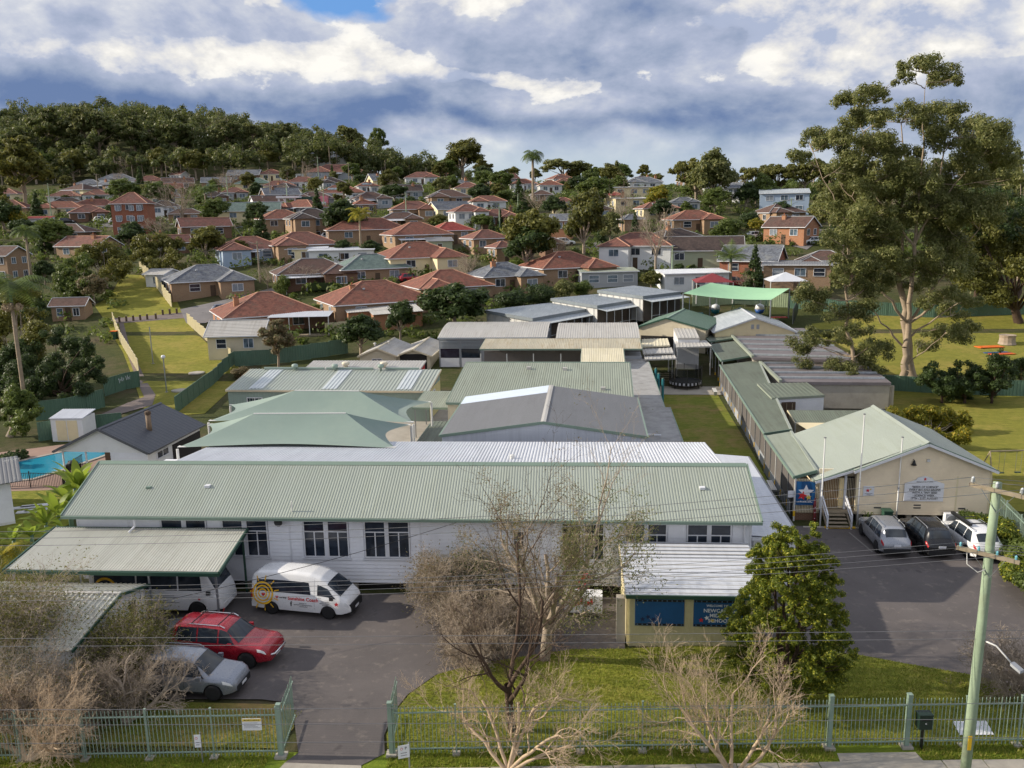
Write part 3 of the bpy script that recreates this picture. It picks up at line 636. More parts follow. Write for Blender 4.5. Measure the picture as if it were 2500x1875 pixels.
grn = skillion('classroom_wing', 'wing with broad pale green corrugated roof rising behind the grey hall', (-12.2, 67.0), (3.0, 66.9), 10.6, 0, 4.75, 6.15, BEIGE, GREENROOF2, SAGETRIM, .1, 'wave', .2, .03)
MB().box(-7.7, 7.7, 10.7, 10.95, 6.05, 6.22).build('ridge_cap', SAGETRIM, grn)
for px, f in ((1286, .82), (1376, .80), (1471, .3)):
    x = gy(px, 905, 74).x+4.6; MB().box(x-.2, x+.2, 10.6*f-.2, 10.6*f+.2, 4.7+1.4*f, 5.0+1.4*f).build('roof_vent', PALEROOF, grn)

cor = thing('gravel_roof_corridor', 'narrow grey gravel roofed corridor running back beside the hall', 'building', (0, 0, 0))
MB().box(3.42, 6.05, 73, 100, 2.8, 3.0).build('roof_slab', GRAVEL, cor); MB().box(3.42, 6.5, 57, 73, 2.82, 3.02).build('roof_slab', GRAVEL, cor)
MB().box(3.5, 5.7, 57.2, 99.8, 0, 2.8).build('wall', BEIGE, cor); MB().box(6.05, 6.12, 73, 100, 2.74, 3.02).build('fascia', SAGETRIM, cor); MB().box(6.5, 6.57, 57, 73, 2.76, 3.05).build('fascia', SAGETRIM, cor)
wk = skillion('linking_roof', 'dark green flat walkway roof between shade sails and hall', (-13.3, 54.2), (-10.7, 54.2), 12, 0, 3.1, 3.3, DARKVOID, GREENDARK, SAGETRIM, .1, 'rib', .3, .02, cat='roof', wall=False)
posts(wk, [(-1.2, i*3) for i in range(5)], 3.05, GALV)
wk2 = skillion('small_linking_roof', 'short pale green awning joining long shed to green roofed wing', (-16.4, 73), (-12.3, 73), 5.5, 0, 2.9, 3.2, DARKVOID, GREENROOF2, SAGETRIM, .1, 'wave', .2, .03, cat='roof', wall=False)
posts(wk2, [(-2, .2), (1.8, .2), (-2, 5), (1.8, 5)], 2.9, GALV)

# ---------------------------------------------------------------- shade sails
SAIL = pmat('sage_shade_cloth', c(124, 143, 136), .8, var=.05, scale=.6, dirt=c(142, 157, 146), dirt_amt=.35)
SAIL.node_tree.nodes['Principled BSDF'].inputs['Sheen Weight'].default_value = .1
def sail_hip(label, FL, FR, BR, BL, R1, R2, mat, sag=.9, posth=True, cat='shade sail', group=None):
    r = thing('shade_sail', label, cat, ((FL[0]+FR[0])/2, (FL[1]+BL[1])/2, 0), 0, group); o = Vector(r.location)
    P = [Vector(p)-o for p in (FL, FR, BR, BL, R1, R2)]; cen = sum((p for p in P), Vector())/6
    N = 14
    def edge(a, b_, t, k):
        p = a.lerp(b_, t); d = (Vector((cen.x, cen.y, p.z))-p); d.z = 0; q = 4*t*(1-t)
        return p+d.normalized()*(k*q)+Vector((0, 0, .18*q))
    for (a, b_, ra, rb, k) in ((P[0], P[1], P[4], P[5], sag*.35), (P[1], P[2], P[5], P[5], sag*1.3), (P[2], P[3], P[5], P[4], sag*.35), (P[3], P[0], P[4], P[4], sag*1.3)):
        vs = []; fs = []; M = 8
        for j in range(M+1):
            u = j/M
            for i in range(N+1):
                t = i/N; lo = edge(a, b_, t, k); hi = ra.lerp(rb, t); p = lo.lerp(hi, u); p.z -= .28*4*u*(1-u)*(.35+2.6*t*(1-t)); vs.append(p)
        for j in range(M):
            for i in range(N): q = j*(N+1)+i; fs.append((q, q+1, q+N+2, q+N+1))
        MB().add(vs, fs).build('sail_panel', mat, r, True)
    for p in P[:4]:
        MB().path([(p.x, p.y, 0), (p.x, p.y, p.z-.1)], .09, 8).build('post', PALEPOST, r)
        q = p.lerp(cen, .045); MB().prism([(p.x, p.y, p.z+.02), (p.x+(cen.x-p.x)*.09, p.y, p.z+.04), (p.x, p.y+(cen.y-p.y)*.09, p.z+.04)], (0, 0, .02)).build('corner_plate', PALEPOST, r)
    MB().path([P[4]+Vector((0, 0, .0)), P[5]], .05, 8).build('ridge_pole', PALEPOST, r)
    return r
sail_hip('nearer of the two sage green hipped shade sails behind the school block', (-26.75, 49.7, 5.6), (-12.55, 50.1, 5.6), (-12.95, 56.5, 5.5), (-27.7, 56.2, 5.5), (-22.85, 52.9, 7.1), (-16.6, 53.2, 7.1), SAIL, group='sage green shade sails')
sail_hip('farther of the two sage green hipped shade sails beside the long shed', (-28.2, 57.2, 5.45), (-12.95, 57.2, 5.45), (-13.1, 64.7, 5.3), (-29.2, 63.2, 5.3), (-22.8, 60.6, 7.05), (-17.75, 60.5, 7.05), SAIL, group='sage green shade sails')

# ---------------------------------------------------------------- long shed, rear sheds, garages
SKYL = pmat('skylight_sheet', c(190, 198, 202), .4, var=.08)
shd = skillion('long_shed', 'long sage green metal shed with ribbed roof, skylights and three vents', (-36.8, 79.4), (-16.3, 79.2), 6.0, 0, 3.12, 4.05, SAGE, SAGEROOF, pmat('beige_gutter', c(196, 184, 160), .5), .15, 'rib', .35, .05)
for px in (648, 823, 1000):
    x = gy(px, 930, 82).x+26.5; MB().corr((x-.75, .15, 3.2), (x+.75, .15, 3.2), (x+.75, 5.8, 4.08), (x-.75, 5.8, 4.08), .35, .05, 'rib').build('skylight_strip', SKYL, shd)
for px in (720, 818, 930):
    x = gy(px, 905, 85).x+26.5; MB().lathe([(.14, 0), (.14, .25), (.3, .3), (.34, .45), (.3, .62), (.1, .68)], 14, (x, 5.7, 4.05)).build('turbine_vent', SAGE, shd, True)
for a, b_ in ((642, 790), (795, 910), (940, 1022)): MB().box(gy(a, 905, 85).x+26.5, gy(b_, 905, 85).x+26.5, 5.9, 6.1, 4.1, 4.3).build('roof_duct', SAGE, shd)
win(shd, -7.5, 0, 1.9, 1.5, .7, style='pair'); win(shd, 4.0, 0, 1.9, 1.5, .7, style='pair')
m = MB()
for i in range(66): m.box(-10.2+i*.31, -10.2+i*.31+.05, -.03, .01, .05, 3.0)
m.build('wall_ribs', SAGE, shd)['kind'] = 'stuff'
MB().box(10.22, 10.3, .3, 5.8, .1, 3.0).build('end_wall', pmat('yellow_lit_wall', c(206, 196, 140), .6), shd); win(shd, 10.3, 2.2, 2.1, 1.2, 1.1, R_(90), 'far')  # yellowish light on this end is put into the wall colour
sh2 = skillion('rear_shed', 'low pale roofed shed with red end wall behind the long shed', (-32.6, 89.2), (-19.6, 89.2), 4.6, 0, 3.0, 3.5, REDP, PALEROOF, PALEROOF, .15, 'rib', .35, .04)
for px in (843, 936): MB().lathe([(.2, 0), (.22, .25), (.42, .3), (.44, .62), (.3, .66)], 14, (gy(px, 890, 91).x+26.1, 2.0, 3.2)).build('roof_vent', pmat('cream_vent', c(214, 206, 186), .5) if px == 843 else MATS['cream_vent'], sh2, True)
zg = float(T(-28, 104))
def px_gable(name, label, Y, xl, xr, ye, ya, length, z0, *a, **k):
    A, B, Cc = gy(xl, ye, Y), gy(xr, ye, Y), gy((xl+xr)/2, ya, Y)
    return gable(name, label, (A.x, Y), (B.x, Y), length, z0, (A.z+B.z)/2, Cc.z, *a, **k)
g1 = px_gable('garage', 'beige gable garage with small window, left of the open garage', 103, 878, 966, 868, 834+16, 9, .6, BEIGE, PALEROOF, BEIGE, .2, .2, 'rib', .3, .03)
win(g1, -.1, 0, 1.2, 1.2, .6, style='pair')
g2 = px_gable('garage', 'beige gable garage with open dark front beside curved roof hall', 104, 968, 1050, 868, 853, 10.5, .6, BEIGE, PALEROOF, BEIGE, .2, .2, 'rib', .3, .03)
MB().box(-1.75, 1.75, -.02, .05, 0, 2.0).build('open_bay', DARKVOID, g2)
for x in (.6, -.9): MB().lathe([(.1, 0), (.12, .2), (.22, .24), (.1, .4)], 10, (x, 3.2+x, 2.9)).build('roof_vent', PALEROOF, g1)

# ---------------------------------------------------------------- curved roof hall, veranda, lean roofs
def curved(name, label, Y, xl, xr, py, z0, depth, rise, mat, wallm):
    A, B = gy(xl, py, Y), gy(xr, py, Y); r = thing(name, label, 'building', ((A.x+B.x)/2, Y, z0)); w = B.x-A.x; ze = (A.z+B.z)/2-z0
    vs = []; fs = []; n = int(w/.2); K = 8; m = MB()
    for k in range(K):
        t0, t1 = k/K, (k+1)/K; f = lambda t: ze+rise*math.sin(t*math.pi*.62)
        m.corr((-w/2, depth*t0, f(t0)), (w/2, depth*t0, f(t0)), (w/2, depth*t1, f(t1)), (-w/2, depth*t1, f(t1)), .3, .03, 'rib', 0)
    m.build('roof_sheet', mat, r); MB().box(-w/2+.1, w/2-.1, .35, depth-.2, 0, ze).build('wall', wallm, r)
    MB().box(-w/2, w/2, -.1, 0, ze-.2, ze).build('gutter', ZINC, r); r['_w'] = w; r['_ze'] = ze; return r
cv = curved('curved_roof_hall', 'pale barrel roofed hall with louvred front, left of its twin', 104.5, 1068, 1336, 824, .7, 9, .9, PALEROOF, W_GREY)
hw = cv['_w']/2
for i in range(2):
    x0 = -hw+.3+i*2.7
    for k in range(6): MB().box(x0, x0+2.4, .12, .3, 2.5+k*.17, 2.53+k*.17+.03).build('louvre', ZINC, cv)
    MB().box(x0, x0+2.4, .22, .34, 1.3, 2.45).build('pane', GLASSD, cv); MB().box(x0, x0+2.4, .2, .33, .1, 1.25).build('panel', WHITE, cv)
cv2 = curved('curved_roof_hall', 'pale barrel roofed hall, right hand twin above the lichen roof', 104.5, 1357, 1563, 825, .7, 9, .8, PALEROOF, W_GREY)
A, B = gy(1172, 850, 97.5), gy(1567, 853, 97.5); vw = B.x-A.x
ver = skillion('lichen_roof_veranda', 'long veranda with lichen spotted roof and white posts before barrel roofed halls', (A.x, 97.5), (B.x, 97.5), 5.6, .1, (A.z+B.z)/2, gy(1370, 827, 103).z, DARKVOID, MOSSROOF, SAGETRIM, .05, 'wave', .2, .03, wall=False)
MB().box(-vw/2, vw/2, 3.5, 5.4, 0, 3.4).build('back_wall', pmat('veranda_wall', c(120, 116, 118), .7, var=.1), ver)
posts(ver, [(gy(px, 860, 97.5).x-(A.x+B.x)/2, .12) for px in (1173, 1237, 1302, 1369, 1418)], ver.children[0].location.z+3.6, PALEPOST, .12)
for k in range(4): MB().box(-vw/2, 2.0, .1, .14, .5+k*.3, .56+k*.3).build('rail', TIMBER, ver)
MB().box(6.5, vw/2, .2, 3.4, 0, 3.3).build('store', W_GREY, ver)
A2, B2 = gy(1421, 851, 97.3), gy(1521, 851, 97.3)
aw = skillion('lichen_awning', 'square cream lichen covered awning roof in front of the veranda', (A2.x, 91.6), (B2.x, 91.6), 5.6, 0, gy(1470, 886, 91.6).z, A2.z+.02, DARKVOID, MOSSPALE, SAGETRIM, .05, 'wave', .2, .03, cat='roof', wall=False)
posts(aw, [(-2.2, .1), (2.2, .1)], 3.3, PALEPOST, .1)
def slab_roof(name, label, pts, z, thick, mat, base=None, cat='roof', wallm=None, inset=.25, edge=None):
    q = [gp(px, py, z) for px, py in pts]; cen = sum((p for p in q), Vector())/len(q); r = thing(name, label, cat, (cen.x, cen.y, base if base is not None else 0)); b0 = base or 0
    q = [Vector((p.x-cen.x, p.y-cen.y, z-b0)) for p in q]
    ar = sum(q[i].x*q[(i+1) % len(q)].y-q[(i+1) % len(q)].x*q[i].y for i in range(len(q)))
    if ar < 0: q = q[::-1]
    MB().prism([p-Vector((0, 0, thick)) for p in q], (0, 0, thick)).build('roof_slab', edge or mat, r)
    L0 = [p+Vector((0, 0, .004)) for p in q]
    if len(q) == 4: MB().corr(L0[0], L0[1], L0[2], L0[3], .45, .03, 'rib', 0).build('roof_sheet', mat, r)
    if wallm: MB().prism([(p.x*(1-inset/5), p.y*(1-inset/5), 0) for p in q], (0, 0, z-thick-b0)).build('wall', wallm, r)
    r['_z'] = z-b0; return r, q
# demountable classrooms stepping up the slope
DEMW = pmat('demountable_panel', c(196, 196, 194), .6, var=.06, dirt=c(150, 150, 150), dirt_amt=.3)
for lab, pts, z, b0 in (('grey flat roofed demountable classroom nearest the barrel roofed hall', [(1182, 757), (1300, 777), (1450, 751), (1343, 739)], 5.9, 2.4),
                        ('grey flat roofed demountable classroom, middle of the stepped row', [(1344, 728), (1458, 746), (1566, 729), (1468, 717)], 6.7, 3.1),
                        ('grey flat roofed demountable classroom, highest of the stepped row', [(1458, 708), (1570, 723), (1662, 712), (1548, 697)], 7.6, 3.8)):
    r, q = slab_roof('demountable_classroom', lab, pts, z, .45, ZINC, b0, 'building', DEMW, .2, pmat('zinc_edge', c(120, 128, 134), .5) if 'zinc_edge' not in MATS else MATS['zinc_edge'])
    # veranda along the long right side: q order is counter clockwise; side between nearest corner and right corner
    k = min(range(4), key=lambda i: q[i].y); a, b_ = q[k], q[(k+1) % 4]; d = (b_-a).normalized(); n = Vector((d.y, -d.x, 0))
    zt = z-b0-.55; m = MB(); m.corr(a+n*1.8+Vector((0, 0, -.75)), b_+n*1.8+Vector((0, 0, -.75)), b_+Vector((0, 0, -.45)), a+Vector((0, 0, -.45)), .3, .02, 'rib'); m.build('veranda_roof', ZINC, r)
    L = (b_-a).length; nn = int(L/1.7)
    for i in range(nn+1):
        p = a+d*(L*i/nn)+n*1.7; MB().bar((p.x, p.y, 0), (p.x, p.y, zt-.2), .1, .1).build('post', ZINC, r)
    for zz in (.5, 1.0): MB().bar(a+n*1.7+Vector((0, 0, zz-a.z)), b_+n*1.7+Vector((0, 0, zz-a.z)), .05, .06).build('rail', ZINC, r)
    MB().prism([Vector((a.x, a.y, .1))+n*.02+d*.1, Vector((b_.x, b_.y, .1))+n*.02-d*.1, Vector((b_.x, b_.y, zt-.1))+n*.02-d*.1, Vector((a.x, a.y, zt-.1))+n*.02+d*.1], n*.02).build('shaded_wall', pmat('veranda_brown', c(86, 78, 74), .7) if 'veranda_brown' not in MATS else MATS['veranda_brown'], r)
    e, f = q[k-1], q[k]; dd = (f-e); n2 = Vector((dd.y, -dd.x, 0)).normalized()
    for i in range(7):
        p = e.lerp(f, (i+.5)/7)*.985; MB().bar((p.x+n2.x*.0, p.y+n2.y*.0, 0), (p.x, p.y, z-b0-.5), .06, .08).build('cover_strip', ZINC, r)
# green gable shed, grey gable block
ze_ = 4.6; A, B = gp(1560, 797, ze_), gp(1723, 803, ze_)
ggs = gable('green_gable_shed', 'deep green gable roofed shed with pale ribbed gable behind small flat roofs', A, B, 11, 1.2, ze_, gp(1622, 785, 5.9).z, BEIGE, GREENSHED, GTRIM, .2, .2, 'rib', .3, .02, ro=.42, cap=pmat('pale_green_cap', c(150, 176, 158), .5))
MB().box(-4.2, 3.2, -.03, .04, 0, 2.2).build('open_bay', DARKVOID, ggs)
A, B = gp(1752, 815, 4.2), gp(1932, 803, 4.2); A.y = B.y = (A.y+B.y)/2
ngs = gable('grey_gable_block', 'light grey gable roofed building with cream gable and twin vents', A, B, 12, 1.2, 4.2, 6.0, W_CREAM, ZINC, WHITEROOF, .25, .2, 'wave', .25, .025)
for x in (-.35, .35): MB().box(x-.18, x+.18, -.04, .02, 3.3, 3.9).build('gable_vent', W_GREY, ngs)
# right hand block with beamed flat roofs
def beamed(label, pts, z, nb, fac=(.15, .95), b0=.3):
    r, q = slab_roof('beamed_flat_roof', label, pts, z, .3, pmat('dark_flat_roof', c(112, 106, 110), .7, var=.15, dirt=c(136, 132, 136), dirt_amt=.5) if 'dark_flat_roof' not in MATS else MATS['dark_flat_roof'], b0, 'building', CONC, .1, MATS['dark_flat_roof'])
    for ch in list(r.children):
        if ch.name.startswith('roof_sheet'): bpy.data.objects.remove(ch)
    P = [gp(px, py, z) for px, py in pts]; o = Vector((r.location.x, r.location.y, 0))
    for i in range(nb):
        t = fac[0]+(fac[1]-fac[0])*i/(nb-1); a = P[0].lerp(P[3], t)-o; b_ = P[1].lerp(P[2], t)-o; a.z = b_.z = z-b0+.12
        a = a.lerp(b_, .02); b_ = b_.lerp(a, .02)
        MB().bar(a, b_, .16, .2).build('roof_beam', ZINC, r)
    MB().bar(P[0]-o+Vector((0, 0, -b0+.05)), P[3]-o+Vector((0, 0, -b0+.05)), .3, .3).build('parapet', GREENROOF2, r)
    return r
beamed('upper flat grey roof with pale cross beams beside the green walkway', [(1767, 800), (1962, 801), (2100, 880), (1838, 872)], 3.6, 6, b0=.5)
bo2 = beamed('lower flat grey roof with pale cross beams and corrugated concrete wall', [(1855, 884), (2110, 884), (2176, 934), (1906, 932)], 3.0, 4, (.1, .85))
rw = thing('retaining_wall', 'grey ribbed retaining wall below the beamed flat roof', 'wall', (0, 0, 0))
a, b_ = gp(1995, 940, 2.55), gp(2178, 938, 2.55); m = MB(); m.box(a.x, b_.x, a.y-.2, a.y, -.05, 2.55); m.build('wall', CONC, rw)
m = MB()
for i in range(int((b_.x-a.x)/.16)): m.box(a.x+i*.16, a.x+i*.16+.07, a.y-.24, a.y-.19, .02, 2.45)
m.build('wall_ribs', CONC, rw)['kind'] = 'stuff'
# covered walkway on the right in four roof sections
def walk(label, pl, pr, ql, qr, z, n_post, screen=True):
    # pl, pr near end left/right pixels; ql, qr far end
    P = [gp(*p, z) for p in (pl, pr, qr, ql)]; o = P[0]; r = thing('walkway_roof', label, 'walkway', (o.x, o.y, 0)); q = [p-o for p in P]
    for p in q: p.z = z
    q[1].z = q[2].z = z+.25
    MB().corr(q[0], q[3], q[2], q[1], .25, .025, 'wave').build('roof_sheet', GREENDARK if 'pale' not in label else GREENROOF2, r)
    MB().bar(q[0], q[3], .12, .16).build('gutter', SAGETRIM, r); MB().bar(q[1], q[2], .2, .14).build('flashing', GREENROOF, r); MB().bar(q[0], q[1], .08, .2).build('fascia', GREENSHED, r)
    d = q[3]-q[0]
    for i in range(n_post+1):
        p = q[0]+d*(i/n_post); MB().bar((p.x+.12, p.y, 0), (p.x+.12, p.y, z-.05), .09, .09).build('post', PALEPOST if i % 3 == 0 else GALV, r)
        MB().bar((p.x+.115, p.y-.01, .35), (p.x+.115, p.y-.01, .75), .12, .12).build('yellow_band', YELLOW, r)
    if screen:
        for i in range(n_post):
            p, e = q[0]+d*(i/n_post), q[0]+d*((i+1)/n_post)
            MB().bar((p.x+.16, p.y+.05, 1.75), (e.x+.16, e.y-.05, 1.75), .03, 1.8).build('mesh_screen', MESHS, r)
            MB().bar((p.x+.13, p.y+.05, .45), (e.x+.13, e.y-.05, .45), .05, .8).build('kick_panel', KICK if i % 3 else W_GREY, r)
    return r
MESHS = pmat('dark_mesh_screen', c(92, 88, 86), .8, var=.12); KICK = pmat('kick_panel', c(112, 116, 124), .6, var=.1)
walk('farthest short section of the green walkway roof by grey gable block', (1735, 835), (1794, 831), (1709, 813), (1768, 810), 3.3, 3, False)
walk('second short dark green walkway roof section near the trampoline', (1761, 882), (1840, 874), (1731, 841), (1796, 837), 3.2, 4, False)
walk('longest dark green walkway roof section beside the courtyard lawn', (1866, 1060), (1931, 1058), (1757, 891), (1852, 885), 2.8, 12)
walk('nearest pale green walkway roof section beside the cream building', (1938, 1166), (1994, 1160), (1866, 1064), (1931, 1061), 2.95, 5)
qs = slab_roof('small_green_roof_room', 'small room with sloping green roof and white wall off the walkway', [(1884, 972), (2014, 965), (1971, 934), (1848, 936)], 3.15, .18, GREENDARK, 0, 'building', WHITE, .12, GREENROOF2)[0]
a = gp(1886, 972, 3.1); MB().box(a.x-qs.location.x+.15, a.x-qs.location.x+2.1, a.y-qs.location.y-.02+.12, a.y-qs.location.y+.3, .1, 2.7).build('doorway', DARKWOOD, qs)
for i in range(4): MB().bar((a.x-qs.location.x+.3+i*.5, a.y-qs.location.y+.06, .1), (a.x-qs.location.x+.3+i*.5, a.y-qs.location.y+.06, 2.6), .06, .04).build('door_bar', TIMBER, qs)
rs = skillion('rear_lean_room', 'narrow green corrugated roof room behind the cream building', (16.5, 69.2), (22.9, 69.3), 2.6, 0, 2.65, 3.05, BEIGE, GREENDARK, CREAMTRIM, .1, 'wave', .2, .03)
cs = thing('cream_shade_sail', 'cream triangular shade sail behind the cream building roof', 'shade sail', (17, 66, 0))
MB().add([(-.6, 3.1, 2.7), (5.5, 3.0, 2.7), (.6, -2.2, 2.5), (1.8, 1.5, 2.4)], [(0, 2, 3), (2, 1, 3), (1, 0, 3)]).build('sail_panel', CREAMTRIM, cs, True)
for p in ((-.6, 3.1), (.6, -2.2)): MB().path([(p[0], p[1], 0), (p[0], p[1], 2.7)], .06, 6).build('post', PALEPOST, cs)
# small roofs in the courtyard corner
for lab, pts, z, mt in (('cream lichen patched small flat roof left of the white hut', [(1566, 846), (1636, 843), (1630, 826), (1567, 828)], 3.9, MOSSPALE),
                        ('upper grey corrugated awning roof above timber steps', [(1570, 863), (1645, 861), (1640, 848), (1568, 850)], 3.6, PALEROOF),
                        ('lower grey corrugated awning roof above timber steps', [(1575, 877), (1652, 875), (1645, 861), (1571, 864)], 3.3, PALEROOF),
                        ('pale corrugated awning roof joining hut and walkway', [(1650, 848), (1739, 845), (1724, 831), (1650, 833)], 4.0, PALEROOF)):
    r, q = slab_roof('awning_roof', lab, pts, z, .15, mt, 0, 'roof')
    for i in range(2): MB().bar((q[i].x*.92, q[i].y*.92, 0), (q[i].x*.92, q[i].y*.92, z-.1), .1, .1).build('post', TIMBER if z < 3.5 else PALEPOST, r)
hut = slab_roof('white_hut', 'small white hut with pale flat roof in courtyard corner', [(1655, 825), (1708, 825), (1696, 799), (1644, 801)], 4.6, .2, PALEROOF, .2, 'building', WHITE, .1)[0]
hut2 = thing('courtyard_room', 'blue grey rendered room under the pale awning beside the trampoline', 'building', (0, 0, 0)); a = gp(1660, 890, 0); MB().box(gy(1652, 880, 104).x, gy(1692, 880, 104).x, 104, 106.5, 0, 3.6).build('wall', W_GREY, hut2)
st = thing('timber_steps', 'timber steps under grey awning beside the trampoline', 'steps', (gy(1618, 905, 99.5).x, 99.5, 0))
for i in range(5): MB().box(-1.4, 1.4, -1.2+i*.3, -.9+i*.3, .12+i*.2, .17+i*.2).build('tread', TIMBER, st)
for x in (-1.45, 1.45): MB().bar((x, -1.2, .05), (x, .3, 1.0), .06, .2).build('stringer', DARKWOOD, st)
tp = thing('trampoline', 'round trampoline with black net and striped skirt on courtyard paving', 'trampoline', (10.3, 96.2, 0))
MB().lathe([(1.75, 0), (1.75, .03)], 28, (0, 0, .78)).build('mat', BLACKM, tp); 
m = MB(); mw = MB()
for i in range(48):
    t0, t1 = 2*math.pi*i/48, 2*math.pi*(i+1)/48
    (m if i % 2 else mw).add([(1.8*math.cos(t0), 1.8*math.sin(t0), .8), (1.8*math.cos(t1), 1.8*math.sin(t1), .8), (1.84*math.cos(t1), 1.84*math.sin(t1), .5), (1.84*math.cos(t0), 1.84*math.sin(t0), .5)], [(0, 3, 2, 1), (0, 1, 2, 3)])
m.build('skirt_dark', BLACKM, tp)['kind'] = 'stuff'; mw.build('skirt_white', WHITE, tp)['kind'] = 'stuff'
for i in range(8):
    t0 = 2*math.pi*i/8; x, y = 1.85*math.cos(t0), 1.85*math.sin(t0); MB().path([(x, y, 0), (x, y, 2.5)], .03, 6).build('pole', BLACKM, tp)
NET = pmat('net_black', c(40, 42, 44), .9)
nt = NT(NET.node_tree); o_ = nt.n('ShaderNodeOutputMaterial'); d_ = nt.n('ShaderNodeBsdfDiffuse', ins={0: c(36, 38, 40)}); tr_ = nt.n('ShaderNodeBsdfTransparent'); mx_ = nt.n('ShaderNodeMixShader', ins={0: .45}); nt.link(tr_.outputs[0], mx_.inputs[1]); nt.link(d_.outputs[0], mx_.inputs[2]); nt.link(mx_.outputs[0], o_.inputs[0])
m = MB()
for i in range(24):
    t0, t1 = 2*math.pi*i/24, 2*math.pi*(i+1)/24; m.poly((1.83*math.cos(t0), 1.83*math.sin(t0), .8), (1.83*math.cos(t1), 1.83*math.sin(t1), .8), (1.83*math.cos(t1), 1.83*math.sin(t1), 2.4), (1.83*math.cos(t0), 1.83*math.sin(t0), 2.4))
m.build('net', NET, tp)
for i, (px, py) in enumerate(((1600, 975), (1607, 990), (1617, 1005))):
    p = gp(px, py, 0); b = thing('green_post', ['green padded post farthest along the gravel roof', 'middle green padded post by the gravel roof', 'green padded post nearest along the gravel roof'][i], 'post', (p.x, p.y, 0)); MB().path([(0, 0, 0), (0, 0, 3.4)], .13, 10).build('pole', TEAL, b); MB().lathe([(.14, 0), (.1, .08), (.02, .1)], 10, (0, 0, 3.4)).build('cap', GTRIM, b)
for lab, px, py in (('pale metal bench by the walkway near courtyard paving', 1745, 952), ('pale metal bench by the walkway near the white lean-to', 1884, 1184)):
    p = gp(px, py, .45); b = thing('bench', lab, 'bench', (p.x, p.y, 0), R_(88)); 
    for i in range(3): MB().box(-1.1, 1.1, -.2+i*.14, -.08+i*.14, .42, .46).build('slat', PALEPOST, b)
    for x in (-.9, .9): MB().bar((x, 0, 0), (x, 0, .42), .06, .3).build('leg', GALV, b)
# ---------------------------------------------------------------- cream building with gable
cb = thing('cream_building', 'cream weatherboard building with broad green gable roof and white notice board', 'building', (20.8, 53.4, 0), R_(1.0))
Xl, Xr = -4.1, 4.05; AP, EZR = 5.45, 3.72; SL = (AP-EZR)/4.2; EXL = -6.75
MB().prism([(Xl, .02, .6), (Xr, .02, .6), (Xr, .02, EZR+.0), (0, .02, AP-.14), (Xl, .02, AP+Xl*SL-.14)], (0, 9.6, 0)).build('wall', CREAM, cb)
MB().box(-6.3, Xl-.01, .75, 9.4, .85, 2.9).build('porch_wall', CREAM, cb)
boards(cb, 0, (.6, 5.1), Xl, Xr, [], CREAM, .17, left=lambda z: max(Xl, -(AP-.16-z)/SL), right=lambda z: min(Xr, (AP-.16-z)/SL))
for x0 in (Xl, Xr): MB().box(x0-.06, x0+.06, -.05, .05, .6, 3.6).build('corner_board', CREAMTRIM, cb)
MB().box(2.0, 2.1, -.05, .02, .6, 3.2).build('cover_strip', CREAMTRIM, cb)
MB().box(-6.3, Xl, .7, .76, 2.5, 3.4).build('porch_fascia', CREAM, cb)
eLz = AP+EXL*SL*.93; zn = AP+(-4.45)*SL
MB().corr((EXL, 10, eLz), (EXL, -.12, eLz), (0, -.12, AP), (0, 10, AP), .2, .02).build('roof_sheet', GREENROOF, cb)
MB().corr((4.3, -.35, AP-4.3*SL), (4.3, 10, AP-4.3*SL), (0, 10, AP), (0, -.35, AP), .2, .02).build('roof_sheet', GREENROOF, cb)
MB().corr((-4.45, -.1, zn+.004), (-4.45, -.36, zn+.004), (0, -.36, AP+.004), (0, -.1, AP+.004), .2, .015).build('roof_edge_sheet', GREENROOF, cb)
MB().bar((0, -.37, AP-.02), (4.35, -.37, AP-4.35*SL-.02), .04, .1).build('barge_cap', SAGETRIM, cb); MB().bar((0, -.38, AP-.12), (4.35, -.38, AP-4.35*SL-.12), .05, .16).build('barge_board', WHITE, cb)
MB().bar((0, -.37, AP-.02), (-4.45, -.37, zn-.02), .04, .1).build('barge_cap', SAGETRIM, cb); MB().bar((0, -.38, AP-.12), (-4.45, -.38, zn-.12), .05, .16).build('barge_board', WHITE, cb)
MB().bar((-4.3, -.14, zn+.05), (EXL, -.14, eLz-.03), .04, .1).build('barge_cap', SAGETRIM, cb); MB().bar((-4.3, -.15, zn-.05), (EXL, -.15, eLz-.13), .05, .16).build('barge_board', WHITE, cb)
for sx, s2 in ((-1, SL), (1, SL)): MB().prism([(0, -.4, AP+.08), (0, 10, AP+.08), (sx*.2, 10, AP+.045-.2*SL), (sx*.2, -.4, AP+.045-.2*SL)], (0, 0, .015)).build('ridge_cap', GREENROOF, cb)
MB().box(EXL-.14, EXL-.02, -.1, 10, eLz-.12, eLz+.0).build('gutter', GREENROOF2, cb)
for i in range(6): MB().box(Xl+.15+i*1.55, Xl+.45+i*1.55, .1, .4, -.02, .6).build('pier', CONC, cb)
MB().box(Xl+.2, Xr-.2, .5, 9.4, 0, .62).build('underfloor', DARKVOID, cb)
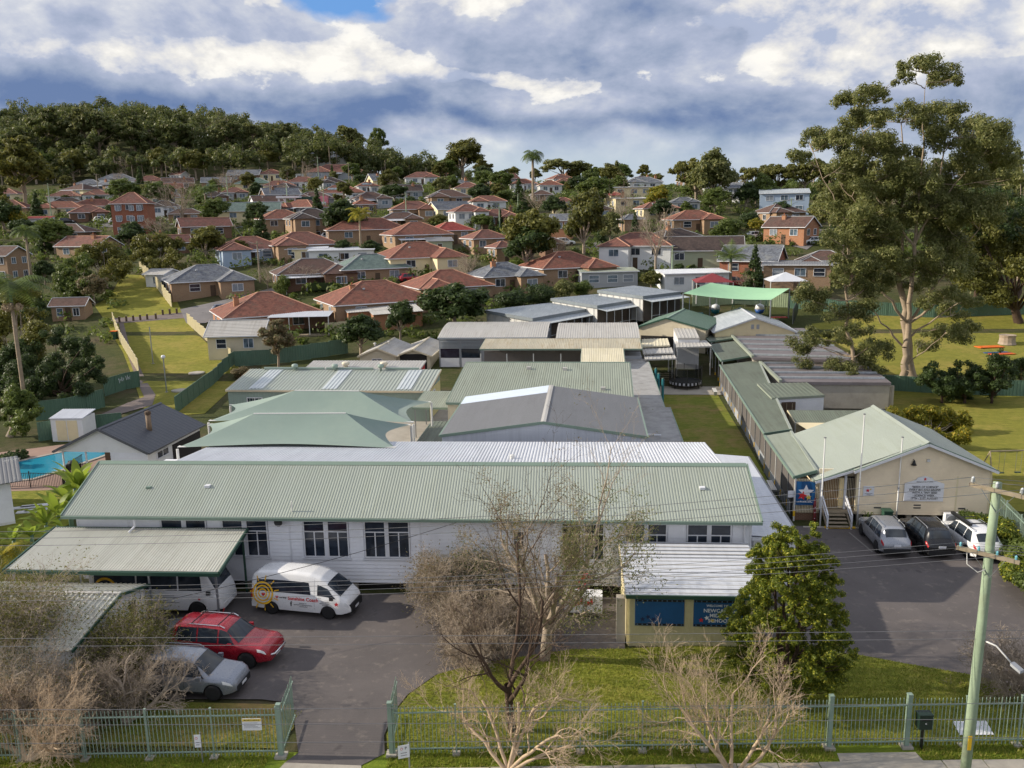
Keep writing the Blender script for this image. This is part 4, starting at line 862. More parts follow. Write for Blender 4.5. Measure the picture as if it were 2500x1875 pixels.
# porch bay: gate, door, steps
CR_METAL = pmat('cream_bars', c(214, 200, 170), .5)
MB().box(-6.2, -4.75, .6, .7, .8, 2.95).build('door_recess', pmat('ochre_interior', c(150, 112, 62), .7), cb)
MB().box(-5.1, -4.8, .35, .62, .9, 2.9).build('open_door', pmat('lit_cream_door', c(230, 206, 150), .6), cb)
for x0 in (-6.25, -4.72, -3.98): MB().box(x0-.07, x0+.07, .3, .42, .75, 3.1).build('porch_post', WHITE, cb)
me = MB().box(-.014, .014, -.014, .014, 0, 2.05).mesh('gate_bar', CR_METAL)
for i in range(13): link_obj('gate_bar', me, cb, (-6.1+i*.107, .36, .85))
for z in (.88, 2.88): MB().box(-6.15, -4.8, .345, .375, z-.02, z+.02).build('gate_rail', CR_METAL, cb)
me = MB().box(-.012, .012, -.012, .012, 0, 2.1).mesh('screen_bar', CR_METAL)
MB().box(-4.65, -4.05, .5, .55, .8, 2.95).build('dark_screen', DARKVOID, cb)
for i in range(6): link_obj('screen_bar', me, cb, (-4.6+i*.1, .4, .8))
MB().box(-6.25, -4.0, -.25, .6, .7, .8).build('landing', TIMBER, cb)
for i in range(4): MB().box(-6.05, -4.85, -1.3+i*.26, -1.02+i*.26, .14+i*.16, .19+i*.16).build('tread', TIMBER, cb)
for x0 in (-6.2, -4.72):
    MB().bar((x0, -1.35, .95), (x0, .1, 1.75), .08, .13).build('handrail', WHITE, cb); MB().bar((x0, -1.35, .55), (x0, .1, 1.35), .05, .1).build('handrail', WHITE, cb)
    MB().bar((x0, -1.3, 0), (x0, -1.3, 1.0), .1, .1).build('newel', WHITE, cb); MB().bar((x0, -1.35, .1), (x0, -.1, .75), .06, .18).build('stringer', TIMBER, cb)
MB().box(-5.75, -5.2, .25, .3, 3.02, 3.12).build('name_plate', W_GREY, cb)
bell = MB().lathe([(.03, .3), (.06, .28), (.1, .12), (.17, 0), (.15, 0)], 14); bell.build('bell', BLACKM, cb, True, loc=(-.75, -.16, 3.95)); MB().bar((-.75, 0, 4.27), (-.75, -.2, 4.27), .04, .04).build('bell_bracket', BLACKM, cb)
MB().box(.05, .25, -.12, 0, 4.15, 4.3).build('security_light', PALEPOST, cb)
for x, z in ((-2.75, 1.05), (-.3, 1.25), (-.3, 1.07), (2.45, 1.05)): MB().box(x-.22, x+.22, -.05, 0, z-.05, z+.05).build('sign_plate', pmat('plate_dark', c(90, 88, 84), .5) if 'plate_dark' not in MATS else MATS['plate_dark'], cb)
INK = pmat('black_ink', c(24, 24, 26), .6); REDINK = pmat('red_ink', c(206, 44, 48), .5); BLUEINK = pmat('navy_ink', c(30, 44, 84), .6); SIGNW = pmat('sign_white', c(226, 228, 234), .45, var=.03); GREYINK = pmat('grey_ink', c(96, 98, 104), .6); YELINK = pmat('yellow_ink', c(226, 196, 84), .5); BLUESIGN = pmat('sign_blue', c(22, 82, 134), .5, var=.15)
nb = thing('notice_board', 'white letter board on cream gable wall announcing science week', 'sign', (20.8, 53.26, 0), R_(1.0))
MB().prism([(-1.2, 0, 1.55), (1.22, 0, 1.55), (1.22, 0, 2.72), (.55, 0, 2.95), (.45, 0, 3.1), (.01, 0, 3.22), (-.43, 0, 3.1), (-.53, 0, 2.95), (-1.2, 0, 2.72)], (0, .06, 0)).build('board', SIGNW, nb)
for i, tx in enumerate(('"SEEDS OF SCIENCE"', 'EVERY BIG IDEA BEGINS', 'WITH A TINY SEED', '- SCIENCE WEEK -', '17TH - 21ST AUGUST')):
    put_text(nb, tx, .05, -.012, 2.5-i*.19, .18, INK, .004); MB().box(-1.0, 1.02, -.008, 0, 2.405-i*.19, 2.412-i*.19).build('rule', GREYINK, nb)
put_text(nb, 'NEWCASTLE MIDDLE SCHOOL', .01, -.012, 2.84, .075, BLUEINK)
MB().poly(*star_pts(.02, 3.02, .12, -.012)).build('star', REDINK, nb)
s2 = thing('wall_sign', 'small white square sign with red star near the porch', 'sign', (17.42, 53.26, 0)); MB().box(-.33, .33, 0, .04, 1.86, 2.5).build('board', SIGNW, s2); MB().poly(*star_pts(-.06, 2.22, .15, -.01)).build('star', REDINK, s2); MB().poly(*star_pts(.1, 2.3, .08, -.011, rot=.4)).build('small_star', YELINK, s2); MB().box(-.24, .24, -.008, 0, 1.99, 2.02).build('print_line', GREYINK, s2); MB().box(-.12, .12, -.008, 0, 1.92, 1.945).build('print_line', GREYINK, s2)
# banner and palings left of the porch
pl_ = thing('porch_palings', 'row of cream timber palings under the walkway end', 'fence', (12.8, 53.55, 0))
me = MB().box(-.03, .03, -.015, .015, 0, 2.3).mesh('paling', CR_METAL)
for i in range(17): link_obj('paling', me, pl_, (.05+i*.098, 0, .55))
for z in (.7, 1.9): MB().box(0, 1.7, .015, .05, z, z+.06).build('rail', TIMBER, pl_)
MB().box(0, 1.7, .1, .3, 0, .55).build('base', B_BROWN, pl_)
bn = thing('banner', 'blue vinyl banner with white, red and yellow stars left of the porch', 'banner', (13.5, 53.4, 0))
m = MB(); N = 10
for i in range(N): 
    x0, x1 = -.63+1.26*i/N, -.63+1.26*(i+1)/N; f = lambda x: .03*math.sin(x*7)
    m.add([(x0, f(x0), 1.12), (x1, f(x1), 1.12), (x1, f(x1), 2.72), (x0, f(x0), 2.72)], [(0, 1, 2, 3)])
m.build('cloth', BLUESIGN, bn, True)
MB().prism(star_pts(.05, 2.0, .52, -.06, .45), (0, .006, 0)).build('star_white', SIGNW, bn); MB().prism(star_pts(-.17, 1.78, .32, -.075, .45, .25), (0, .006, 0)).build('star_red', REDINK, bn); MB().prism(star_pts(.22, 1.66, .2, -.08, .45, -.2), (0, .006, 0)).build('star_yellow', YELINK, bn); [MB().box(-.5+k*.1, -.43+k*.1, -.065, -.06, 1.32, 1.36+.03*(k % 3)).build('print_mark', SIGNW, bn) for k in range(10)]
bg = thing('black_gate', 'black bar gate with white notice left of the banner', 'gate', (11.0, 53.3, 0), R_(8))
me = MB().box(-.013, .013, -.013, .013, 0, 1.9).mesh('bar', BLACKM)
for i in range(15): link_obj('bar', me, bg, (.06+i*.115, 0, .1))
for z in (.2, 1.95): MB().box(0, 1.75, -.02, .02, z, z+.04).build('rail', BLACKM, bg)
for x in (0, 1.75): MB().box(x-.04, x+.04, -.04, .04, 0, 2.15).build('gate_post', BLACKM, bg)
MB().box(1.45, 1.85, -.06, -.03, 1.6, 2.05).build('notice', SIGNW, bg)
tt = thing('totem_post', 'dark red carved totem post in front of the banner', 'post', (14.05, 52.95, 0)); MB().path([(0, 0, 0), (.02, 0, .6), (-.01, 0, 1.2), (0, 0, 1.75)], [.11, .09, .1, .05], 8).build('post', pmat('totem_red', c(120, 40, 44), .6), tt, True)
for z in (.4, .8, 1.15): MB().lathe([(.02, 0), (.035, .02), (.02, .04)], 8, (0, -.1, z)).build('dot', SIGNW, tt)
for i, (X, Y, hgt, lab) in enumerate(((14.26, 52.3, 5.9, 'bare flagpole left of the porch steps'), (16.56, 52.4, 7.4, 'tallest bare flagpole right of the porch steps'), (19.2, 53.15, 5.75, 'bare flagpole beside the notice board'))):
    f = thing('flagpole', lab, 'flagpole', (X, Y, 0)); MB().path([(0, 0, 0), (0, 0, hgt*.42), (0, 0, hgt*.42+.01), (0, 0, hgt)], [.055, .05, .036, .03], 10).build('pole', PALEPOST, f, True)
    MB().lathe([(.02, 0), (.09, .03), (.09, .06), (.02, .09)], 10, (0, 0, hgt)).build('truck', GREYROOF, f); MB().lathe([(.05, 0), (.07, .04), (.05, .08)], 10, (0, 0, hgt*.42)).build('collar', GALV, f)
    MB().path([(.05, 0, 1.2), (.045, 0, hgt)], .006, 4).build('halyard', PALEPOST, f)
ac = thing('air_conditioner', 'white outdoor air conditioner unit under the cream wall', 'air conditioner', (22.55, 53.0, 0), R_(1)); MB().box(-.48, .48, -.2, .2, .08, .88).build('casing', SIGNW, ac); MB().lathe([(.32, 0), (.32, -.02), (.05, -.03)], 20, (-.1, -.2, .48), 'y').build('fan_grille', W_GREY, ac)
for x in (-.35, .35): MB().box(x-.05, x+.05, -.2, .2, 0, .08).build('foot', BLACKM, ac)
for i, (x, mt, lab) in enumerate(((17.35, TEAL, 'teal pot with leafy plant beside porch steps'), (24.0-.2, BLUEP, 'blue glazed pot with strappy plant by the cream wall'), (24.35, REDP, 'red glazed pot with leafy plant by the cream wall'))):
    pt = thing('potted_plant', lab, 'plant', (x, 52.85, 0)); MB().lathe([(.14, 0), (.22, .3), (.24, .36), (.2, .36), (.18, .3)], 14).build('pot', mt, pt, True)
    m = MB()
    for k in range(26):
        a_ = random.uniform(0, 6.28); r1 = random.uniform(.2, .5); h1 = random.uniform(.3, .7); d = Vector((math.cos(a_), math.sin(a_), 0)); s_ = Vector((-d.y, d.x, 0))*.04
        m.add([Vector((0, 0, .3))-s_, Vector((0, 0, .3))+s_, d*r1*.6+Vector((0, 0, .3+h1))+s_, d*r1*.6+Vector((0, 0, .3+h1))-s_, d*r1+Vector((0, 0, .2+h1*.8))], [(0, 1, 2, 3), (3, 2, 4)])
    m.build('leaves', L_MID, pt)
wb = thing('wheelie_bin', 'dark green wheelie bin against the cream wall', 'bin', (18.55, 53.0, 0)); MB().prism([(-.26, -.28, .05), (.26, -.28, .05), (.26, .25, .05), (-.26, .25, .05)], (0, -.04, .92)).build('body', GTRIM, wb); MB().box(-.3, .3, -.36, .28, .97, 1.05).build('lid', GTRIM, wb)
kb = set_props(MB().box(13.2, 25, 52.1, 52.25, 0, .12).build('kerb', CONC), kind='structure')
set_props(MB().box(14.5, 16.4, 52.08, 52.26, .004, .135).build('yellow_kerb_edge', YELLOW), kind='structure')
for a, b_ in (((2073, 1302), (2130, 1350)), ((2255, 1310), (2300, 1352))):
    p, q = gp(*a), gp(*b_); d = (q-p).normalized(); n = Vector((d.y, -d.x, 0))*.05; sheet('bay_line', [p-n, p+n, q+n, q-n], .061, pmat('worn_line', c(130, 126, 122), .8, var=.2) if 'worn_line' not in MATS else MATS['worn_line'])

# ---------------------------------------------------------------- entry shed with welcome signs
es = thing('entry_shed', 'cream ribbed metal shed with white roof at edge of front lawn', 'shed', (1.55, 36.45, 0), R_(1.6))
MB().box(0, 6.2, 0, 5.0, 0.02, 2.62).build('wall', pmat('cream_steel', c(206, 196, 156), .55, var=.06, dirt=c(170, 156, 120), dirt_amt=.3), es)
me = MB().box(-.03, .03, -.03, .01, .04, 2.6).mesh('wall_rib', MATS['cream_steel'])
for i in range(32): link_obj('wall_rib', me, es, (.08+i*.195, 0, 0))
MB().corr((6.4, -.2, 2.68), (6.4, 5.15, 3.12), (-.15, 5.15, 3.12), (-.15, -.2, 2.68), .36, .07, 'wave').build('roof_sheet', WHITEROOF, es)
[MB().bar((-.15, -.05+k*.38, 2.765+k*.38*.0822), (6.4, -.05+k*.38, 2.765+k*.38*.0822), .05+.03*(k % 3 == 1), .012).build('roof_line_strip', GREYROOF if k % 4 == 1 else PALEROOF, es) for k in range(14)]; MB().box(-.15, 6.4, -.3, -.2, 2.55, 2.72).build('fascia', GTRIM, es); MB().bar((-.18, -.2, 2.62), (-.18, 5.15, 3.05), .05, .14).build('barge_board', CREAMTRIM, es)  # thin grey strips added along the ribs so the roof's lines show
MB().box(-.06, .0, .1, 4.9, .05, 2.6).build('side_wall', MATS['cream_steel'], es)
for i, (x0, x1, lines) in enumerate(((.3, 2.55, None), (2.98, 5.3, ('WELCOME TO', 'NEWCASTLE', 'MIDDLE', 'SCHOOL')))):
    sg = thing('welcome_sign', ['plain deep blue patterned panel sign on cream shed, left', 'deep blue welcome sign with white lettering beside the conifer'][i], 'sign', es.matrix_world @ Vector((0, 0, 0)), 0)
    sg.location = (1.55+x0, 36.36+x0*.028, 0); sg.rotation_euler = (0, 0, R_(1.6)); w = x1-x0
    MB().box(0, w, 0, .05, 1.12, 2.45).build('panel', BLUESIGN, sg)
    BAND = MATS.get('sign_band') or pmat('sign_band', c(86, 112, 140), .5)
    for z in (1.14, 2.33):
        MB().box(.02, w-.02, -.012, 0, z, z+.1).build('border_band', INK, sg)
        for k in range(10): MB().lathe([(.035, 0), (.035, -.006)], 10, (w*(k+.5)/10, -.012, z+.05), 'y').build('roundel', BAND, sg)
    if lines:
        for k, (tx, sz, z) in enumerate(zip(lines, (.15, .25, .25, .25), (2.17, 1.92, 1.68, 1.42))): put_text(sg, tx, w*.5 if k else w*.46, -.012, z, sz, SIGNW)
    for k in range(3): MB().poly(*star_pts(.35+.25*k, 1.45+.12*(k % 2), .13, -.012, .45, k)).build('star', (REDINK, SIGNW, YELINK)[k] if lines else BLUEINK, sg)
tk = thing('shed_pillar', 'pale rendered pillar at the left corner of the cream shed', 'pillar', (1.0, 36.7, 0)); MB().box(0, .42, 0, .42, 0, 2.3).build('post', CONC, tk)
wbx = thing('white_box', 'white box with faded red marks below the facade windows', 'box', (gp(1425, 1478).x, 39.4, 0)); MB().box(-.95, .95, -.4, .4, .35, 1.25).build('box', SIGNW, wbx); [MB().box(-.45+k*.16, -.33+k*.16, -.41, -.4, .72+.05*(k % 3), .8+.16*((k*7) % 3)).build('red_mark', REDINK, wbx) for k in range(6)]
for x in (-.8, .8): MB().box(x-.05, x+.05, -.3, .3, 0, .35).build('leg', GALV, wbx)
rc = thing('red_chair_stack', 'stack of red plastic chairs against white facade', 'chairs', (gp(1425, 1440).x, 40.9, 0))
for k in range(3): MB().box(-.3, .3, -.25, .25, .4+k*.3, .46+k*.3).build('seat', REDP, rc); MB().box(-.3, .3, .2, .26, .46+k*.3, .9+k*.3).build('backrest', REDP, rc)
for x in (-.25, .25):
    for y in (-.2, .2): MB().box(x-.02, x+.02, y-.02, y+.02, 0, .42).build('leg', BLACKM, rc)

# ---------------------------------------------------------------- carports on the left
cp = thing('bus_carport', 'wide speckled carport roof with green fascia over the parked bus', 'carport', (-23.8, 36.7, 0), R_(1.8))
MB().corr((-5.5, 0, 3.0), (5.45, 0, 3.0), (5.3, 4.15, 3.6), (-5.4, 4.15, 3.6), .15, .035).build('roof_sheet', CARROOF, cp)
MB().box(-5.5, 5.5, -.14, -.01, 2.82, 3.0).build('gutter', GTRIM, cp); MB().bar((5.5, -.1, 2.97), (5.35, 4.2, 3.57), .08, .2).build('barge_board', GTRIM, cp); MB().bar((-5.55, -.1, 2.97), (-5.45, 4.2, 3.57), .08, .2).build('barge_board', GTRIM, cp); MB().box(-5.4, 5.35, 4.16, 4.26, 3.42, 3.64).build('rear_fascia', GTRIM, cp)
posts(cp, [(-5.2, .15), (-1.7, .15), (1.8, .15), (5.2, .15)], 2.85, GALV, .09); posts(cp, [(-5.2, 4.0), (5.1, 4.0)], 3.4, GTRIM, .09)
A, B = gp(181, 1577, 2.4), gp(360, 1416, 2.4); 
s2b = thing('garden_shed', 'pale ribbed roof store shed half hidden by shrubs below the carport', 'shed', (-22.0, 30.4, 0), R_(90+1.5))
L_ = 6.2; W_ = 8.5
MB().prism([(0, 0, 0), (L_, 0, 0), (L_, 0, 2.35), (L_*.62, 0, 2.95), (0, 0, 2.35)], (0, W_, 0)).build('wall', W_WHITE, s2b)
MB().corr((-.2, W_, 2.37), (-.2, -.2, 2.37), (L_*.62, -.2, 3.0), (L_*.62, W_, 3.0), .25, .05, 'rib').build('roof_sheet', CARROOF, s2b); MB().corr((L_+.2, -.2, 2.3), (L_+.2, W_, 2.3), (L_*.62, W_, 3.0), (L_*.62, -.2, 3.0), .25, .05, 'rib').build('roof_sheet', CARROOF, s2b)
MB().bar((-.2, -.24, 2.33), (L_*.62, -.24, 2.97), .05, .14).build('barge_board', GTRIM, s2b); MB().bar((L_+.2, -.24, 2.27), (L_*.62, -.24, 2.97), .05, .14).build('barge_board', GTRIM, s2b); MB().box(L_*.62-.08, L_*.62+.08, -.2, W_, 3.0, 3.07).build('ridge_cap', PALEROOF, s2b)
for i in range(12): MB().box(.3+i*.5, .33+i*.5, -.02, .01, .05, 2.3).build('cladding_joint', GREYROOF, s2b)
MB().box(4.7, 5.3, -.04, .02, 1.3, 2.0).build('window', GLASSD, s2b)

# ---------------------------------------------------------------- palisade fence along the street
PK = MB(); PK.box(-.0115, .0115, -.0115, .0115, .09, 1.98); PK.lathe([(.014, 1.98), (.02, 2.0), (.004, 2.06)], 6); PKM = PK.mesh('picket', PALISADE)
FT = MB().box(-.15, .15, -.15, .15, 0, .1).mesh('footing', CONC)
def palisade(name, label, A, B, nbays, cat='fence', hgt=2.0, gate=False, group=None, posts_=True):
    A, B = Vector((*A, 0)), Vector((*B, 0)); d = B-A; L = d.length; r = thing(name, label, cat, A, math.atan2(d.y, d.x), group)
    n = int(L/.145)
    for i in range(1, n):
        o = link_obj('picket', PKM, r, (L*i/n, random.uniform(-.004, .004), .05 if gate else 0)); o.rotation_euler = (random.uniform(-.006, .006), random.uniform(-.006, .006), 0)
    for z in (.28, 1.78): MB().box(0, L, -.02, .02, z-.022, z+.022).build('rail', PALISADE, r)
    if posts_:
        for i in range(nbays+1):
            x = L*i/nbays; MB().box(x-.027, x+.027, -.046, .01, 0, 2.1).build('fence_post', PALISADE, r); MB().prism([(x-.04, -.06, 2.1), (x+.04, -.06, 2.1), (x+.04, .022, 2.1), (x-.04, .022, 2.1)], (0, 0, .03)).build('post_cap', PALISADE, r); link_obj('footing', FT, r, (x, -.02, 0))
    return r
palisade('palisade_fence', 'green palisade fence left of the driveway gate', (-24, Yf(-24)), (-11.85, Yf(-11.85)), 5)
palisade('palisade_fence', 'long green palisade fence along the front lawn', (-7.5, Yf(-7.5)), (8.75, Yf(8.75)), 7)
palisade('palisade_fence', 'green palisade fence right of the pedestrian gate', (11.75, Yf(11.75)), (24, Yf(24)), 6)
palisade('pedestrian_gate', 'closed green bar gate between two thick posts by the letterbox', (8.85, Yf(8.85)-.02), (11.6, Yf(11.6)-.02), 1, 'gate', gate=True, posts_=False)
palisade('driveway_gate', 'open left leaf of the green driveway gate', (-11.72, Yf(-11.7)+.08), (-12.05, 29.55), 1, 'gate', gate=True, posts_=False)
palisade('driveway_gate', 'open right leaf of the green driveway gate', (-7.65, Yf(-7.6)+.08), (-7.85, 29.8), 1, 'gate', gate=True, posts_=False)
for lab, X in (('thick green gatepost on the left side of the driveway', -11.75), ('thick green gatepost on the right side of the driveway', -7.62), ('thick green post left of the pedestrian gate', 8.78), ('thick green post beside the black letterbox', 11.67)):
    g = thing('gate_post', lab, 'gatepost', (X, Yf(X), 0), FA); MB().box(-.08, .08, -.08, .08, 0, 2.2).build('post', PALISADE, g); MB().box(-.09, .09, -.09, .09, 2.2, 2.24).build('post_cap', PALISADE, g); link_obj('footing', FT, g, scale=1.3)
rf = palisade('palisade_fence', 'green palisade fence climbing beside the right hand hedge', (24.3, 44.5), (25.6, 54.5), 4)
lb = thing('letterbox', 'dark green letterbox on the fence by the pedestrian gate', 'letterbox', (12.2, Yf(12.2)-.12, 0), FA); MB().box(-.24, .24, -.2, .12, .95, 1.5).build('box', pmat('letterbox_green', c(28, 48, 42), .4), lb); MB().prism([(-.26, -.22, 1.5), (.26, -.22, 1.5), (.26, .14, 1.5), (-.26, .14, 1.5)], (0, 0, .05)).build('lid', MATS['letterbox_green'], lb); MB().box(-.16, .16, -.212, -.2, 1.32, 1.36).build('slot', INK, lb); MB().box(-.03, .03, -.05, .05, 0, .95).build('stand', BLACKM, lb); MB().lathe([(.03, 0), (.03, -.01)], 10, (0, -.2, 1.2), 'y').build('lock', PALEPOST, lb)
sn = thing('security_notice', 'small white and yellow security notice on the left fence', 'sign', (-12.75, Yf(-12.75)-.06, 0), FA); MB().box(-.36, .36, -.01, .01, 1.2, 1.68).build('plate', SIGNW, sn); MB().box(-.35, .35, -.014, -.01, 1.57, 1.67).build('header', YELINK, sn); put_text(sn, 'SECURITY NOTICE', 0, -.016, 1.615, .07, INK)
for k in range(5): MB().box(-.3, .3-.08*(k % 3), -.013, -.01, 1.3+k*.05, 1.312+k*.05).build('print_line', GREYINK, sn)
for lab, X, Y, rz, w in (('narrow white parking sign on the verge below the left fence', -14.6, 26.7, 8, .2), ('white school zone parking sign tilted beside the driveway', -6.75, 26.85, 22, .38)):
    g = thing('street_sign', lab, 'sign', (X, Y, 0), R_(rz)); MB().path([(0, 0, 0), (0, 0, 1.3 if w < .3 else 1.15)], .03, 8).build('pole', GALV, g); z1 = 1.22 if w < .3 else 1.12
    MB().box(-w-.02, .02, -.045, -.035, z1-.52, z1).build('plate', SIGNW, g); put_text(g, 'P', -w*.3, -.05, z1-.13, .15, GREYINK) if w > .3 else None
    MB().lathe([(.05, 0), (.05, -.004)], 14, (-w*.7, -.046, z1-.14), 'y').build('symbol', REDINK, g); MB().lathe([(.035, 0), (.035, -.004)], 14, (-w*.7, -.051, z1-.14), 'y').build('symbol_core', SIGNW, g)
    for k in range(2): MB().box(-w*.8, -w*.2, -.049, -.045, z1-.32-k*.1, z1-.3-k*.1).build('print_line', GREYINK, g)
pp = set_props(sheet('concrete_pad', [(13.9, Yf(13.9)+.5), (15.2, Yf(15.2)+.5), (15.3, Yf(15.3)+1.4), (14, Yf(14)+1.4)], .15, SIGNW), kind='structure')

# ---------------------------------------------------------------- power poles and wires
POLEM = pmat('treated_pole', c(146, 164, 138), .85, var=.14, scale=.9, dirt=c(118, 112, 92), dirt_amt=.5, bumpy=.3)
CERAM = pmat('porcelain', c(196, 202, 206), .25); CERAMB = pmat('blue_insulator', c(120, 186, 200), .25)
po = thing('power_pole', 'tall green timber power pole with two crossarms in the right foreground', 'power pole', (13.15, 28.0, 0))
MB().path([(0, 0, 0), (.02, 0, 3), (.05, 0, 6), (.06, 0, 9), (.1, 0, 11.0)], [.175, .165, .155, .145, .135], 16).build('pole', POLEM, po, True)
def crossarm(z, a, b_, col_, n):
    a, b_ = Vector(a), Vector(b_); MB().bar(a, b_, .1, .13).build('crossarm', TIMBER, po)
    for i in range(n):
        p = a.lerp(b_, .06+.88*i/(n-1)); m = MB(); m.lathe([(.02, .06), (.025, .12), (.08, .13), (.03, .17), (.075, .18), (.03, .22), (.065, .23), (.02, .3)] if col_ is CERAM else [(.02, .06), (.05, .1), (.03, .14), (.05, .17), (.02, .22)], 12, p); m.build('insulator', col_, po, True)
    mid = a.lerp(b_, .5)
    for s in (-1, 1): MB().bar(mid+(b_-a).normalized()*.5*s+Vector((0, -.06, -.03)), (0.06, -.17, z-.6), .03, .012).build('brace', GALV, po)
arm1 = ((-.42, .35, 10.95), (.75, -1.0, 10.5)); arm1 = ((-.52, -.55, 10.72), (.62, .1, 10.55))
crossarm(10.6, (-.62, .38, 10.8), (.7, -.62, 10.7), CERAM, 3)
crossarm(8.3, (-.85, .35, 8.55), (.75, -.62, 8.45), CERAMB, 4)
lp = MB().path([(.15, -.1, 5.35), (.45, -.3, 5.28), (.7, -.45, 5.0), (.85, -.55, 4.82)], .03, 8); lp.build('lamp_arm', PALEPOST, po, True)
MB().prism([(.8, -.62, 4.84), (.98, -.5, 4.84), (1.18, -.78, 4.7), (1.0, -.9, 4.7)], (0, 0, -.1)).build('street_light', W_GREY, po)
MB().box(-.09, .03, -.2, -.18, 1.2, 1.75).build('pole_tag', YELLOW, po); MB().path([(-.55, .25, 8.5), (-.62, .0, 8.1), (-.3, -.1, 7.85), (-.1, -.2, 8.0)], .015, 5).build('jumper', PALEPOST, po, True)
WIREM = pmat('wire', c(126, 126, 128), .5, metal=.3); WIRED = pmat('dark_cable', c(30, 30, 34), .6)
def wire(label, a, b_, sag, r=.012, mat=None):
    r *= .72
    a, b_ = Vector(a), Vector(b_); n = 40
    m = MB().path([a.lerp(b_, i/n)-Vector((0, 0, sag*4*(i/n)*(1-i/n))) for i in range(n+1)], r, 5); o = m.build('wire', mat or WIREM, smooth=True); return set_props(o, label, 'wire', 'overhead wires')
O = Vector((13.15, 28.0, 0))
def far_end(p, X): return Vector((X, p.y+(X-p.x)*.0985*.85, p.z))
for i, (pt, lab) in enumerate((((-.58, .35, 11.05), 'top overhead wire crossing in front of the green roof, far side'), ((.04, -.1, 11.0), 'top overhead wire crossing in front of the green roof, middle'), ((.66, -.58, 10.95), 'top overhead wire crossing in front of the facade windows'))):
    p = O+Vector(pt); wire(lab, p, far_end(p, -48)+Vector((0, 0, -.3)), 1.4); wire('short overhead wire leaving the pole to the right edge, upper '+('far', 'middle', 'near')[i], p, far_end(p, 60), 1.2)
for i, pt in enumerate(((-.78, .3, 8.75), (-.28, .0, 8.75), (.2, -.28, 8.72), (.68, -.56, 8.7))):
    p = O+Vector(pt); wire(('farthest', 'second', 'third', 'nearest')[i]+' lower overhead wire crossing above the car park roof level', p, far_end(p, -48), 1.3, .011); wire('short lower overhead wire leaving the pole right, '+('farthest', 'second', 'third', 'nearest')[i], p, far_end(p, 60), 1.1, .011)
for i, (z, dy) in enumerate(((5.75, 0), (5.5, -.1), (3.35, -.6), (2.95, -.9), (2.45, -1.2))):
    p = O+Vector((-.1, dy, z)); wire('low telecom cable over lawn and fence, '+('highest', 'second', 'third', 'fourth', 'lowest')[i]+' of five', Vector((60, p.y+4.0, z+.3)), Vector((-48, p.y-5.0, z+.1)), .35, .013, WIREM if i < 2 else GREYROOF)
wire('black service cable rising from the left shrubs to the facade eave', (-21, 33.0, 2.9), (mlx(1130)+MO.x, 41.3, 4.2), .25, .02, WIRED)
# ---------------------------------------------------------------- panel fences, pool yard, park
_PN = {}
def panel_fence(label, pts, mat, h=1.8, bay=2.35, top=None, group=None, px=False, name='panel_fence'):
    P = [at(*p) if px else Vector((p[0], p[1], float(T(p[0], p[1])))) for p in pts]
    r = thing(name, label, 'fence', P[0], 0, group); o = P[0]
    for a, b_ in zip(P[:-1], P[1:]):
        L = math.hypot(b_.x-a.x, b_.y-a.y); n = max(1, int(round(L/bay))); rz = math.atan2(b_.y-a.y, b_.x-a.x); w = L/n
        key = (round(w, 2), h, mat.name)
        if key not in _PN:
            m = MB(); k = 8
            for i in range(k):
                x0 = w*i/k; x1 = w*(i+1)/k; xm = x0+(x1-x0)*.55
                m.add([(x0, -.02, 0), (xm, -.02, 0), (xm+.03, .02, 0), (x1-.03, .02, 0), (x1, -.02, 0), (x0, -.02, h), (xm, -.02, h), (xm+.03, .02, h), (x1-.03, .02, h), (x1, -.02, h)], [(j, j+1, j+6, j+5) for j in range(4)])
            m.box(0, w, -.03, .03, h-.02, h+.03); _PN[key] = (m.mesh('fence_panel', mat), MB().box(-.03, .03, -.04, .04, 0, h+.04).mesh('fence_post', mat))
        for i in range(n):
            p = a.lerp(b_, i/n); q = a.lerp(b_, (i+.5)/n); z = float(T(q.x, q.y)) if True else 0
            link_obj('fence_panel', _PN[key][0], r, (p.x-o.x, p.y-o.y, z-o.z), rz); link_obj('fence_post', _PN[key][1], r, (p.x-o.x, p.y-o.y, z-o.z), rz)
    return r
panel_fence('long green metal panel fence curving along the park strip past the long shed', [(430, 1010), (500, 955), (545, 915), (575, 888)], GREENFENCE, px=True)
panel_fence('green metal panel fence behind the long shed and twin garages', [(575, 895), (660, 890), (760, 876), (850, 862)], GREENFENCE, px=True, h=2.0)
panel_fence('beige metal panel fence beside the park lane, below the patio house', [(458, 790), (500, 828), (535, 858), (566, 886)], BEIGEFENCE, px=True)
panel_fence('tall beige metal panel fence climbing the upper park lane', [(342, 664), (372, 690), (420, 752)], BEIGEFENCE, px=True, h=2.2)
panel_fence('pale panel fence on the left edge of the park path', [(276, 788), (296, 840), (340, 915)], BEIGEFENCE, px=True, h=1.9)
panel_fence('green panel fence with white graffiti at the path bend', [(342, 945), (310, 950), (256, 968)], GREENFENCE, px=True, h=2.0)
gf = thing('graffiti', 'white scrawled graffiti on the green panel fence', 'graffiti', (0, 0, 0)); a = at(300, 951); 
[MB().path([(x+i*.11*s_, 0, .28*math.sin(i*2.3+k)+.1*math.cos(i*5.1)) for i in range(n_)], .022, 5).build('scrawl', SIGNW, gf) for k, (x, n_, s_) in enumerate(((-1.3, 12, .9), (.05, 4, 1.0), (.45, 13, .9)))]; gf.location = (a.x+.6, a.y-.25, 1.4); gf.rotation_euler = (0, 0, math.atan2(at(310, 950).y-at(256, 968).y, at(310, 950).x-at(256, 968).x))
panel_fence('shaded green panel fence stepping down behind the garden shed', [(256, 994), (170, 1018), (88, 1028)], GREENFENCE, px=True, h=2.0)
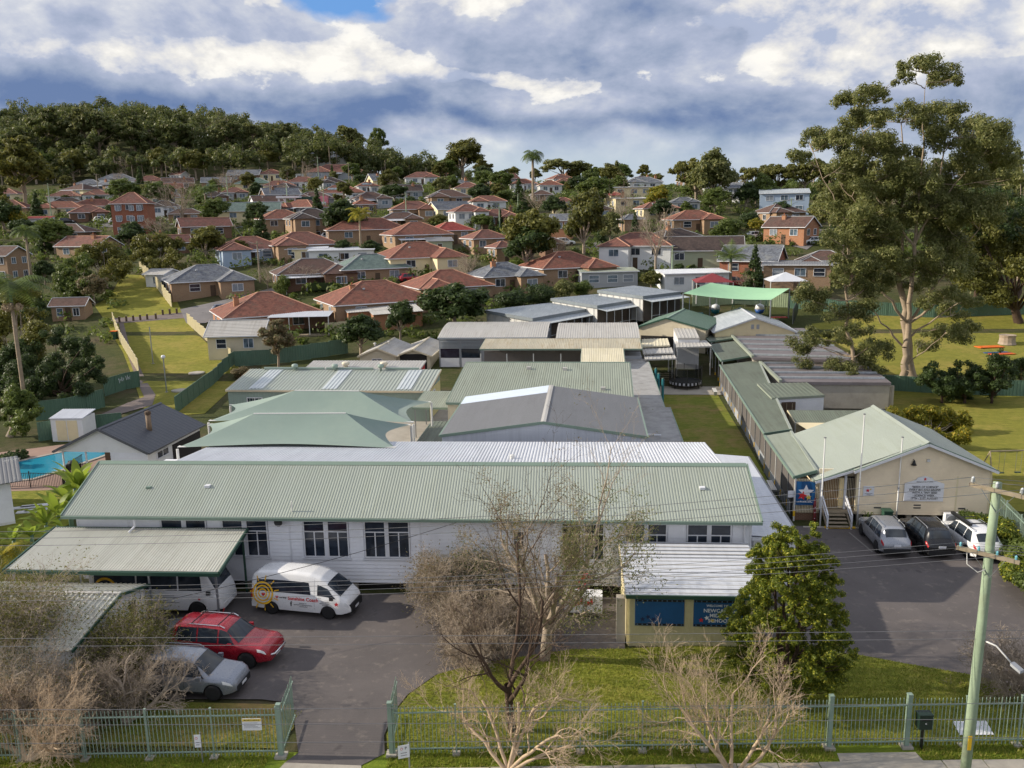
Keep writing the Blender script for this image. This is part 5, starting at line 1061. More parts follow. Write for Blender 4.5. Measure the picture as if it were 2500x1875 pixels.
panel_fence('green panel fence behind the white garden shed', [(300, 1052), (200, 1062), (95, 1078)], GREENFENCE, px=True, h=1.8)
panel_fence('green panel fence across the top of the right hand field', [(1925, 752), (2090, 768), (2280, 776), (2500, 768)], GREENFENCE, px=True, h=2.0)
panel_fence('pale green panel fence behind the playground sail', [(1690, 748), (1800, 742), (1925, 752)], pmat('pale_green_fence', c(158, 172, 138), .55), px=True, h=2.2)
panel_fence('dark green panel fence across the lower right field', [(2150, 952), (2300, 962), (2500, 968)], GREENFENCE, px=True, h=1.7)
panel_fence('beige panel fence between the patio house and brick house', [(795, 818), (862, 812)], BEIGEFENCE, px=True)

# pool house
ph = gable('pool_house', 'white gabled pool house with charcoal roof and rusty flue', (-40.9, 58.2), (-33.5, 58.0), 8.2, 0, 2.9, 4.65, W_WHITE, CHARROOF, CHARROOF, .15, .35, 'rib', .5, .015, wall=False)
MB().prism([(-3.7, -.05, 2.75), (3.7, -.05, 2.75), (0, -.05, 4.55)], (0, .1, 0)).build('gable_panel', W_WHITE, ph); MB().box(.6, 3.6, .0, 8, 0, 2.85).build('wall', W_WHITE, ph); boards(ph, -.02, (.1, 2.75), .6, 3.6, [], BOARD, .2)
MB().box(3.6, 3.68, 3.5, 7.9, .3, 2.4).build('louvre_wall', DARKVOID, ph); win(ph, 3.62, 2.0, 2.2, 1.6, .5, R_(90), 'pair'); MB().box(-3.6, .6, 5.5, 7.9, 0, 2.85).build('rear_wall', DARKWOOD, ph)
for x in (-3.4, -1.5): MB().path([(x, .1, 0), (x, .1, 2.8)], .07, 8).build('post', WHITE, ph)
fl = MB().path([(2.0, 3.2, 3.4), (2.0, 3.2, 5.0)], .2, 12); fl.build('flue', pmat('rusty_flue', c(126, 108, 90), .8, var=.3, scale=3), ph, True); MB().lathe([(.24, 0), (.24, .22), (.1, .3)], 12, (2.0, 3.2, 4.95)).build('flue_cap', DARKWOOD, ph)
bb = thing('barbecue', 'black covered barbecue under the pool house eave', 'barbecue', (gp(232, 1140).x, 60.2, 0)); MB().box(-.5, .5, -.3, .3, .7, 1.1).build('body', BLACKM, bb); MB().lathe([(.42, 0), (.4, .15), (.2, .3)], 12, (0, 0, 1.1)).build('lid', BLACKM, bb)
for x in (-.45, .45):
    for y in (-.25, .25): MB().box(x-.03, x+.03, y-.03, y+.03, 0, .7).build('leg', BLACKM, bb)
WATER = bpy.data.materials.new('pool_water'); WATER.use_nodes = True; t = NT(WATER.node_tree); o_ = t.n('ShaderNodeOutputMaterial'); b = t.n('ShaderNodeBsdfPrincipled', ins={'Base Color': c(44, 140, 168), 'Roughness': .06}); t.link(b.outputs[0], o_.inputs[0])
bump(t, b, t.noise(world_pos(t), 2.5, 3), .08, .05)
q = [gp(*p) for p in ((-60, 1150), (175, 1100), (290, 1100), (245, 1118), (120, 1160), (80, 1172), (-60, 1185))]
sheet('pool_deck', [gp(*p) for p in ((-120, 1120), (160, 1085), (310, 1085), (290, 1130), (150, 1200), (60, 1225), (-120, 1235))], .02, pmat('pool_paving', c(150, 124, 112), .8, var=.12))
sheet('pool_water', q, .05, WATER)
m = MB(); cen = sum((p for p in q), Vector())/len(q)
for i in range(len(q)):
    a, b_ = q[i], q[(i+1) % len(q)]; m.bar((a.x, a.y, .05), (b_.x, b_.y, .05), .35, .09)
set_props(m.build('pool_coping', CONC), kind='structure')
def bar_fence(label, pts, h=1.2):
    P = [gp(*p) for p in pts]; r = thing('pool_fence', label, 'fence', P[0]); o = P[0]; me = MB().box(-.012, .012, -.012, .012, .08, h).mesh('bar', BLACKM)
    for a, b_ in zip(P[:-1], P[1:]):
        n = max(2, int((b_-a).length/.13))
        for i in range(n): p = a.lerp(b_, i/n)-o; link_obj('bar', me, r, (p.x, p.y, 0))
        for z in (.12, h-.05): MB().bar(a-o+Vector((0, 0, z)), b_-o+Vector((0, 0, z)), .03, .03).build('rail', BLACKM, r)
        MB().bar(a-o, a-o+Vector((0, 0, h+.1)), .06, .06).build('fence_post', BLACKM, r)
    return r
bar_fence('black bar pool fence around the blue swimming pool', [(-40, 1195), (75, 1190), (155, 1192), (172, 1163), (205, 1142)])
ws = thing('garden_shed', 'small white metal garden shed with double doors by the pool', 'shed', (gp(168, 1078).x, gp(168, 1078).y, 0), R_(3)); MB().box(-1.5, 1.5, 0, 2.2, 0, 2.2).build('wall', W_WHITE, ws); MB().corr((-1.6, -.1, 2.2), (1.6, -.1, 2.2), (1.6, 2.3, 2.55), (-1.6, 2.3, 2.55), .2, .03).build('roof_sheet', WHITEROOF, ws)
for x in (-1.0, 0.05): MB().box(x, x+.95, -.03, 0, .1, 2.0).build('door', W_CREAM, ws)
hs_ = thing('neighbour_house', 'white weatherboard house corner with grey roof at the left edge', 'house', (gp(50, 1285).x-3.2, gp(50, 1285).y-1.5, 0), R_(38))
MB().box(-3, 3.2, 0, 6, 0, 3.1).build('wall', W_WHITE, hs_); boards(hs_, 0, (.2, 3.0), -3, 3.2, [(-.3, 2.2, 1.0, 2.3)], BOARD, .2); win(hs_, .95, 0, 1.65, 2.3, 1.2, style='pair', fm=BLACKM, gm=CURTAIN); MB().corr((-3.5, -.6, 3.05), (3.9, -.6, 3.05), (3.9, 3, 3.9), (-3.5, 3, 3.9), .25, .03).build('roof_sheet', GREYROOF, hs_); MB().corr((3.9, 6.6, 3.05), (-3.5, 6.6, 3.05), (-3.5, 3, 3.9), (3.9, 3, 3.9), .25, .03).build('roof_sheet', GREYROOF, hs_)
an = MB(); an.path([(3.5, -.3, 3.1), (3.5, -.3, 4.6)], .02, 6); an.bar((3.0, -.3, 4.5), (4.0, -.3, 4.55), .02, .02)
for k in range(5): an.bar((3.1+k*.2, -.6, 4.5), (3.1+k*.2, 0, 4.5), .012, .012)
an.build('antenna', PALEPOST, hs_)
sheet('side_yard', [gp(*p) for p in ((20, 1200), (200, 1195), (170, 1280), (60, 1330), (-60, 1330))], .022, GRASS)
for i, p in enumerate(((65, 1240), (85, 1236), (75, 1250), (96, 1246))):
    g = gp(*p); set_props(MB().box(-.9, .9, -.25, .25, 0, .06).build('stepping_stone', SIGNW, loc=(g.x, g.y, .02), rz=R_(20)), ('farthest', 'second', 'third', 'nearest')[i]+' pale stepping stone on the side yard lawn', 'paver', 'stepping stones')
# park lights and small things
for lab, px, py, h, globe in (('park lamp post with white globe on the grass strip', 407, 958, 4.0, True), ('plain tall park pole beside the path', 374, 888, 5.0, False)):
    p = at(px, py); g = thing('lamp_post', lab, 'lamp post', p); MB().path([(0, 0, 0), (0, 0, h)], .07, 8).build('pole', GALV, g)
    MB().lathe([(.2, 0), (.2, .08)], 10).build('base', CONC, g)
    if globe: MB().lathe([(.05, 0), (.2, .1), (.25, .25), (.2, .4), (.05, .46)], 14, (0, 0, h)).build('globe', SIGNW, g, True)
for lab, px, py in (('round concrete pit cover near the park lamp', 440, 955), ('round concrete pit cover farther up the park', 480, 912)):
    p = at(px, py); g = set_props(MB().lathe([(1.0, 0), (1.0, .15), (.85, .18)], 18).build('pit_cover', CONC, loc=p), lab, 'pit cover')
for i in range(9):
    p = at(292+i*17+(0 if i < 5 else 4), 787-i*1.6-(8 if i > 5 else 0)); g = thing('bollard', ('first', 'second', 'third', 'fourth', 'fifth', 'sixth', 'seventh', 'eighth', 'ninth')[i]+' timber bollard from the left along the cross path', 'bollard', p, 0, 'timber bollards along the cross path'); MB().box(-.12, .12, -.12, .12, 0, .9).build('post', DARKWOOD, g); MB().box(-.13, .13, -.13, .13, .9, .95).build('cap', TIMBER, g)
bn_ = thing('wheelie_bin', 'dark bin with red and yellow lids behind the park fence', 'bin', at(280, 828)); MB().box(-.4, .4, -.4, .4, 0, 1.2).build('body', GTRIM, bn_); MB().box(-.42, .42, -.45, .42, 1.2, 1.3).build('lid', ORANGE, bn_)
# field things
stp = thing('tree_stump', 'large weathered tree stump planter on the right field', 'stump', at(2458, 840)); MB().lathe([(1.15, 0), (1.0, .3), (.95, .9), (1.05, 1.25), (.8, 1.2), (.3, 1.1)], 13).build('stump', BARK, stp)
for lab, px, py, mt, w in (('orange vinyl mat on the right field', 2415, 848, ORANGE, 3.4), ('rainbow striped mat on the right field', 2440, 864, None, 3.2)):
    p = at(px, py); g = thing('play_mat', lab, 'mat', (p.x, p.y, p.z+.04), R_(12))
    if mt: MB().box(-w/2, w/2, -.7, .7, 0, .09).build('mat', mt, g)
    else:
        for k, mm in enumerate((ORANGE, REDP, GTRIM, BLUEP)): MB().box(-w/2, w/2, -.9+k*.45, -.45+k*.45, 0, .08).build('stripe', mm, g)
def swing(lab, p, w, mt):
    g = thing('swing_set', lab, 'swing', p, R_(8)); MB().path([(-w/2, 0, 2.2), (w/2, 0, 2.2)], .05, 8).build('crossbar', mt, g)
    for sx in (-1, 1):
        for sy in (-1, 1): MB().path([(sx*w/2, 0, 2.2), (sx*(w/2+.25), sy*1.0, 0)], .045, 8).build('leg', mt, g)
    for x in (-w/5, w/5):
        s_ = MB().box(x-.22, x+.22, -.1, .1, .5, .55).build('seat', GTRIM, g)
        for q in (-.2, .2): MB().path([(x+q, 0, .55), (x+q, 0, 2.2)], .012, 5).build('chain', GALV, g)
swing('small swing set on the shaded field right of the cream building', gp(2462, 1170), 3.2, TIMBER)
swing('green framed swing set under the playground sail', at(1830, 768), 5.0, GTRIM)
sl = thing('green_shade_sail', 'bright green peaked shade sail over the playground', 'shade sail', (0, 0, 0)); LIME = pmat('lime_sail', c(158, 204, 164), .7, var=.05)
z0 = float(T(20, 140)); pts = [gy(1668, 716, 124), gy(1735, 690, 132), gy(1928, 704, 131), gy(1882, 732, 121)]; pts = [p for p in pts]
def bil(u, v):
    a = pts[0].lerp(pts[1], u); b_ = pts[3].lerp(pts[2], u); p = a.lerp(b_, v); p.z -= .9*4*v*(1-v)*(.3+.7*4*u*(1-u)); return p
vs = [bil(i/12, j/16) for j in range(17) for i in range(13)]; fs = [(j*13+i, j*13+i+1, j*13+i+14, j*13+i+13) for j in range(16) for i in range(12)]
MB().add(vs, fs).build('sail_panel', LIME, sl, True)
for p in pts: MB().path([(p.x, p.y, float(T(p.x, p.y))), p], .1, 8).build('post', GALV, sl)
for lab, px, py, mt, w in (('dark red peaked shade umbrella beside the playground sail', 1738, 737, pmat('maroon_canvas', c(126, 44, 50), .7), 6.0), ('white peaked shade umbrella behind the playground sail', 1915, 735, WHITEROOF, 6.0)):
    p = at(px, py); g = thing('shade_umbrella', lab, 'umbrella', p); h = 3.4; MB().add([(-w/2, -w/2, h), (w/2, -w/2, h), (w/2, w/2, h), (-w/2, w/2, h), (0, 0, h+1.3)], [(0, 1, 4), (1, 2, 4), (2, 3, 4), (3, 0, 4), (3, 2, 1, 0)]).build('canopy', mt, g)
    for sx in (-1, 1):
        for sy in (-1, 1): MB().path([(sx*w/2.1, sy*w/2.1, 0), (sx*w/2.1, sy*w/2.1, h)], .08, 8).build('post', PALEPOST, g)
for lab, px, py, mt in (('teal and white ball shaped spinner left in the playground', 1746, 772, TEAL), ('blue and white ball shaped spinner right in the playground', 1854, 772, BLUEP)):
    p = at(px, py); g = thing('ball_spinner', lab, 'play ball', p); MB().lathe([(.1, .3), (.55, .55), (.75, 1.1)], 16).build('lower_half', mt, g, True); MB().lathe([(.75, 1.1), (.6, 1.7), (.1, 1.95)], 16).build('upper_half', SIGNW, g, True); MB().path([(0, 0, 0), (0, 0, .3)], .1, 8).build('stem', GALV, g); MB().path([(.3, .8, 0), (.3, .8, 3.2), (0, .3, 3.5), (0, 0, 3.2), (0, 0, 2.1)], .05, 6).build('hanger', GALV, g)
for lab, px, py, mt in (('red topped play table near the playground sail', 1900, 785, REDP), ('yellow topped play table near the playground sail', 1870, 788, YELLOW), ('light blue play tray on the playground grass', 1697, 775, TEAL)):
    p = at(px, py); g = thing('play_table', lab, 'table', p); MB().box(-1.2, 1.2, -.6, .6, .6, .7).build('top', mt, g); MB().path([(0, 0, 0), (0, 0, .6)], .08, 8).build('leg', GALV, g)
dw = thing('black_mesh_screen', 'leaning black mesh screen at the playground edge', 'screen', at(1932, 785)); MB().prism([(-.5, -3, 0), (-.5, -3, 2.2), (1.5, 3, 3.2), (1.5, 3, 1)], (.1, 0, 0)).build('panel', BLACKM, dw); MB().path([(-.5, -3, 0), (-.5, -3, 2.4)], .05, 6).build('post', GALV, dw)
# ---------------------------------------------------------------- trees
def unit(a): return a/np.maximum(np.linalg.norm(a, axis=-1, keepdims=True), 1e-9)
def tubes(segs, n=5):
    if isinstance(segs, tuple): P0, P1, R0, R1 = segs
    else: P0 = np.array([s[0] for s in segs]); P1 = np.array([s[1] for s in segs]); R0 = np.array([s[2] for s in segs]); R1 = np.array([s[3] for s in segs])
    d = unit(P1-P0); a = np.where(np.abs(d[:, 2:3]) < .9, [[0, 0, 1.]], [[0, 1., 0]]); u = unit(np.cross(d, a)); w = np.cross(d, u)
    th = np.arange(n)*2*np.pi/n; cs, sn = np.cos(th), np.sin(th)
    ring = u[:, None, :]*cs[None, :, None]+w[:, None, :]*sn[None, :, None]
    vs = np.concatenate([P0[:, None]+ring*R0[:, None, None], P1[:, None]+ring*R1[:, None, None]], 1).reshape(-1, 3)
    j = np.arange(n); q = np.stack([j, (j+1) % n, (j+1) % n+n, j+n], 1); f = (np.arange(len(P0))*2*n)[:, None, None]+q[None]
    return vs, f.reshape(-1, 4)
def grow(rs, P, D, L, r, S):
    # branching skeleton, one level at a time: returns segment arrays and the branch tips
    P = np.asarray(P, float); D = unit(np.asarray(D, float)); L = np.asarray(L, float); R = np.full(len(P), float(r)); mn = S.get('min', .004); seg = [[], [], [], []]; tips = []
    for lev in range(len(S['n'])):
        k = S['seg'][lev]; n = len(P); pts = [P]; ds = [D]; rr = [R]
        for i in range(k):
            D = unit(D+rs.normal(0, S['wob'][lev], (n, 3))+np.array([0, 0, S['up'][lev]])); Q = P+D*(L/k)[:, None]; R2 = np.maximum(R*(1-S['tap'][lev]/k), mn)
            for a, v in zip(seg, (P, Q, R, R2)): a.append(v)
            P, R = Q, R2; pts.append(P); ds.append(D); rr.append(R)
        tips.append(P)
        if lev+1 >= len(S['n']): break
        m = S['n'][lev+1]; pts, ds, rr = np.array(pts), np.array(ds), np.array(rr); az0 = rs.uniform(0, 6.28, n); NP, ND, NL, NR = [], [], [], []
        for c_ in range(m+1):
            keep = np.ones(n, bool) if c_ < m-1 else rs.uniform(0, 1, n) < .5; idx = np.nonzero(keep)[0]; q = len(idx)
            t = S['start'][lev]+(1-S['start'][lev])*np.minimum(1, (c_+rs.uniform(0, .8, q))/m); i = np.minimum((t*k).astype(int), k-1); f = (t*k-i)[:, None]
            bp = pts[i, idx]*(1-f)+pts[i+1, idx]*f; bd = ds[i, idx]; br = rr[i, idx]; az = az0[idx]+c_*2.4+rs.uniform(-.4, .4, q); ang = S['ang'][lev+1]*rs.uniform(.7, 1.25, q)
            u = unit(np.cross(bd, np.where(np.abs(bd[:, 2:3]) < .9, [[0, 0, 1.]], [[1., 0, 0]]))); w = np.cross(bd, u)
            NP.append(bp); ND.append(bd*np.cos(ang)[:, None]+(u*np.cos(az)[:, None]+w*np.sin(az)[:, None])*np.sin(ang)[:, None]); NL.append(L[idx]*S['len'][lev+1]*rs.uniform(.7, 1.2, q)); NR.append(np.maximum(br*S['rr'][lev+1], mn))
        P, D, L, R = np.concatenate(NP), np.concatenate(ND), np.concatenate(NL), np.concatenate(NR)
    return tuple(np.concatenate(a) for a in seg), np.concatenate(tips)
def leaf_quads(rs, pos, size, asp=.5, nrm=None, droop=0.0, jit=.5):
    n = len(pos); a = unit(rs.normal(0, 1, (n, 3))+np.array([0, 0, -droop]))
    if nrm is not None: nn = unit(nrm+rs.normal(0, jit, (n, 3))); a = unit(a-nn*np.sum(a*nn, 1, keepdims=True)); b_ = np.cross(nn, a)
    else: b_ = unit(np.cross(a, rs.normal(0, 1, (n, 3))))
    s = size*rs.uniform(.6, 1.4, (n, 1)); v = np.stack([pos-a*s, pos+b_*s*asp, pos+a*s, pos-b_*s*asp], 1).reshape(-1, 3)
    return v, np.arange(4*n).reshape(-1, 4)
def clump_leaves(rs, cen, rad, n, size, asp=.5, squash=.75, droop=0.0, hollow=.45, jit=.38, sub=0):
    # leaves through the volume of many clumps; rad may be (k,) or (k,3)
    cen = np.asarray(cen, float); rad = np.asarray(rad, float); k = len(cen)
    if rad.ndim == 1: rad = np.stack([rad, rad, rad*squash], 1)
    if sub:
        o_ = unit(rs.normal(0, 1, (k, sub, 3)))*rs.uniform(.45, .85, (k, sub, 1)); cen = (cen[:, None]+o_*rad[:, None]).reshape(-1, 3); rad = (rad[:, None]*rs.uniform(.32, .6, (k, sub, 1))).reshape(-1, 3); k = len(cen)
    wgt = np.prod(rad, 1)**(2/3); idx = rs.choice(k, n, p=wgt/wgt.sum()); d = unit(rs.normal(0, 1, (n, 3)))
    rr = hollow+(1-hollow)*rs.uniform(0, 1, (n, 1))**.6; rr *= 1+.18*np.sin(d[:, :1]*7+idx[:, None])*np.cos(d[:, 1:2]*6+idx[:, None]*2)
    return leaf_quads(rs, cen[idx]+d*rad[idx]*rr, size, asp, d+np.array([0, 0, .3]), droop, jit)
def join(parts):
    vs, fs, k = [], [], 0
    for v, f in parts: vs.append(v); fs.append(f+k); k += len(v)
    return np.concatenate(vs), np.concatenate(fs)
def plant(name, label, cat, loc, trunk=None, crown=None, bark=None, leaf=None, group=None, rz=0.0, scale=1.0):
    r = thing(name, label, cat, loc, rz, group); r.scale = scale if hasattr(scale, '__len__') else (scale,)*3
    if trunk is not None: link_obj('trunk', trunk if isinstance(trunk, bpy.types.Mesh) else fast_mesh('trunk', *trunk, bark, True), r)
    if crown is not None: link_obj('crown', crown if isinstance(crown, bpy.types.Mesh) else fast_mesh('crown', *crown, leaf), r)
    return r
def limb(rs, a, b_, r0, r1, k=7, bow=.12):
    a, b_ = np.array(a, float), np.array(b_, float); L = np.linalg.norm(b_-a); off = rs.normal(0, bow*L, 3); off[2] = abs(off[2])*-.4; pts = []
    for i in range(k+1):
        t = i/k; pts.append(a+(b_-a)*t+off*4*t*(1-t)*.5+rs.normal(0, .012*L, 3)*(0 < i < k))
    return [(pts[i], pts[i+1], r0+(r1-r0)*i/k, r0+(r1-r0)*(i+1)/k) for i in range(k)], pts

# prototypes for the suburb, ten metres tall
PROTO = {}
def proto(kind, seed, leaf, n=1900, size=.3):
    rs = np.random.default_rng(seed); segs = []; tips = []
    if kind == 'round':
        k = 26; th = rs.uniform(0, 6.28, k); u = rs.uniform(-.5, 1, k); rr = np.sqrt(1-np.clip(u, -1, 1)**2)*rs.uniform(.5, 1, k)
        cen = np.stack([np.cos(th)*rr*3.1, np.sin(th)*rr*3.1, 5.6+u*2.9], 1); rad = rs.uniform(1.2, 2.1, k)
        lv = clump_leaves(rs, cen, rad, n, size, sub=7); segs.append((np.zeros(3), np.array([0, .1, 4.]), .32, .22))
        for i in range(9): segs += limb(rs, (0, .1, rs.uniform(2, 4)), cen[i], .16, .05, 4)[0]
    elif kind == 'gum':
        k = 22; th = rs.uniform(0, 6.28, k); z = rs.uniform(3.6, 9.3, k); rr = rs.uniform(.4, 1, k)*np.interp(z, [3.6, 6.5, 9.3], [2.4, 3.2, 1.6])
        cen = np.stack([np.cos(th)*rr, np.sin(th)*rr, z], 1); rad = rs.uniform(.8, 1.5, k); lv = clump_leaves(rs, cen, rad, n, size, .4, .7, .6, .3, sub=6)
        segs.append((np.zeros(3), np.array([.2, .1, 3.]), .28, .22)); segs.append((np.array([.2, .1, 3.]), np.array([-.1, 0, 7.]), .22, .1))
        for i in range(k): segs += limb(rs, (.1, 0, max(2., z[i]-rs.uniform(1.2, 3))), cen[i], .09, .02, 4)[0]
    elif kind == 'cone':
        z = rs.uniform(.6, 9.8, 60); th = rs.uniform(0, 6.28, 60); R = (10-z)/10*2.2; cen = np.stack([np.cos(th)*R*.7, np.sin(th)*R*.7, z], 1); lv = clump_leaves(rs, cen, .35+R*.35, n, size*.8); segs.append((np.zeros(3), np.array([0, 0, 9.]), .25, .03))
    elif kind == 'umbrella':
        k = 24; th = rs.uniform(0, 6.28, k); rr = np.sqrt(rs.uniform(0, 1, k))*5.0; cen = np.stack([np.cos(th)*rr, np.sin(th)*rr, 7.8-rr*.35+rs.normal(0, .8, k)], 1); lv = clump_leaves(rs, cen, rs.uniform(1.2, 2.0, k), n, size, squash=.55, sub=6)
        segs.append((np.zeros(3), np.array([.2, 0, 3.]), .35, .26))
        for i in range(16): segs += limb(rs, (.2, 0, rs.uniform(2.5, 3.4)), cen[i], .16, .04, 5)[0]
    elif kind == 'bare':
        S = dict(seg=[3, 4, 4, 3, 3], wob=[.05, .1, .14, .18, .2], up=[0, .04, .06, .05, .02], tap=[.2, .6, .7, .7, .7], n=[1, 6, 5, 5, 5], start=[.55, .25, .25, .2], ang=[0, .6, .6, .6, .55], len=[1, 1.25, .6, .55, .55], rr=[1, .5, .5, .5, .5])
        segs, tips = grow(rs, [(0, 0, 0)], [(0, 0, 1)], [3.6], .24, dict(S, min=.012)); lv = None
    elif kind == 'bunya':
        k = 34; th = rs.uniform(0, 6.28, k); z = rs.uniform(2.5, 9.8, k); R = np.interp(z, [2.5, 5, 9.8], [2.2, 3.0, .7]); cen = np.stack([np.cos(th)*R, np.sin(th)*R, z], 1); lv = clump_leaves(rs, cen, rs.uniform(.35, .55, k), n, size*.7, hollow=.1); segs.append((np.zeros(3), np.array([0, 0, 9.6]), .25, .05))
        for i in range(k): segs += limb(rs, (0, 0, z[i]-.3), cen[i], .05, .03, 3)[0]
    elif kind == 'shrub':
        k = 18; th = rs.uniform(0, 6.28, k); rr = rs.uniform(.2, 1, k)*3.4; cen = np.stack([np.cos(th)*rr, np.sin(th)*rr, rs.uniform(2.2, 6.8, k)-rr*.4], 1); lv = clump_leaves(rs, cen, rs.uniform(1.4, 2.4, k), n, size)
        for i in range(8): segs += limb(rs, (0, 0, 0), cen[i], .12, .04, 4)[0]
    return (fast_mesh('trunk', *tubes(segs, 5), BARK if kind != 'gum' else BARKPALE, True), fast_mesh('crown', *lv, leaf) if lv is not None else None)
def pal(kind, leafn, seed):
    key = (kind, leafn, seed)
    if key not in PROTO: PROTO[key] = proto(kind, seed, {'dark': L_DARK, 'mid': L_MID, 'olive': L_OLIVE, 'gum': L_GUM, 'yellow': L_YELLOW, 'dry': L_DRY, 'forest': L_FOREST, 'conifer': L_CONIFER}[leafn], 7500 if kind in ('round', 'gum', 'umbrella') else 4500)
    return PROTO[key]
def fan_palm(label, loc, h, r, frond, n, leaf, trunk_r=.16, arch=.9, skirt=False, lean=(0, 0), name='palm_tree'):
    rs = np.random.default_rng(int(abs(loc[0]*13+loc[1]*7))); r_ = thing(name, label, 'palm', loc); top = Vector((lean[0], lean[1], h))
    MB().path([(0, 0, 0), top*.3, top*.65, top], [r*1.25, r, r*.95, r*.8], 10).build('trunk', BARKPALE, r_, True)
    MB().path([top, top+Vector((0, 0, frond*.3))], [r*.85, r*.5], 8).build('crownshaft', GREENFENCE, r_, True)
    vs, fs = [], []
    for i in range(n):
        a = i*2.4+rs.uniform(-.2, .2); el = rs.uniform(.1, 1.15); d = np.array([math.cos(a), math.sin(a), 0]); s = np.array([-math.sin(a), math.cos(a), 0]); p = np.array(top)+[0, 0, frond*.28]; v = d*math.cos(el)+np.array([0, 0, math.sin(el)]); K = 9; L = frond*rs.uniform(.8, 1.1)
        for k in range(K):
            q = p+v*L/K; v = unit(v+np.array([0, 0, -arch*2/K])); w = .32*frond*math.sin(math.pi*(k+.7)/(K+.6))
            for sg in (-1, 1):
                for j in range(2):
                    b0 = p+(q-p)*(j/2); b1 = b0+(q-p)*.38; tip = b0+s*sg*w+v*w*.35+np.array([0, 0, -.35*w]); o = len(vs); vs += [b0, b1, tip]; fs.append((o, o+1, o+2))
            p = q
    link_obj('crown', fast_mesh('crown', np.array(vs), np.array(fs), leaf), r_)
    if skirt:
        v, f = clump_leaves(rs, [np.array(top)+[-.55, 0, -.5], np.array(top)+[.6, .1, -.45], np.array(top)+[0, -.4, -.5]], [.55, .5, .4], 900, .1); link_obj('flower_skirt', fast_mesh('flower_skirt', v, f, TWIGPALE), r_)
    return r_
def bg_tree(label, px, py, hpx, kind, leafn, seed=0, wide=1.0, group='trees among the houses', name='tree'):
    p = at(px, py); s = hpx/ppm(p)/10.0; tr, cr = pal(kind, leafn, seed % 3)
    return plant({'bare': 'bare_tree', 'gum': 'gum_tree', 'cone': 'conifer_tree', 'bunya': 'bunya_pine', 'shrub': 'shrub'}.get(kind, name), label, 'shrub' if kind == 'shrub' else 'tree', p, tr, cr, group=group, rz=(seed*1.7) % 6.28, scale=(s*wide*(1.32 if kind in ('round', 'umbrella', 'gum') else 1.1),)*2+(s*1.08,))

# --- the big gum trees on the right field
def px_clumps(lst, Y, rs, dj): 
    c_, r_ = [], []
    for px, py, r in lst:
        y = Y+rs.uniform(-dj, dj); p = gy(px, py, y); c_.append(p); r_.append(r/ppm(p))
    return np.array(c_), np.array(r_)
rs = np.random.default_rng(3)
big = [(2251,157,25),(2284,163,30),(2209,160,18),(2314,181,26),(2341,193,16),(2212,190,18),(2281,196,22),(2187,202,10),(2106,227,33),(2067,239,26),(2139,230,24),(2046,248,15),(2166,242,11),(2121,287,36),(2157,290,30),(2095,284,20),(2212,272,32),(2242,281,28),(2287,293,46),(2272,277,26),(2344,287,38),(2368,308,34),(2407,323,42),(2438,332,26),(2061,323,27),(2037,338,25),(2007,335,28),(1976,341,26),(1940,377,22),(1964,386,17),(2019,350,20),(2085,350,44),(2136,350,44),(2151,362,38),(2091,389,32),(2187,365,28),(2233,374,20),(2317,356,40),(2287,329,26),(2377,362,42),(2417,365,42),(2438,383,36),(2139,416,46),(2190,416,42),(2242,425,46),(2302,416,50),(2362,416,52),(2423,425,50),(2468,437,30),(2061,401,32),(2046,437,36),(2091,440,28)]
for i in range(46):
    a = rs.uniform(0, 6.28); q = math.sqrt(rs.uniform(0, 1)); big.append((2215+220*q*math.cos(a), 545+120*q*math.sin(a), rs.uniform(26, 46)))
big += [(2330,760,26),(2370,790,22),(2345,815,28),(2300,800,24),(2265,830,24),(2315,720,30),(2365,740,26),(2240,690,24),(2150,690,30),(2190,640,34),(2280,650,40),(2340,650,38),(2260,740,18)]
cen, rad = px_clumps(big, 97.5, rs, 6.0); rad = rad*1.1
base = np.array(gp(2200, 944, 0)); fork = np.array(gy(2218, 790, 97.5)); mid = np.array(gy(2232, 600, 97.5)); top = np.array(gy(2255, 330, 97.5))
segs = []
for a, b_, r0, r1 in ((base, fork, .46, .32), (fork, mid, .28, .2), (mid, top, .18, .08)): segs += limb(rs, a, b_, r0, r1, 8, .02)[0]
base2 = np.array(gp(2228, 932, 0)); f2 = np.array(gy(2195, 690, 100)); segs += limb(rs, base2, f2, .62, .3, 8, .03)[0]
mains = [(fork, gy(2090, 640, 97), .25), (fork, gy(2330, 700, 96), .25), (fork, gy(2390, 560, 98), .25), (mid, gy(2110, 420, 97), .2), (mid, gy(2380, 400, 98), .2), (mid, gy(2300, 300, 97), .2), (f2, gy(2080, 480, 100), .25), (f2, gy(2200, 300, 101), .25), (np.array(gy(2210, 850, 97.5)), gy(2120, 740, 95), .2), (np.array(gy(2212, 830, 97.5)), gy(2340, 740, 96), .2), (np.array(gy(2090, 640, 97)), gy(1985, 370, 97), .13), (np.array(gy(2110, 420, 97)), gy(2100, 260, 97), .1), (top, gy(2270, 180, 97.5), .09), (np.array(gy(2200, 900, 97.5)), gy(2330, 800, 95), .12)]
nodes = [fork, mid, top, f2]
for a, b_, r0 in mains: s_, pts = limb(rs, a, b_, r0*.72, r0*.22, 8, .08); segs += s_; nodes += pts[2:]
nodes = np.array(nodes)
for i in range(len(cen)):
    dd = np.linalg.norm(nodes-cen[i], axis=1)+np.maximum(0, nodes[:, 2]-cen[i][2])*2; k = nodes[np.argmin(dd)]; s_, pts = limb(rs, k, cen[i], .06, .015, 6, .12); segs += s_
    for j in range(3): segs += limb(rs, pts[3], cen[i]+rs.normal(0, .5, 3)*rad[i], .03, .008, 4, .12)[0]
o = base
lv = clump_leaves(rs, cen, rad*1.22, 230000, .15, .42, .78, .7, .2, .45, sub=7)
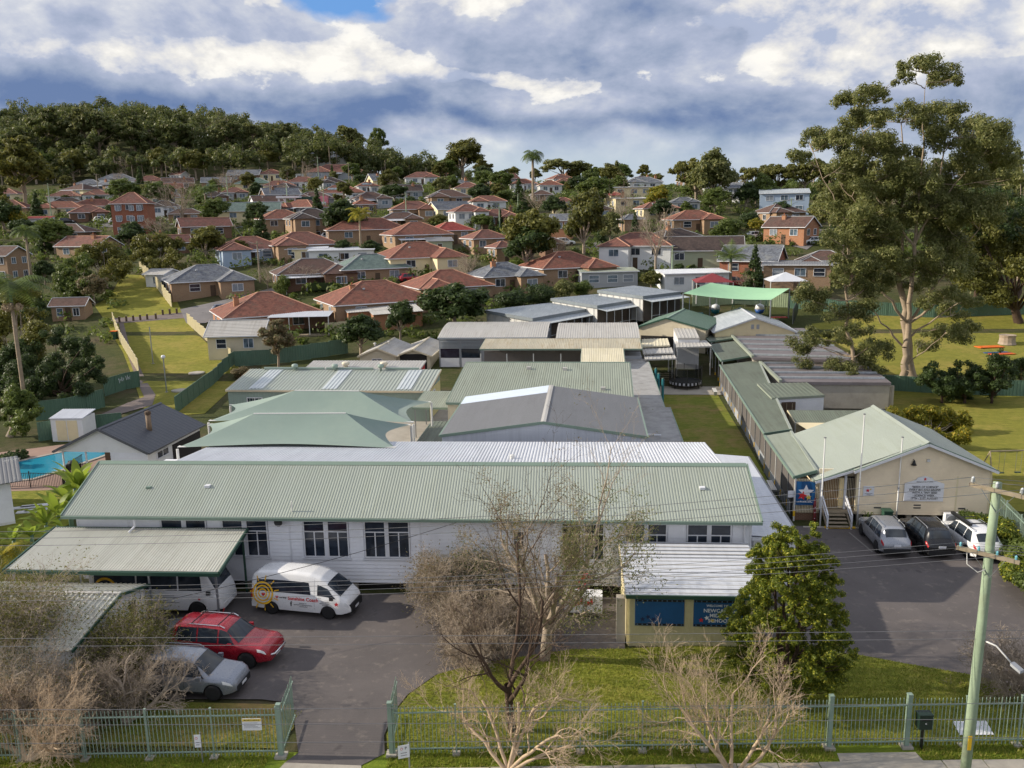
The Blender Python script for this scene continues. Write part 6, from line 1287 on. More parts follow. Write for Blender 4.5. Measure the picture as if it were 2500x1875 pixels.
plant('gum_tree', 'huge multi trunked gum tree towering over the right hand field', 'tree', base, (tubes([(a-o, b_-o, r, q) for a, b_, r, q in segs], 7)), (lv[0]-o, lv[1]), BARKPALE, L_GUM)
yg = [(2050+110*math.cos(a)*q, 735+165*math.sin(a)*q, rs.uniform(18, 34)) for a, q in zip(rs.uniform(0, 6.28, 34), np.sqrt(rs.uniform(0.1, 1, 34)))]+[(2120, 880, 34), (2160, 860, 26), (2075, 905, 20), (1960, 880, 22), (1970, 840, 24), (2140, 910, 18)]
cen, rad = px_clumps(yg, 90.5, rs, 3.0); rad = rad*1.2; base = np.array(gp(2079, 974, 0)); o = base; f1 = np.array(gy(2085, 905, 90.5)); t1 = np.array(gy(2060, 600, 90.5)); segs = limb(rs, base, f1, .28, .24, 5, .02)[0]+limb(rs, f1, t1, .22, .05, 9, .04)[0]; nodes = [f1]+limb(rs, f1, t1, .2, .05, 9, .0)[1]; nodes = np.array(nodes)
for i in range(len(cen)):
    k = nodes[np.argmin(np.linalg.norm(nodes-cen[i], axis=1)+np.maximum(0, nodes[:, 2]-cen[i][2]+1)*2)]; segs += limb(rs, k, cen[i], .07, .015, 6, .12)[0]
lv = clump_leaves(rs, cen, rad*1.1, 46000, .13, .4, .8, .7, .15, .45, sub=6)
plant('gum_tree', 'younger slender gum tree in front of the beamed flat roofs', 'tree', base, tubes([(a-o, b_-o, r, q) for a, b_, r, q in segs], 7), (lv[0]-o, lv[1]), BARKPALE, L_GUM)
def mass_tree(label, base_px, clumps, Y, leaf, n, size, dj=3.0, bark=None, tr=.4, name='tree', squash=.8, seed=1, cat='tree', base_z=None):
    rs = np.random.default_rng(seed); cen, rad = px_clumps(clumps, Y, rs, dj); b0 = gy(base_px[0], base_px[1], Y) if base_z is None else gp(base_px[0], base_px[1], base_z)
    b0 = np.array((b0.x, b0.y, float(T(b0.x, b0.y)) if base_z is None else base_z)); ctr = cen.mean(0); segs = limb(rs, b0, b0+(ctr-b0)*.45, tr, tr*.6, 5, .04)[0]; n0 = b0+(ctr-b0)*.45
    for i in range(len(cen)): segs += limb(rs, b0+(n0-b0)*rs.uniform(.4, 1), cen[i], tr*.3, .02, 6, .08)[0]
    lv = clump_leaves(rs, cen, rad*1.08, n, size*.9, .5, squash, 0, .3, .42, sub=6)
    return plant(name, label, cat, b0, tubes([(a-b0, b_-b0, r, q) for a, b_, r, q in segs], 6), (lv[0]-b0, lv[1]), bark or BARK, leaf)
def blob(cx, cy, rx, ry, n, r0, r1, seed):
    q = np.random.default_rng(seed); a = q.uniform(0, 6.28, n); k = np.sqrt(q.uniform(0, 1, n)); return [(cx+rx*kk*math.cos(t), cy+ry*kk*math.sin(t), q.uniform(r0, r1)) for t, kk in zip(a, k)]
mass_tree('spreading dark fig tree at the right edge of the field', (2488, 790), blob(2440, 640, 120, 95, 34, 24, 44, 5), 128, L_OLIVE, 22000, .24, 6, BARKDARK, .7, seed=5)
mass_tree('tall shaded gum mass behind the right field fence', (2380, 770), blob(2400, 560, 110, 110, 26, 30, 50, 15), 136, L_DARK, 14000, .28, 6, BARKDARK, .5, seed=6)
mass_tree('gum with ragged crown behind the big gum, right edge', (2490, 640), [(2480, 395, 22), (2495, 420, 20), (2488, 370, 14), (2500, 450, 22), (2470, 500, 40), (2500, 520, 40)], 150, L_GUM, 5000, .28, 3, seed=8)
mass_tree('rounded yellow green bush beside the cream building', (2262, 1128), blob(2250, 1052, 112, 62, 46, 18, 30, 9), 74, L_YELLOW, 40000, .11, 3.2, TWIG, .14, 'yellow_bush', seed=9, cat='bush')
for i, (lab, bp, cl) in enumerate((('dark rounded hedge tree, left of three beyond the yellow bush', (2300, 985), blob(2295, 930, 40, 35, 16, 16, 24, 11)), ('dark hedge tree, middle of three beyond the yellow bush', (2355, 985), blob(2352, 925, 36, 40, 16, 16, 24, 12)), ('tallest dark hedge tree beside the lower field fence', (2420, 985), blob(2420, 915, 44, 48, 20, 18, 26, 13)))):
    mass_tree(lab, bp, cl, 88.5, L_DARK, 11000, .13, 2.0, BARKDARK, .16, 'hedge_tree', seed=20+i)
mass_tree('clipped dark shrub at the right edge of the field', (2495, 935), blob(2495, 905, 24, 24, 10, 12, 18, 14), 96, L_DARK, 4000, .14, 1.5, BARKDARK, .1, 'shrub', seed=24, cat='shrub')
# hedge along the right car park
for i, (x, y) in enumerate(((23.9, 51.6), (23.6, 49.2), (23.3, 46.8), (22.9, 44.4), (22.6, 42.0))):
    q = np.random.default_rng(40+i); cen = np.stack([q.uniform(-1.0, 1.0, 14), q.uniform(-1.2, 1.2, 14), q.uniform(.5, 1.5, 14)], 1); lv = clump_leaves(q, cen, q.uniform(.4, .65, 14), 6500, .085); sg = []
    for k in range(8): sg += limb(q, (0, 0, 0), cen[k], .04, .01, 4)[0]
    plant('hedge_shrub', ('farthest', 'second', 'middle', 'fourth', 'nearest')[i]+' leafy green hedge shrub beside the right car park fence', 'hedge', (x, y, 0), tubes(sg, 5), lv, BARK, L_CONIFER if i % 2 else L_MID, 'hedge beside the right car park')

# --- front conifer
q = np.random.default_rng(50); cen = []; rad = []
for i in range(420):
    z = q.uniform(.9, 7.5)*q.uniform(.75, 1)**.5; z = max(z, 1.5); R = np.interp(z, [1.4, 2.4, 4.2, 6.4, 7.4], [2.3, 2.75, 2.4, 1.5, .5]); t = q.uniform(0, 6.28); k = math.sqrt(q.uniform(.3, 1)); cen.append((R*k*math.cos(t)*.95, R*k*math.sin(t)*.95, z)); rad.append(q.uniform(.2, .4))
cen += [(-.55, 0, 7.45), (.75, .1, 7.5), (.75, .1, 7.15), (-.3, 0, 7.2)]; rad += [.35, .25, .3, .4]
lv = clump_leaves(q, cen, np.array(rad)*1.1, 165000, .046, .5, .85, 0, .2, .5, sub=3); sg = []
for k in range(4):
    t = k*1.6; sg += limb(q, (.15*math.cos(t), .15*math.sin(t), 0), (.7*math.cos(t), .7*math.sin(t), 6.2), .11, .03, 8, .02)[0]
for i in range(0, 420, 5): sg += limb(q, (cen[i][0]*.25, cen[i][1]*.25, max(.6, cen[i][2]-.9)), cen[i], .03, .008, 4, .05)[0]
plant('cypress_tree', 'dense golden green cypress tree in front of the cream shed', 'tree', (7.85, 32.5, 0), tubes(sg, 6), lv, BARKDARK, L_CONIFER)

# --- centre paperbark, half bare
def bare_tree(label, loc, seed, L, r, S, leafsets=(), twigm=None, dirs=((0, 0, 1),), leaf=None, name='bare_tree', sides=4, cat='tree', n_leaf=0, lsize=.05, leafmat2=None, lspread=.25):
    q = np.random.default_rng(seed); segs, tp = grow(q, [(d[3] if len(d) > 3 else 0, d[4] if len(d) > 4 else 0, 0) for d in dirs], [d[:3] for d in dirs], [L]*len(dirs), r, S)
    r_ = thing(name, label, cat, loc); b_ = segs[2] > .03
    link_obj('trunk', fast_mesh('trunk', *tubes(tuple(a[b_] for a in segs), 8), twigm or TWIG, True), r_)
    if (~b_).any(): link_obj('twigs', fast_mesh('twigs', *tubes(tuple(a[~b_] for a in segs), 3), twigm or TWIG), r_)
    if n_leaf:
        sel = tp[q.integers(0, len(tp), n_leaf)]+q.normal(0, lspread, (n_leaf, 3)); link_obj('foliage', fast_mesh('foliage', *leaf_quads(q, sel, lsize, .35), leaf), r_)
    for f, n, sz, lm in leafsets:
        pk = tp[f(tp)]
        if len(pk): sel = pk[q.integers(0, len(pk), n)]+q.normal(0, .17, (n, 3)); link_obj('foliage', fast_mesh('foliage', *leaf_quads(q, sel, sz, .35, None, .3), lm), r_)
    return r_, tp
S5 = dict(seg=[3, 5, 5, 4, 3, 3], wob=[.06, .1, .13, .17, .2, .24], up=[0, .05, .04, .03, .01, 0], tap=[.15, .6, .7, .7, .7, .7], n=[1, 5, 5, 5, 5, 4], start=[.6, .22, .2, .15, .1], ang=[0, .62, .66, .64, .6, .6], len=[1, 2.35, .58, .54, .5, .5], rr=[1, .62, .5, .5, .5, .55])
bare_tree('half bare grey paperbark tree in front of the white facade', (-2.3, 34.9, 0), 61, 2.15, .26, S5, [(lambda t: (t[:, 0] > 1.0) & (t[:, 2] > 2.5) & (t[:, 2] < 7.4), 8000, .06, L_GUM), (lambda t: (t[:, 2] > 5.6) & (t[:, 0] < 1.8), 4500, .055, L_DRY), (lambda t: (t[:, 2] > 2), 1500, .05, L_OLIVE)], BARK, dirs=((.2, 0, 1),))
SH = dict(seg=[3, 4, 3, 3, 3], wob=[.12, .2, .25, .28, .3], up=[.03, .02, 0, 0, -.02], tap=[.5, .6, .7, .7, .7], n=[1, 6, 6, 5, 4], start=[.15, .1, .1, .1], ang=[0, .7, .7, .7, .7], len=[1, .75, .6, .6, .6], rr=[1, .6, .55, .5, .55])
def brush(label, loc, seed, L, dirs, leaf, n_leaf, ls=.045, twig=None, name='twiggy_shrub'):
    return bare_tree(label, loc, seed, L, .05, dict(SH, min=.006), (), twig or TWIG, dirs, leaf, name, 3, 'shrub', n_leaf, ls)
dirs6 = [(math.cos(t)*.55, math.sin(t)*.55, 1) for t in np.arange(7)*.9]
brush('tall brown bottlebrush shrub against the white facade windows', (-7.6, 39.4, 0), 71, 2.0, dirs6, L_DRY, 6000, .06)
brush('dark leafy shrub at the corner of the facade beside the bottlebrush', (-6.2, 40.2, 0), 72, 1.5, dirs6, L_DARK, 9000, .07)
brush('wispy pale twiggy shrub at the lawn corner, left of the paperbark', (-5.6, 36.6, 0), 73, 1.6, [(math.cos(t)*.9, math.sin(t)*.9, .8) for t in np.arange(8)*.8], L_DRY, 3500, .04)
brush('pale twiggy shrub below the paperbark, beside the white box', (-3.6, 37.6, 0), 74, 1.5, [(math.cos(t)*.9, math.sin(t)*.9, .9) for t in np.arange(8)*.8], L_DRY, 3000, .04)
brush('low pale twiggy shrub hanging over the driveway edge', (-5.4, 34.6, 0), 75, 1.3, [(math.cos(t)*1.0, math.sin(t)*1.0, .7) for t in np.arange(8)*.8], L_DRY, 1500, .04)
# --- pruned crepe myrtles in the verge
SM = dict(seg=[6, 5, 4, 4, 3], wob=[.14, .24, .2, .2, .22], up=[.0, .06, .12, .06, .02], tap=[.45, .5, .6, .7, .7], n=[1, 4, 5, 5, 5], start=[.35, .35, .2, .15], ang=[0, .75, .6, .55, .5], len=[1, .6, .55, .6, .5], rr=[1, .55, .45, .45, .5])
def myrtle(label, loc, seed, L, dirs): return bare_tree(label, loc, seed, L, .075, SM, (), TWIGPALE, dirs, None, 'crepe_myrtle')
myrtle('bare pale crepe myrtle on the verge left of centre', (-3.15, 27.0, 0), 81, 2.7, [(-.9, .1, 1), (-.4, .3, 1.1), (.05, .1, 1.2), (.4, .25, 1.1), (1.15, .1, .9), (.7, -.1, 1.0)])
myrtle('bare crepe myrtle on the verge in front of the cypress', (4.9, 27.4, 0), 82, 2.9, [(-.95, .1, 1), (-.3, .3, 1.2), (.25, .2, 1.2), (.65, .1, 1.0), (1.15, .0, .9), (-.5, -.1, 1.1)])
bare_tree('slim dark trunked tree inside the front fence behind the myrtle', (-3.2, 29.4, 0), 83, 2.2, .17, dict(S5, n=[1, 4, 5, 5, 4, 3]), (), BARKDARK)
for i, (x, y, L, ds) in enumerate(((-21.3, 26.3, 2.3, [(.9, .1, .8), (.6, .3, 1), (.1, .2, 1.2), (-.6, .2, 1), (1.1, -.1, .5), (-.9, .1, .8)]), (-18.9, 28.9, 1.9, [(.8, .1, .8), (.4, .3, 1), (-.1, .2, 1.2), (-.7, .2, 1)]))):
    bare_tree(('tangled bare pale branched tree in the bottom left corner', 'twiggy grey brown tree behind the left fence')[i], (x, y, 0), 90+i, L, .11, dict(SM, n=[1, 5, 6, 6, 5], wob=[.14, .24, .22, .24, .26], ang=[0, .8, .7, .7, .7]), (), TWIGPALE if i == 0 else TWIG, ds)
brush('bushy olive shrub in front of the left carport', (-25.4, 31.2, 0), 95, 2.9, dirs6, L_OLIVE, 22000, .06)
brush('yellow tipped olive shrub beside the red car', (-20.6, 31.9, 0), 96, 1.9, dirs6, L_OLIVE, 20000, .06)
brush('dense brown twiggy shrub behind the left fence', (-22.4, 28.2, 0), 97, 2.0, [(math.cos(t)*.9, math.sin(t)*.9, .9) for t in np.arange(9)*.7], L_DRY, 9000, .045)
brush('dense brown twiggy shrub near the silver car', (-19.8, 29.5, 0), 98, 1.2, [(math.cos(t)*.9, math.sin(t)*.9, .9) for t in np.arange(9)*.7], L_DRY, 6000, .045)
brush('thin bare shrub at the right edge beside the power pole', (17.0, 33.2, 0), 99, 1.6, dirs6, L_DRY, 600, .04)

# --- banana plants and palms on the left
def banana(label, loc, h, n, seed):
    q = np.random.default_rng(seed); r_ = thing('banana_plant', label, 'banana plant', loc); MB().path([(0, 0, 0), (0, 0, h*.5), (.05, 0, h*.72)], [.16, .13, .09], 8).build('stem', GREENFENCE, r_, True)
    for i in range(n):
        a = i*2.4+q.uniform(-.3, .3); el = q.uniform(.5, 1.35); d = Vector((math.cos(a), math.sin(a), 0)); s_ = Vector((-d.y, d.x, 0)); v = d*math.cos(el)+Vector((0, 0, math.sin(el))); p = Vector((0, 0, h*.62+q.uniform(0, .2))); K = 9; L = h*q.uniform(.5, .75); vs = []; fs = []
        for k in range(K+1):
            w = .24*math.sin(math.pi*min(1, (k+.25)/(K+.3)))*h/3.2; vs += [p-s_*w+Vector((0, 0, .12*w)), p, p+s_*w+Vector((0, 0, .12*w))]; p = p+v*L/K; v = (v+Vector((0, 0, -.16))).normalized()
        for k in range(K): o = k*3; fs += [(o, o+1, o+4, o+3), (o+1, o+2, o+5, o+4)]
        MB().add(vs, fs).build('leaf', L_BANANA, r_, True)
for i, (px, py, h) in enumerate(((205, 1285, 4.2), (178, 1305, 3.6), (150, 1330, 3.2), (120, 1345, 2.8), (85, 1372, 2.6), (190, 1262, 3.4), (40, 1372, 2.2), (225, 1300, 3.0))):
    g = gp(px, py); banana(('tallest banana plant', 'second banana plant down', 'third banana plant down', 'fourth banana plant down', 'fifth banana plant down', 'upper banana plant by pool house', 'lowest banana plant', 'banana plant hugging the wall')[i]+' left of the school block', (g.x, g.y, 0), h*.92, 13, 110+i)
fan_palm('feathery yellow palm at the left end of the carport', gp(18, 1420), 1.0, .1, 2.0, 22, L_YELLOW)
p = at(66, 1020); fan_palm('tall slender palm with pale flower skirt at the left', p, 12.0, .2, 4.6, 20, L_PALM, skirt=True, arch=1.1)
p = at(78, 690); fan_palm('tall palm beside the brick arch house at the left', p, 9.0, .25, 3.6, 22, L_PALM)
p = at(882, 620); fan_palm('lone tall yellow green palm above the cream house', p, 7.6, .24, 3.4, 24, L_YELLOW, arch=1.0)
p = at(1302, 512); fan_palm('thick palm on the ridge in front of white houses', p, 14.0, .4, 4.5, 26, L_PALM, arch=1.2)
p = at(1782, 700); fan_palm('squat yucca like palm beside the dark conifer', p, 4.2, .3, 3.6, 26, L_PALM, arch=.4)
for i, (px, py) in enumerate(((505, 530), (520, 528), (500, 440))): fan_palm(('left of two slim palms near the red roofs', 'right of two slim palms near the red roofs', 'date palm at the foot of the wooded hill')[i], at(px, py), 7.0+i*.5, .22, 3.2, 20, L_PALM)
dk = [(160, 850, 40), (120, 880, 36), (200, 880, 38), (225, 920, 30), (150, 930, 45), (100, 940, 36), (190, 960, 40), (240, 890, 22), (130, 820, 26), (210, 840, 22), (60, 900, 40), (80, 960, 40), (225, 970, 22)]
mass_tree('large dark glossy tree left of the park fence', (150, 1040), dk, 86, L_DARK, 52000, .12, 4, BARKDARK, .4, seed=31)
mass_tree('shaded olive tree behind the tall palm at the left edge', (25, 900), blob(30, 800, 70, 110, 24, 24, 40, 33), 96, L_OLIVE, 17000, .2, 4, seed=33)
mass_tree('drooping willowy shrub at the left edge above the pool', (25, 1080), blob(35, 1010, 45, 60, 18, 18, 30, 34), 72, L_MID, 13000, .15, 2.5, seed=34, name='weeping_shrub', cat='shrub')
mass_tree('dark spiky garden shrubs beside the pool edge', (25, 1140), blob(20, 1120, 40, 22, 10, 12, 18, 35), 64, L_DARK, 6000, .13, 1.5, seed=35, name='shrub', cat='shrub')
# ---------------------------------------------------------------- suburb houses
def courses(m, poly, step=.34, lift=.035):
    # tiled plane: the polygon cut into lapped courses, each a little proud of the next
    P = [Vector(p) for p in poly]; n = (P[1]-P[0]).cross(P[2]-P[1]).normalized()
    if n.z < 0: P = P[::-1]; n = -n
    up = (Vector((0, 0, 1))-n*n.z).normalized(); vs = [p.dot(up) for p in P]; v0, v1 = min(vs), max(vs); k = max(1, int((v1-v0)/step))
    def clip(pts, lim, keep_low):
        out = []
        for i in range(len(pts)):
            a, b_ = pts[i], pts[(i+1) % len(pts)]; da, db = a.dot(up)-lim, b_.dot(up)-lim
            if keep_low: da, db = -da, -db
            if da >= -1e-6: out.append(a)
            if (da > 1e-6 and db < -1e-6) or (da < -1e-6 and db > 1e-6): out.append(a.lerp(b_, da/(da-db)))
        return out
    for i in range(k):
        lo, hi = v0+(v1-v0)*i/k, v0+(v1-v0)*(i+1)/k; q = clip(clip(P, lo, False), hi, True)
        if len(q) < 3: continue
        tv = [p+n*(lift*(1-(p.dot(up)-lo)/(hi-lo))+.003) for p in q]; m.poly(*tv)
        low = [j for j in range(len(q)) if abs(q[j].dot(up)-lo) < 1e-4]
        if len(low) >= 2 and i > 0:
            a, b_ = tv[low[0]], tv[low[-1]]; m.poly(a, b_, b_-n*lift, a-n*lift)
    m.poly(*[p-n*.04 for p in P][::-1])
def hip_roof(r, w, d, ze, rise, mat, over=.45, capm=None, gablet=False, kind='hip', gutm=None):
    a, b_ = w/2+over, d/2+over; s = rise/(min(w, d)/2); zr = ze+rise; z0 = ze-over*s
    long_x = w >= d
    if kind == 'hip':
        rl = max(0, (w-d)/2) if long_x else max(0, (d-w)/2)
        R1, R2 = (Vector((-rl, 0, zr)), Vector((rl, 0, zr))) if long_x else (Vector((0, -rl, zr)), Vector((0, rl, zr)))
        c_ = [Vector((-a, -b_, z0)), Vector((a, -b_, z0)), Vector((a, b_, z0)), Vector((-a, b_, z0))]
        planes = [[c_[0], c_[1], R2, R1], [c_[1], c_[2], R2], [c_[2], c_[3], R1, R2], [c_[3], c_[0], R1]] if long_x else [[c_[0], c_[1], R1], [c_[1], c_[2], R2, R1], [c_[2], c_[3], R2], [c_[3], c_[0], R1, R2]]
        if rl < .01: planes = [[c_[i], c_[(i+1) % 4], R1] for i in range(4)]
        lines = [(R1, R2)] if rl > .01 else []
        lines += [(c_[0], R1), (c_[1], R2 if long_x else R1), (c_[2], R2), (c_[3], R1 if long_x else R2)]
    else:     # gable with ridge along x
        R1, R2 = Vector((-a, 0, zr)), Vector((a, 0, zr)); s = rise/(d/2); z0 = ze-over*s
        c_ = [Vector((-a, -b_, z0)), Vector((a, -b_, z0)), Vector((a, b_, z0)), Vector((-a, b_, z0))]
        planes = [[c_[0], c_[1], R2, R1], [c_[2], c_[3], R1, R2]]; lines = [(R1, R2)]
    m = MB()
    for p in planes: courses(m, p)
    m.build('roof', mat, r)
    for p, q in lines: MB().path([p+Vector((0, 0, .04)), q+Vector((0, 0, .04))], .1, 6).build('ridge_cap', capm or mat, r)
    for i in range(4):
        if kind != 'hip' and i in (1, 3): continue
        p, q = c_[i], c_[(i+1) % 4]; MB().bar(p+Vector((0, 0, -.04)), q+Vector((0, 0, -.04)), .12, .14).build('gutter', gutm or WHITE, r)
    if kind != 'hip':
        for sx in (-a, a):
            for sy in (-1, 1): MB().bar((sx, sy*b_, z0-.03), (sx, 0, zr-.03), .05, .18).build('barge_board', WHITE, r)
    return zr
CAPP = pmat('pale_ridge_mortar', c(186, 140, 118), .8)
CAPG = pmat('grey_ridge_cap', c(150, 152, 156), .8)
HN = [0]
def house(label, px, py, wpx, ratio=.8, rot=30, h=2.9, roof='hip', roofm=None, wallm=None, rise=None, chim=0, opts='', name='house', wins=None):
    HN[0] += 1; q = random.Random(HN[0]*7); p = at(px, py); th = R_(rot); W = wpx*1.24/ppm(p); w = (W-.9)/(abs(math.cos(th))+ratio*abs(math.sin(th))); d = w*ratio
    rr = .5*(w*abs(math.sin(th))+d*abs(math.cos(th))); cen = Vector((p.x*(1+rr/p.y), p.y+rr, 0)); zz = float(T(cen.x, cen.y-rr*.6)); r = thing(name, label, 'house', (cen.x, cen.y, zz-.25), th)
    rise = rise if rise is not None else min(w, d)/2*math.tan(R_(25 if roof == 'hip' else 28))
    far = cen.y > 230; h += .25
    if roof in ('hip', 'gable', 'cross'):
        MB().box(-w/2, w/2, -d/2, d/2, -1.2, h).build('wall', wallm, r)
        if roof == 'cross': pass
        hip_roof(r, w, d, h, rise, roofm, .4, CAPP if roofm in (T_RED, T_RED2, T_BRIGHT) else CAPG, kind='hip' if roof != 'gable' else 'gable')
        if roof == 'gable': MB().prism([(-w/2, -d/2, h), (-w/2, d/2, h), (-w/2, 0, h+rise-.05)], (w, 0, 0)).build('gable_wall', wallm, r)
        if roof == 'hip' and w > 7 and q.random() < .75 and 'n' not in opts:      # projecting front wing with its own hip
            ww, dd = w*.42, d*.3; sx = -1 if q.random() < .5 else 1; x0 = sx*(w/2-ww/2-.3)
            MB().box(x0-ww/2, x0+ww/2, -d/2-dd, -d/2+.1, -1.2, h).build('front_wing', wallm, r)
            s = rise/(min(w, d)/2); a = ww/2+.4; zw = h-.4*s; zr = h+ww/2*s; yb = -d/2-dd-.4; yr = -d/2-dd+ww/2; ye = min(0, -d/2+ww/2+.1)
            m = MB(); R1 = Vector((x0, yr, zr)); R2 = Vector((x0, -d/2+ww/2, zr))
            courses(m, [(x0-a, yb, zw), (x0+a, yb, zw), R1]); courses(m, [(x0+a, yb, zw), (x0+a, -d/2-.4, zw), R2, R1]); courses(m, [(x0-a, -d/2-.4, zw), (x0-a, yb, zw), R1, R2]); m.build('wing_roof', roofm, r)
            for p0, p1 in (((x0-a, yb, zw), R1), ((x0+a, yb, zw), R1), (R1, R2)): MB().path([Vector(p0)+Vector((0, 0, .04)), Vector(p1)+Vector((0, 0, .04))], .09, 6).build('ridge_cap', CAPP if roofm in (T_RED, T_RED2, T_BRIGHT) else CAPG, r)
            win(r, x0, -d/2-dd, h-1.25-.1, min(1.8, ww*.55), 1.2, 0, 'far', gm=GLASSB if q.random() < .5 else CURTAIN)
            fx = [-sx*w*.22]
        else: fx = [-w*.25, w*.25] if w > 5 else [0]
    elif roof == 'skillion':
        MB().prism([(-w/2, -d/2, -1.2), (-w/2, d/2, -1.2), (-w/2, d/2, h+rise), (-w/2, -d/2, h)], (w, 0, 0)).build('wall', wallm, r)
        sl = rise/d; MB().corr((-w/2-.3, -d/2-.3, h-.3*sl+.04), (w/2+.3, -d/2-.3, h-.3*sl+.04), (w/2+.3, d/2+.3, h+rise+.3*sl+.04), (-w/2-.3, d/2+.3, h+rise+.3*sl+.04), .4, .03, 'rib').build('roof', roofm, r); MB().box(-w/2-.3, w/2+.3, -d/2-.42, -d/2-.31, h-.3*sl-.1, h-.3*sl+.04).build('gutter', WHITE, r); fx = [-w*.28, w*.05, w*.33] if w > 6 else [0]
    two = h > 4.5
    for z in ((h-1.2, h-3.9) if two and h > 5 else (h-1.25,)):
        for x in (fx if not two else [-w*.3, 0, w*.3]):
            if z > .5: win(r, x, -d/2, z, min(1.7, w*.17), 1.2, 0, 'far' if far else q.choice(('pair', 'far', 'sash')), gm=q.choice((GLASSD, GLASSB, CURTAIN)))
        for y in (-d*.22, d*.22):
            if z > .5 and rot > 0: win(r, -w/2, y, z, min(1.3, d*.16), 1.15, R_(-90), 'far', gm=q.choice((GLASSD, GLASSB, CURTAIN)))
            elif z > .5: win(r, w/2, y, z, min(1.3, d*.16), 1.15, R_(90), 'far', gm=q.choice((GLASSD, GLASSB, CURTAIN)))
    if 'd' not in opts and w > 4: MB().box(-.45, .45, -d/2-.05, -d/2+.02, .1, 2.3).build('door', DARKWOOD, r)
    if chim:
        ch = MB().box(-.4, .4, -.35, .35, 0, 1.7).build('chimney', B_ORANGE if wallm is not B_BROWN else B_BROWN, r, loc=(chim*w*.36, -d*.12, h+rise*.25)); MB().box(-.46, .46, -.41, .41, 1.7, 1.82).build('chimney_cap', B_BROWN, ch); MB().path([(0, 0, 1.8), (0, 0, 2.2)], .12, 8).build('chimney_pot', TERRACOTTA, ch)
    if 'a' in opts:     # awning at the front
        MB().corr((-w*.45, -d/2-1.9, 2.45), (w*.1, -d/2-1.9, 2.45), (w*.1, -d/2, 2.75), (-w*.45, -d/2, 2.75), .3, .03, 'rib').build('awning', WHITEROOF, r)
        for x in (-w*.43, -w*.17, w*.08): MB().box(x-.05, x+.05, -d/2-1.85, -d/2-1.75, -.4, 2.45).build('post', PALEPOST, r)
    if 's' in opts:
        for k in range(4): MB().box(-w*.3+k*1.1, -w*.3+k*1.1+1.0, -.8, .8, 0, .05).build('solar_panel', GLASSB, r, loc=(0, -d*.25, h+rise*.52), rot=(math.atan2(rise, d/2), 0, 0))
    if 't' in opts: MB().path([(w*.2, .2, h+rise*.4), (w*.2, .2, h+rise+1.2)], .03, 5).build('antenna', GALV, r); 
    if 'v' in opts: MB().lathe([(.12, 0), (.14, .3), (.24, .34), (.2, .55)], 10, (-w*.15, -d*.2, h+rise*.5)).build('roof_vent', W_GREY, r)
    return r
H_ = house
H_('white two storey house with dark slate roof at the foot of the wooded hill', 291, 462, 85, .7, 28, 4.0, 'hip', T_GREY, W_WHITE)
H_('grey hip roofed house left of the white slate roofed house', 222, 466, 66, .8, 20, 2.6, 'hip', T_GREY, W_WHITE)
H_('red hip roofed house right of the white slate roofed house', 369, 460, 74, .8, 30, 3.0, 'hip', T_RED2, W_CREAM)
H_('small white gabled cottage with pink tin roof under the wooded hill', 440, 444, 40, .8, -20, 2.8, 'gable', T_RED2, W_WHITE)
H_('low white house with brown red roof near the left edge', 165, 498, 76, .7, 20, 2.6, 'hip', T_RED2, W_WHITE)
H_('brown red hip roofed house with white veranda below the slate roof', 240, 494, 68, .8, 25, 2.6, 'hip', T_RED2, W_WHITE)
H_('cream cottage with red tiled hips behind the left street pole', 157, 530, 100, .6, 15, 2.7, 'hip', T_RED, W_CREAM)
H_('cream house with broad red roof and chimney behind parked white car', 239, 525, 104, .6, 15, 2.7, 'hip', T_RED, W_CREAM, chim=-.2)
H_('red roofed house cut by the left edge, upper', 12, 492, 80, .7, 15, 2.7, 'hip', T_RED2, W_CREAM)
H_('red roofed house cut by the left edge, lower', 22, 530, 110, .7, 15, 2.7, 'hip', T_RED2, B_TAN)
fl_ = H_('three storey red brick flats with small white windows', 332, 574, 86, .85, 14, 8.0, 'hip', T_RED2, B_RED, rise=2.6, opts='nd')
for k in range(3):
    for x in (-.3, .08, .3): win(fl_, x*9.5*.9, -fl_.children[0].bound_box[2][1]*1.0 if False else min(v[1] for v in fl_.children[0].bound_box), 1.4+k*2.7, 1.1, 1.2, 0, 'pair', gm=CURTAIN)
H_('small white shed with red skillion roof left of the red flats', 98, 556, 58, .6, 10, 2.4, 'skillion', T_BRIGHT, W_WHITE, rise=.6, opts='d')
H_('dark brown hip roofed bungalow with striped awning behind garden trees', 175, 592, 100, .7, 5, 2.5, 'hip', T_BROWN, B_BROWN, opts='n')
H_('two storey tan brick house with arched window at the left edge', 18, 690, 90, .8, -10, 5.2, 'gable', T_BROWN, B_TAN, opts='d')
H_('brown brick gabled house with red tiles above the olive trees', 502, 592, 118, .6, 35, 3.6, 'gable', T_RED2, B_BROWN)
H_('cream hall with grey green roof and dark gable below the fuel station', 612, 545, 138, .5, 18, 3.2, 'gable', T_GREEN, W_CREAM)
H_('small cream cottage with veranda behind bare trees', 455, 545, 80, .6, 25, 2.6, 'hip', T_BROWN, B_TAN)
H_('red roofed dark walled house behind the slim palms', 575, 490, 66, .8, 25, 2.8, 'hip', T_RED2, W_GREY)
H_('blue grey roofed brick house under the wooded hill', 600, 448, 70, .6, 8, 3.4, 'gable', T_GREY, B_BROWN)
H_('cream cottage with steep red pyramid roof on the rise', 665, 444, 62, .9, 20, 3.0, 'hip', T_RED, W_CREAM)
H_('white flat roofed extension beside the red pyramid roof', 714, 444, 54, .6, 15, 3.0, 'skillion', PALEROOF, W_WHITE, rise=.3)
H_('low house with bright green roof below the cream cottage', 622, 466, 88, .7, 20, 2.6, 'hip', GREENSHED, W_CREAM)
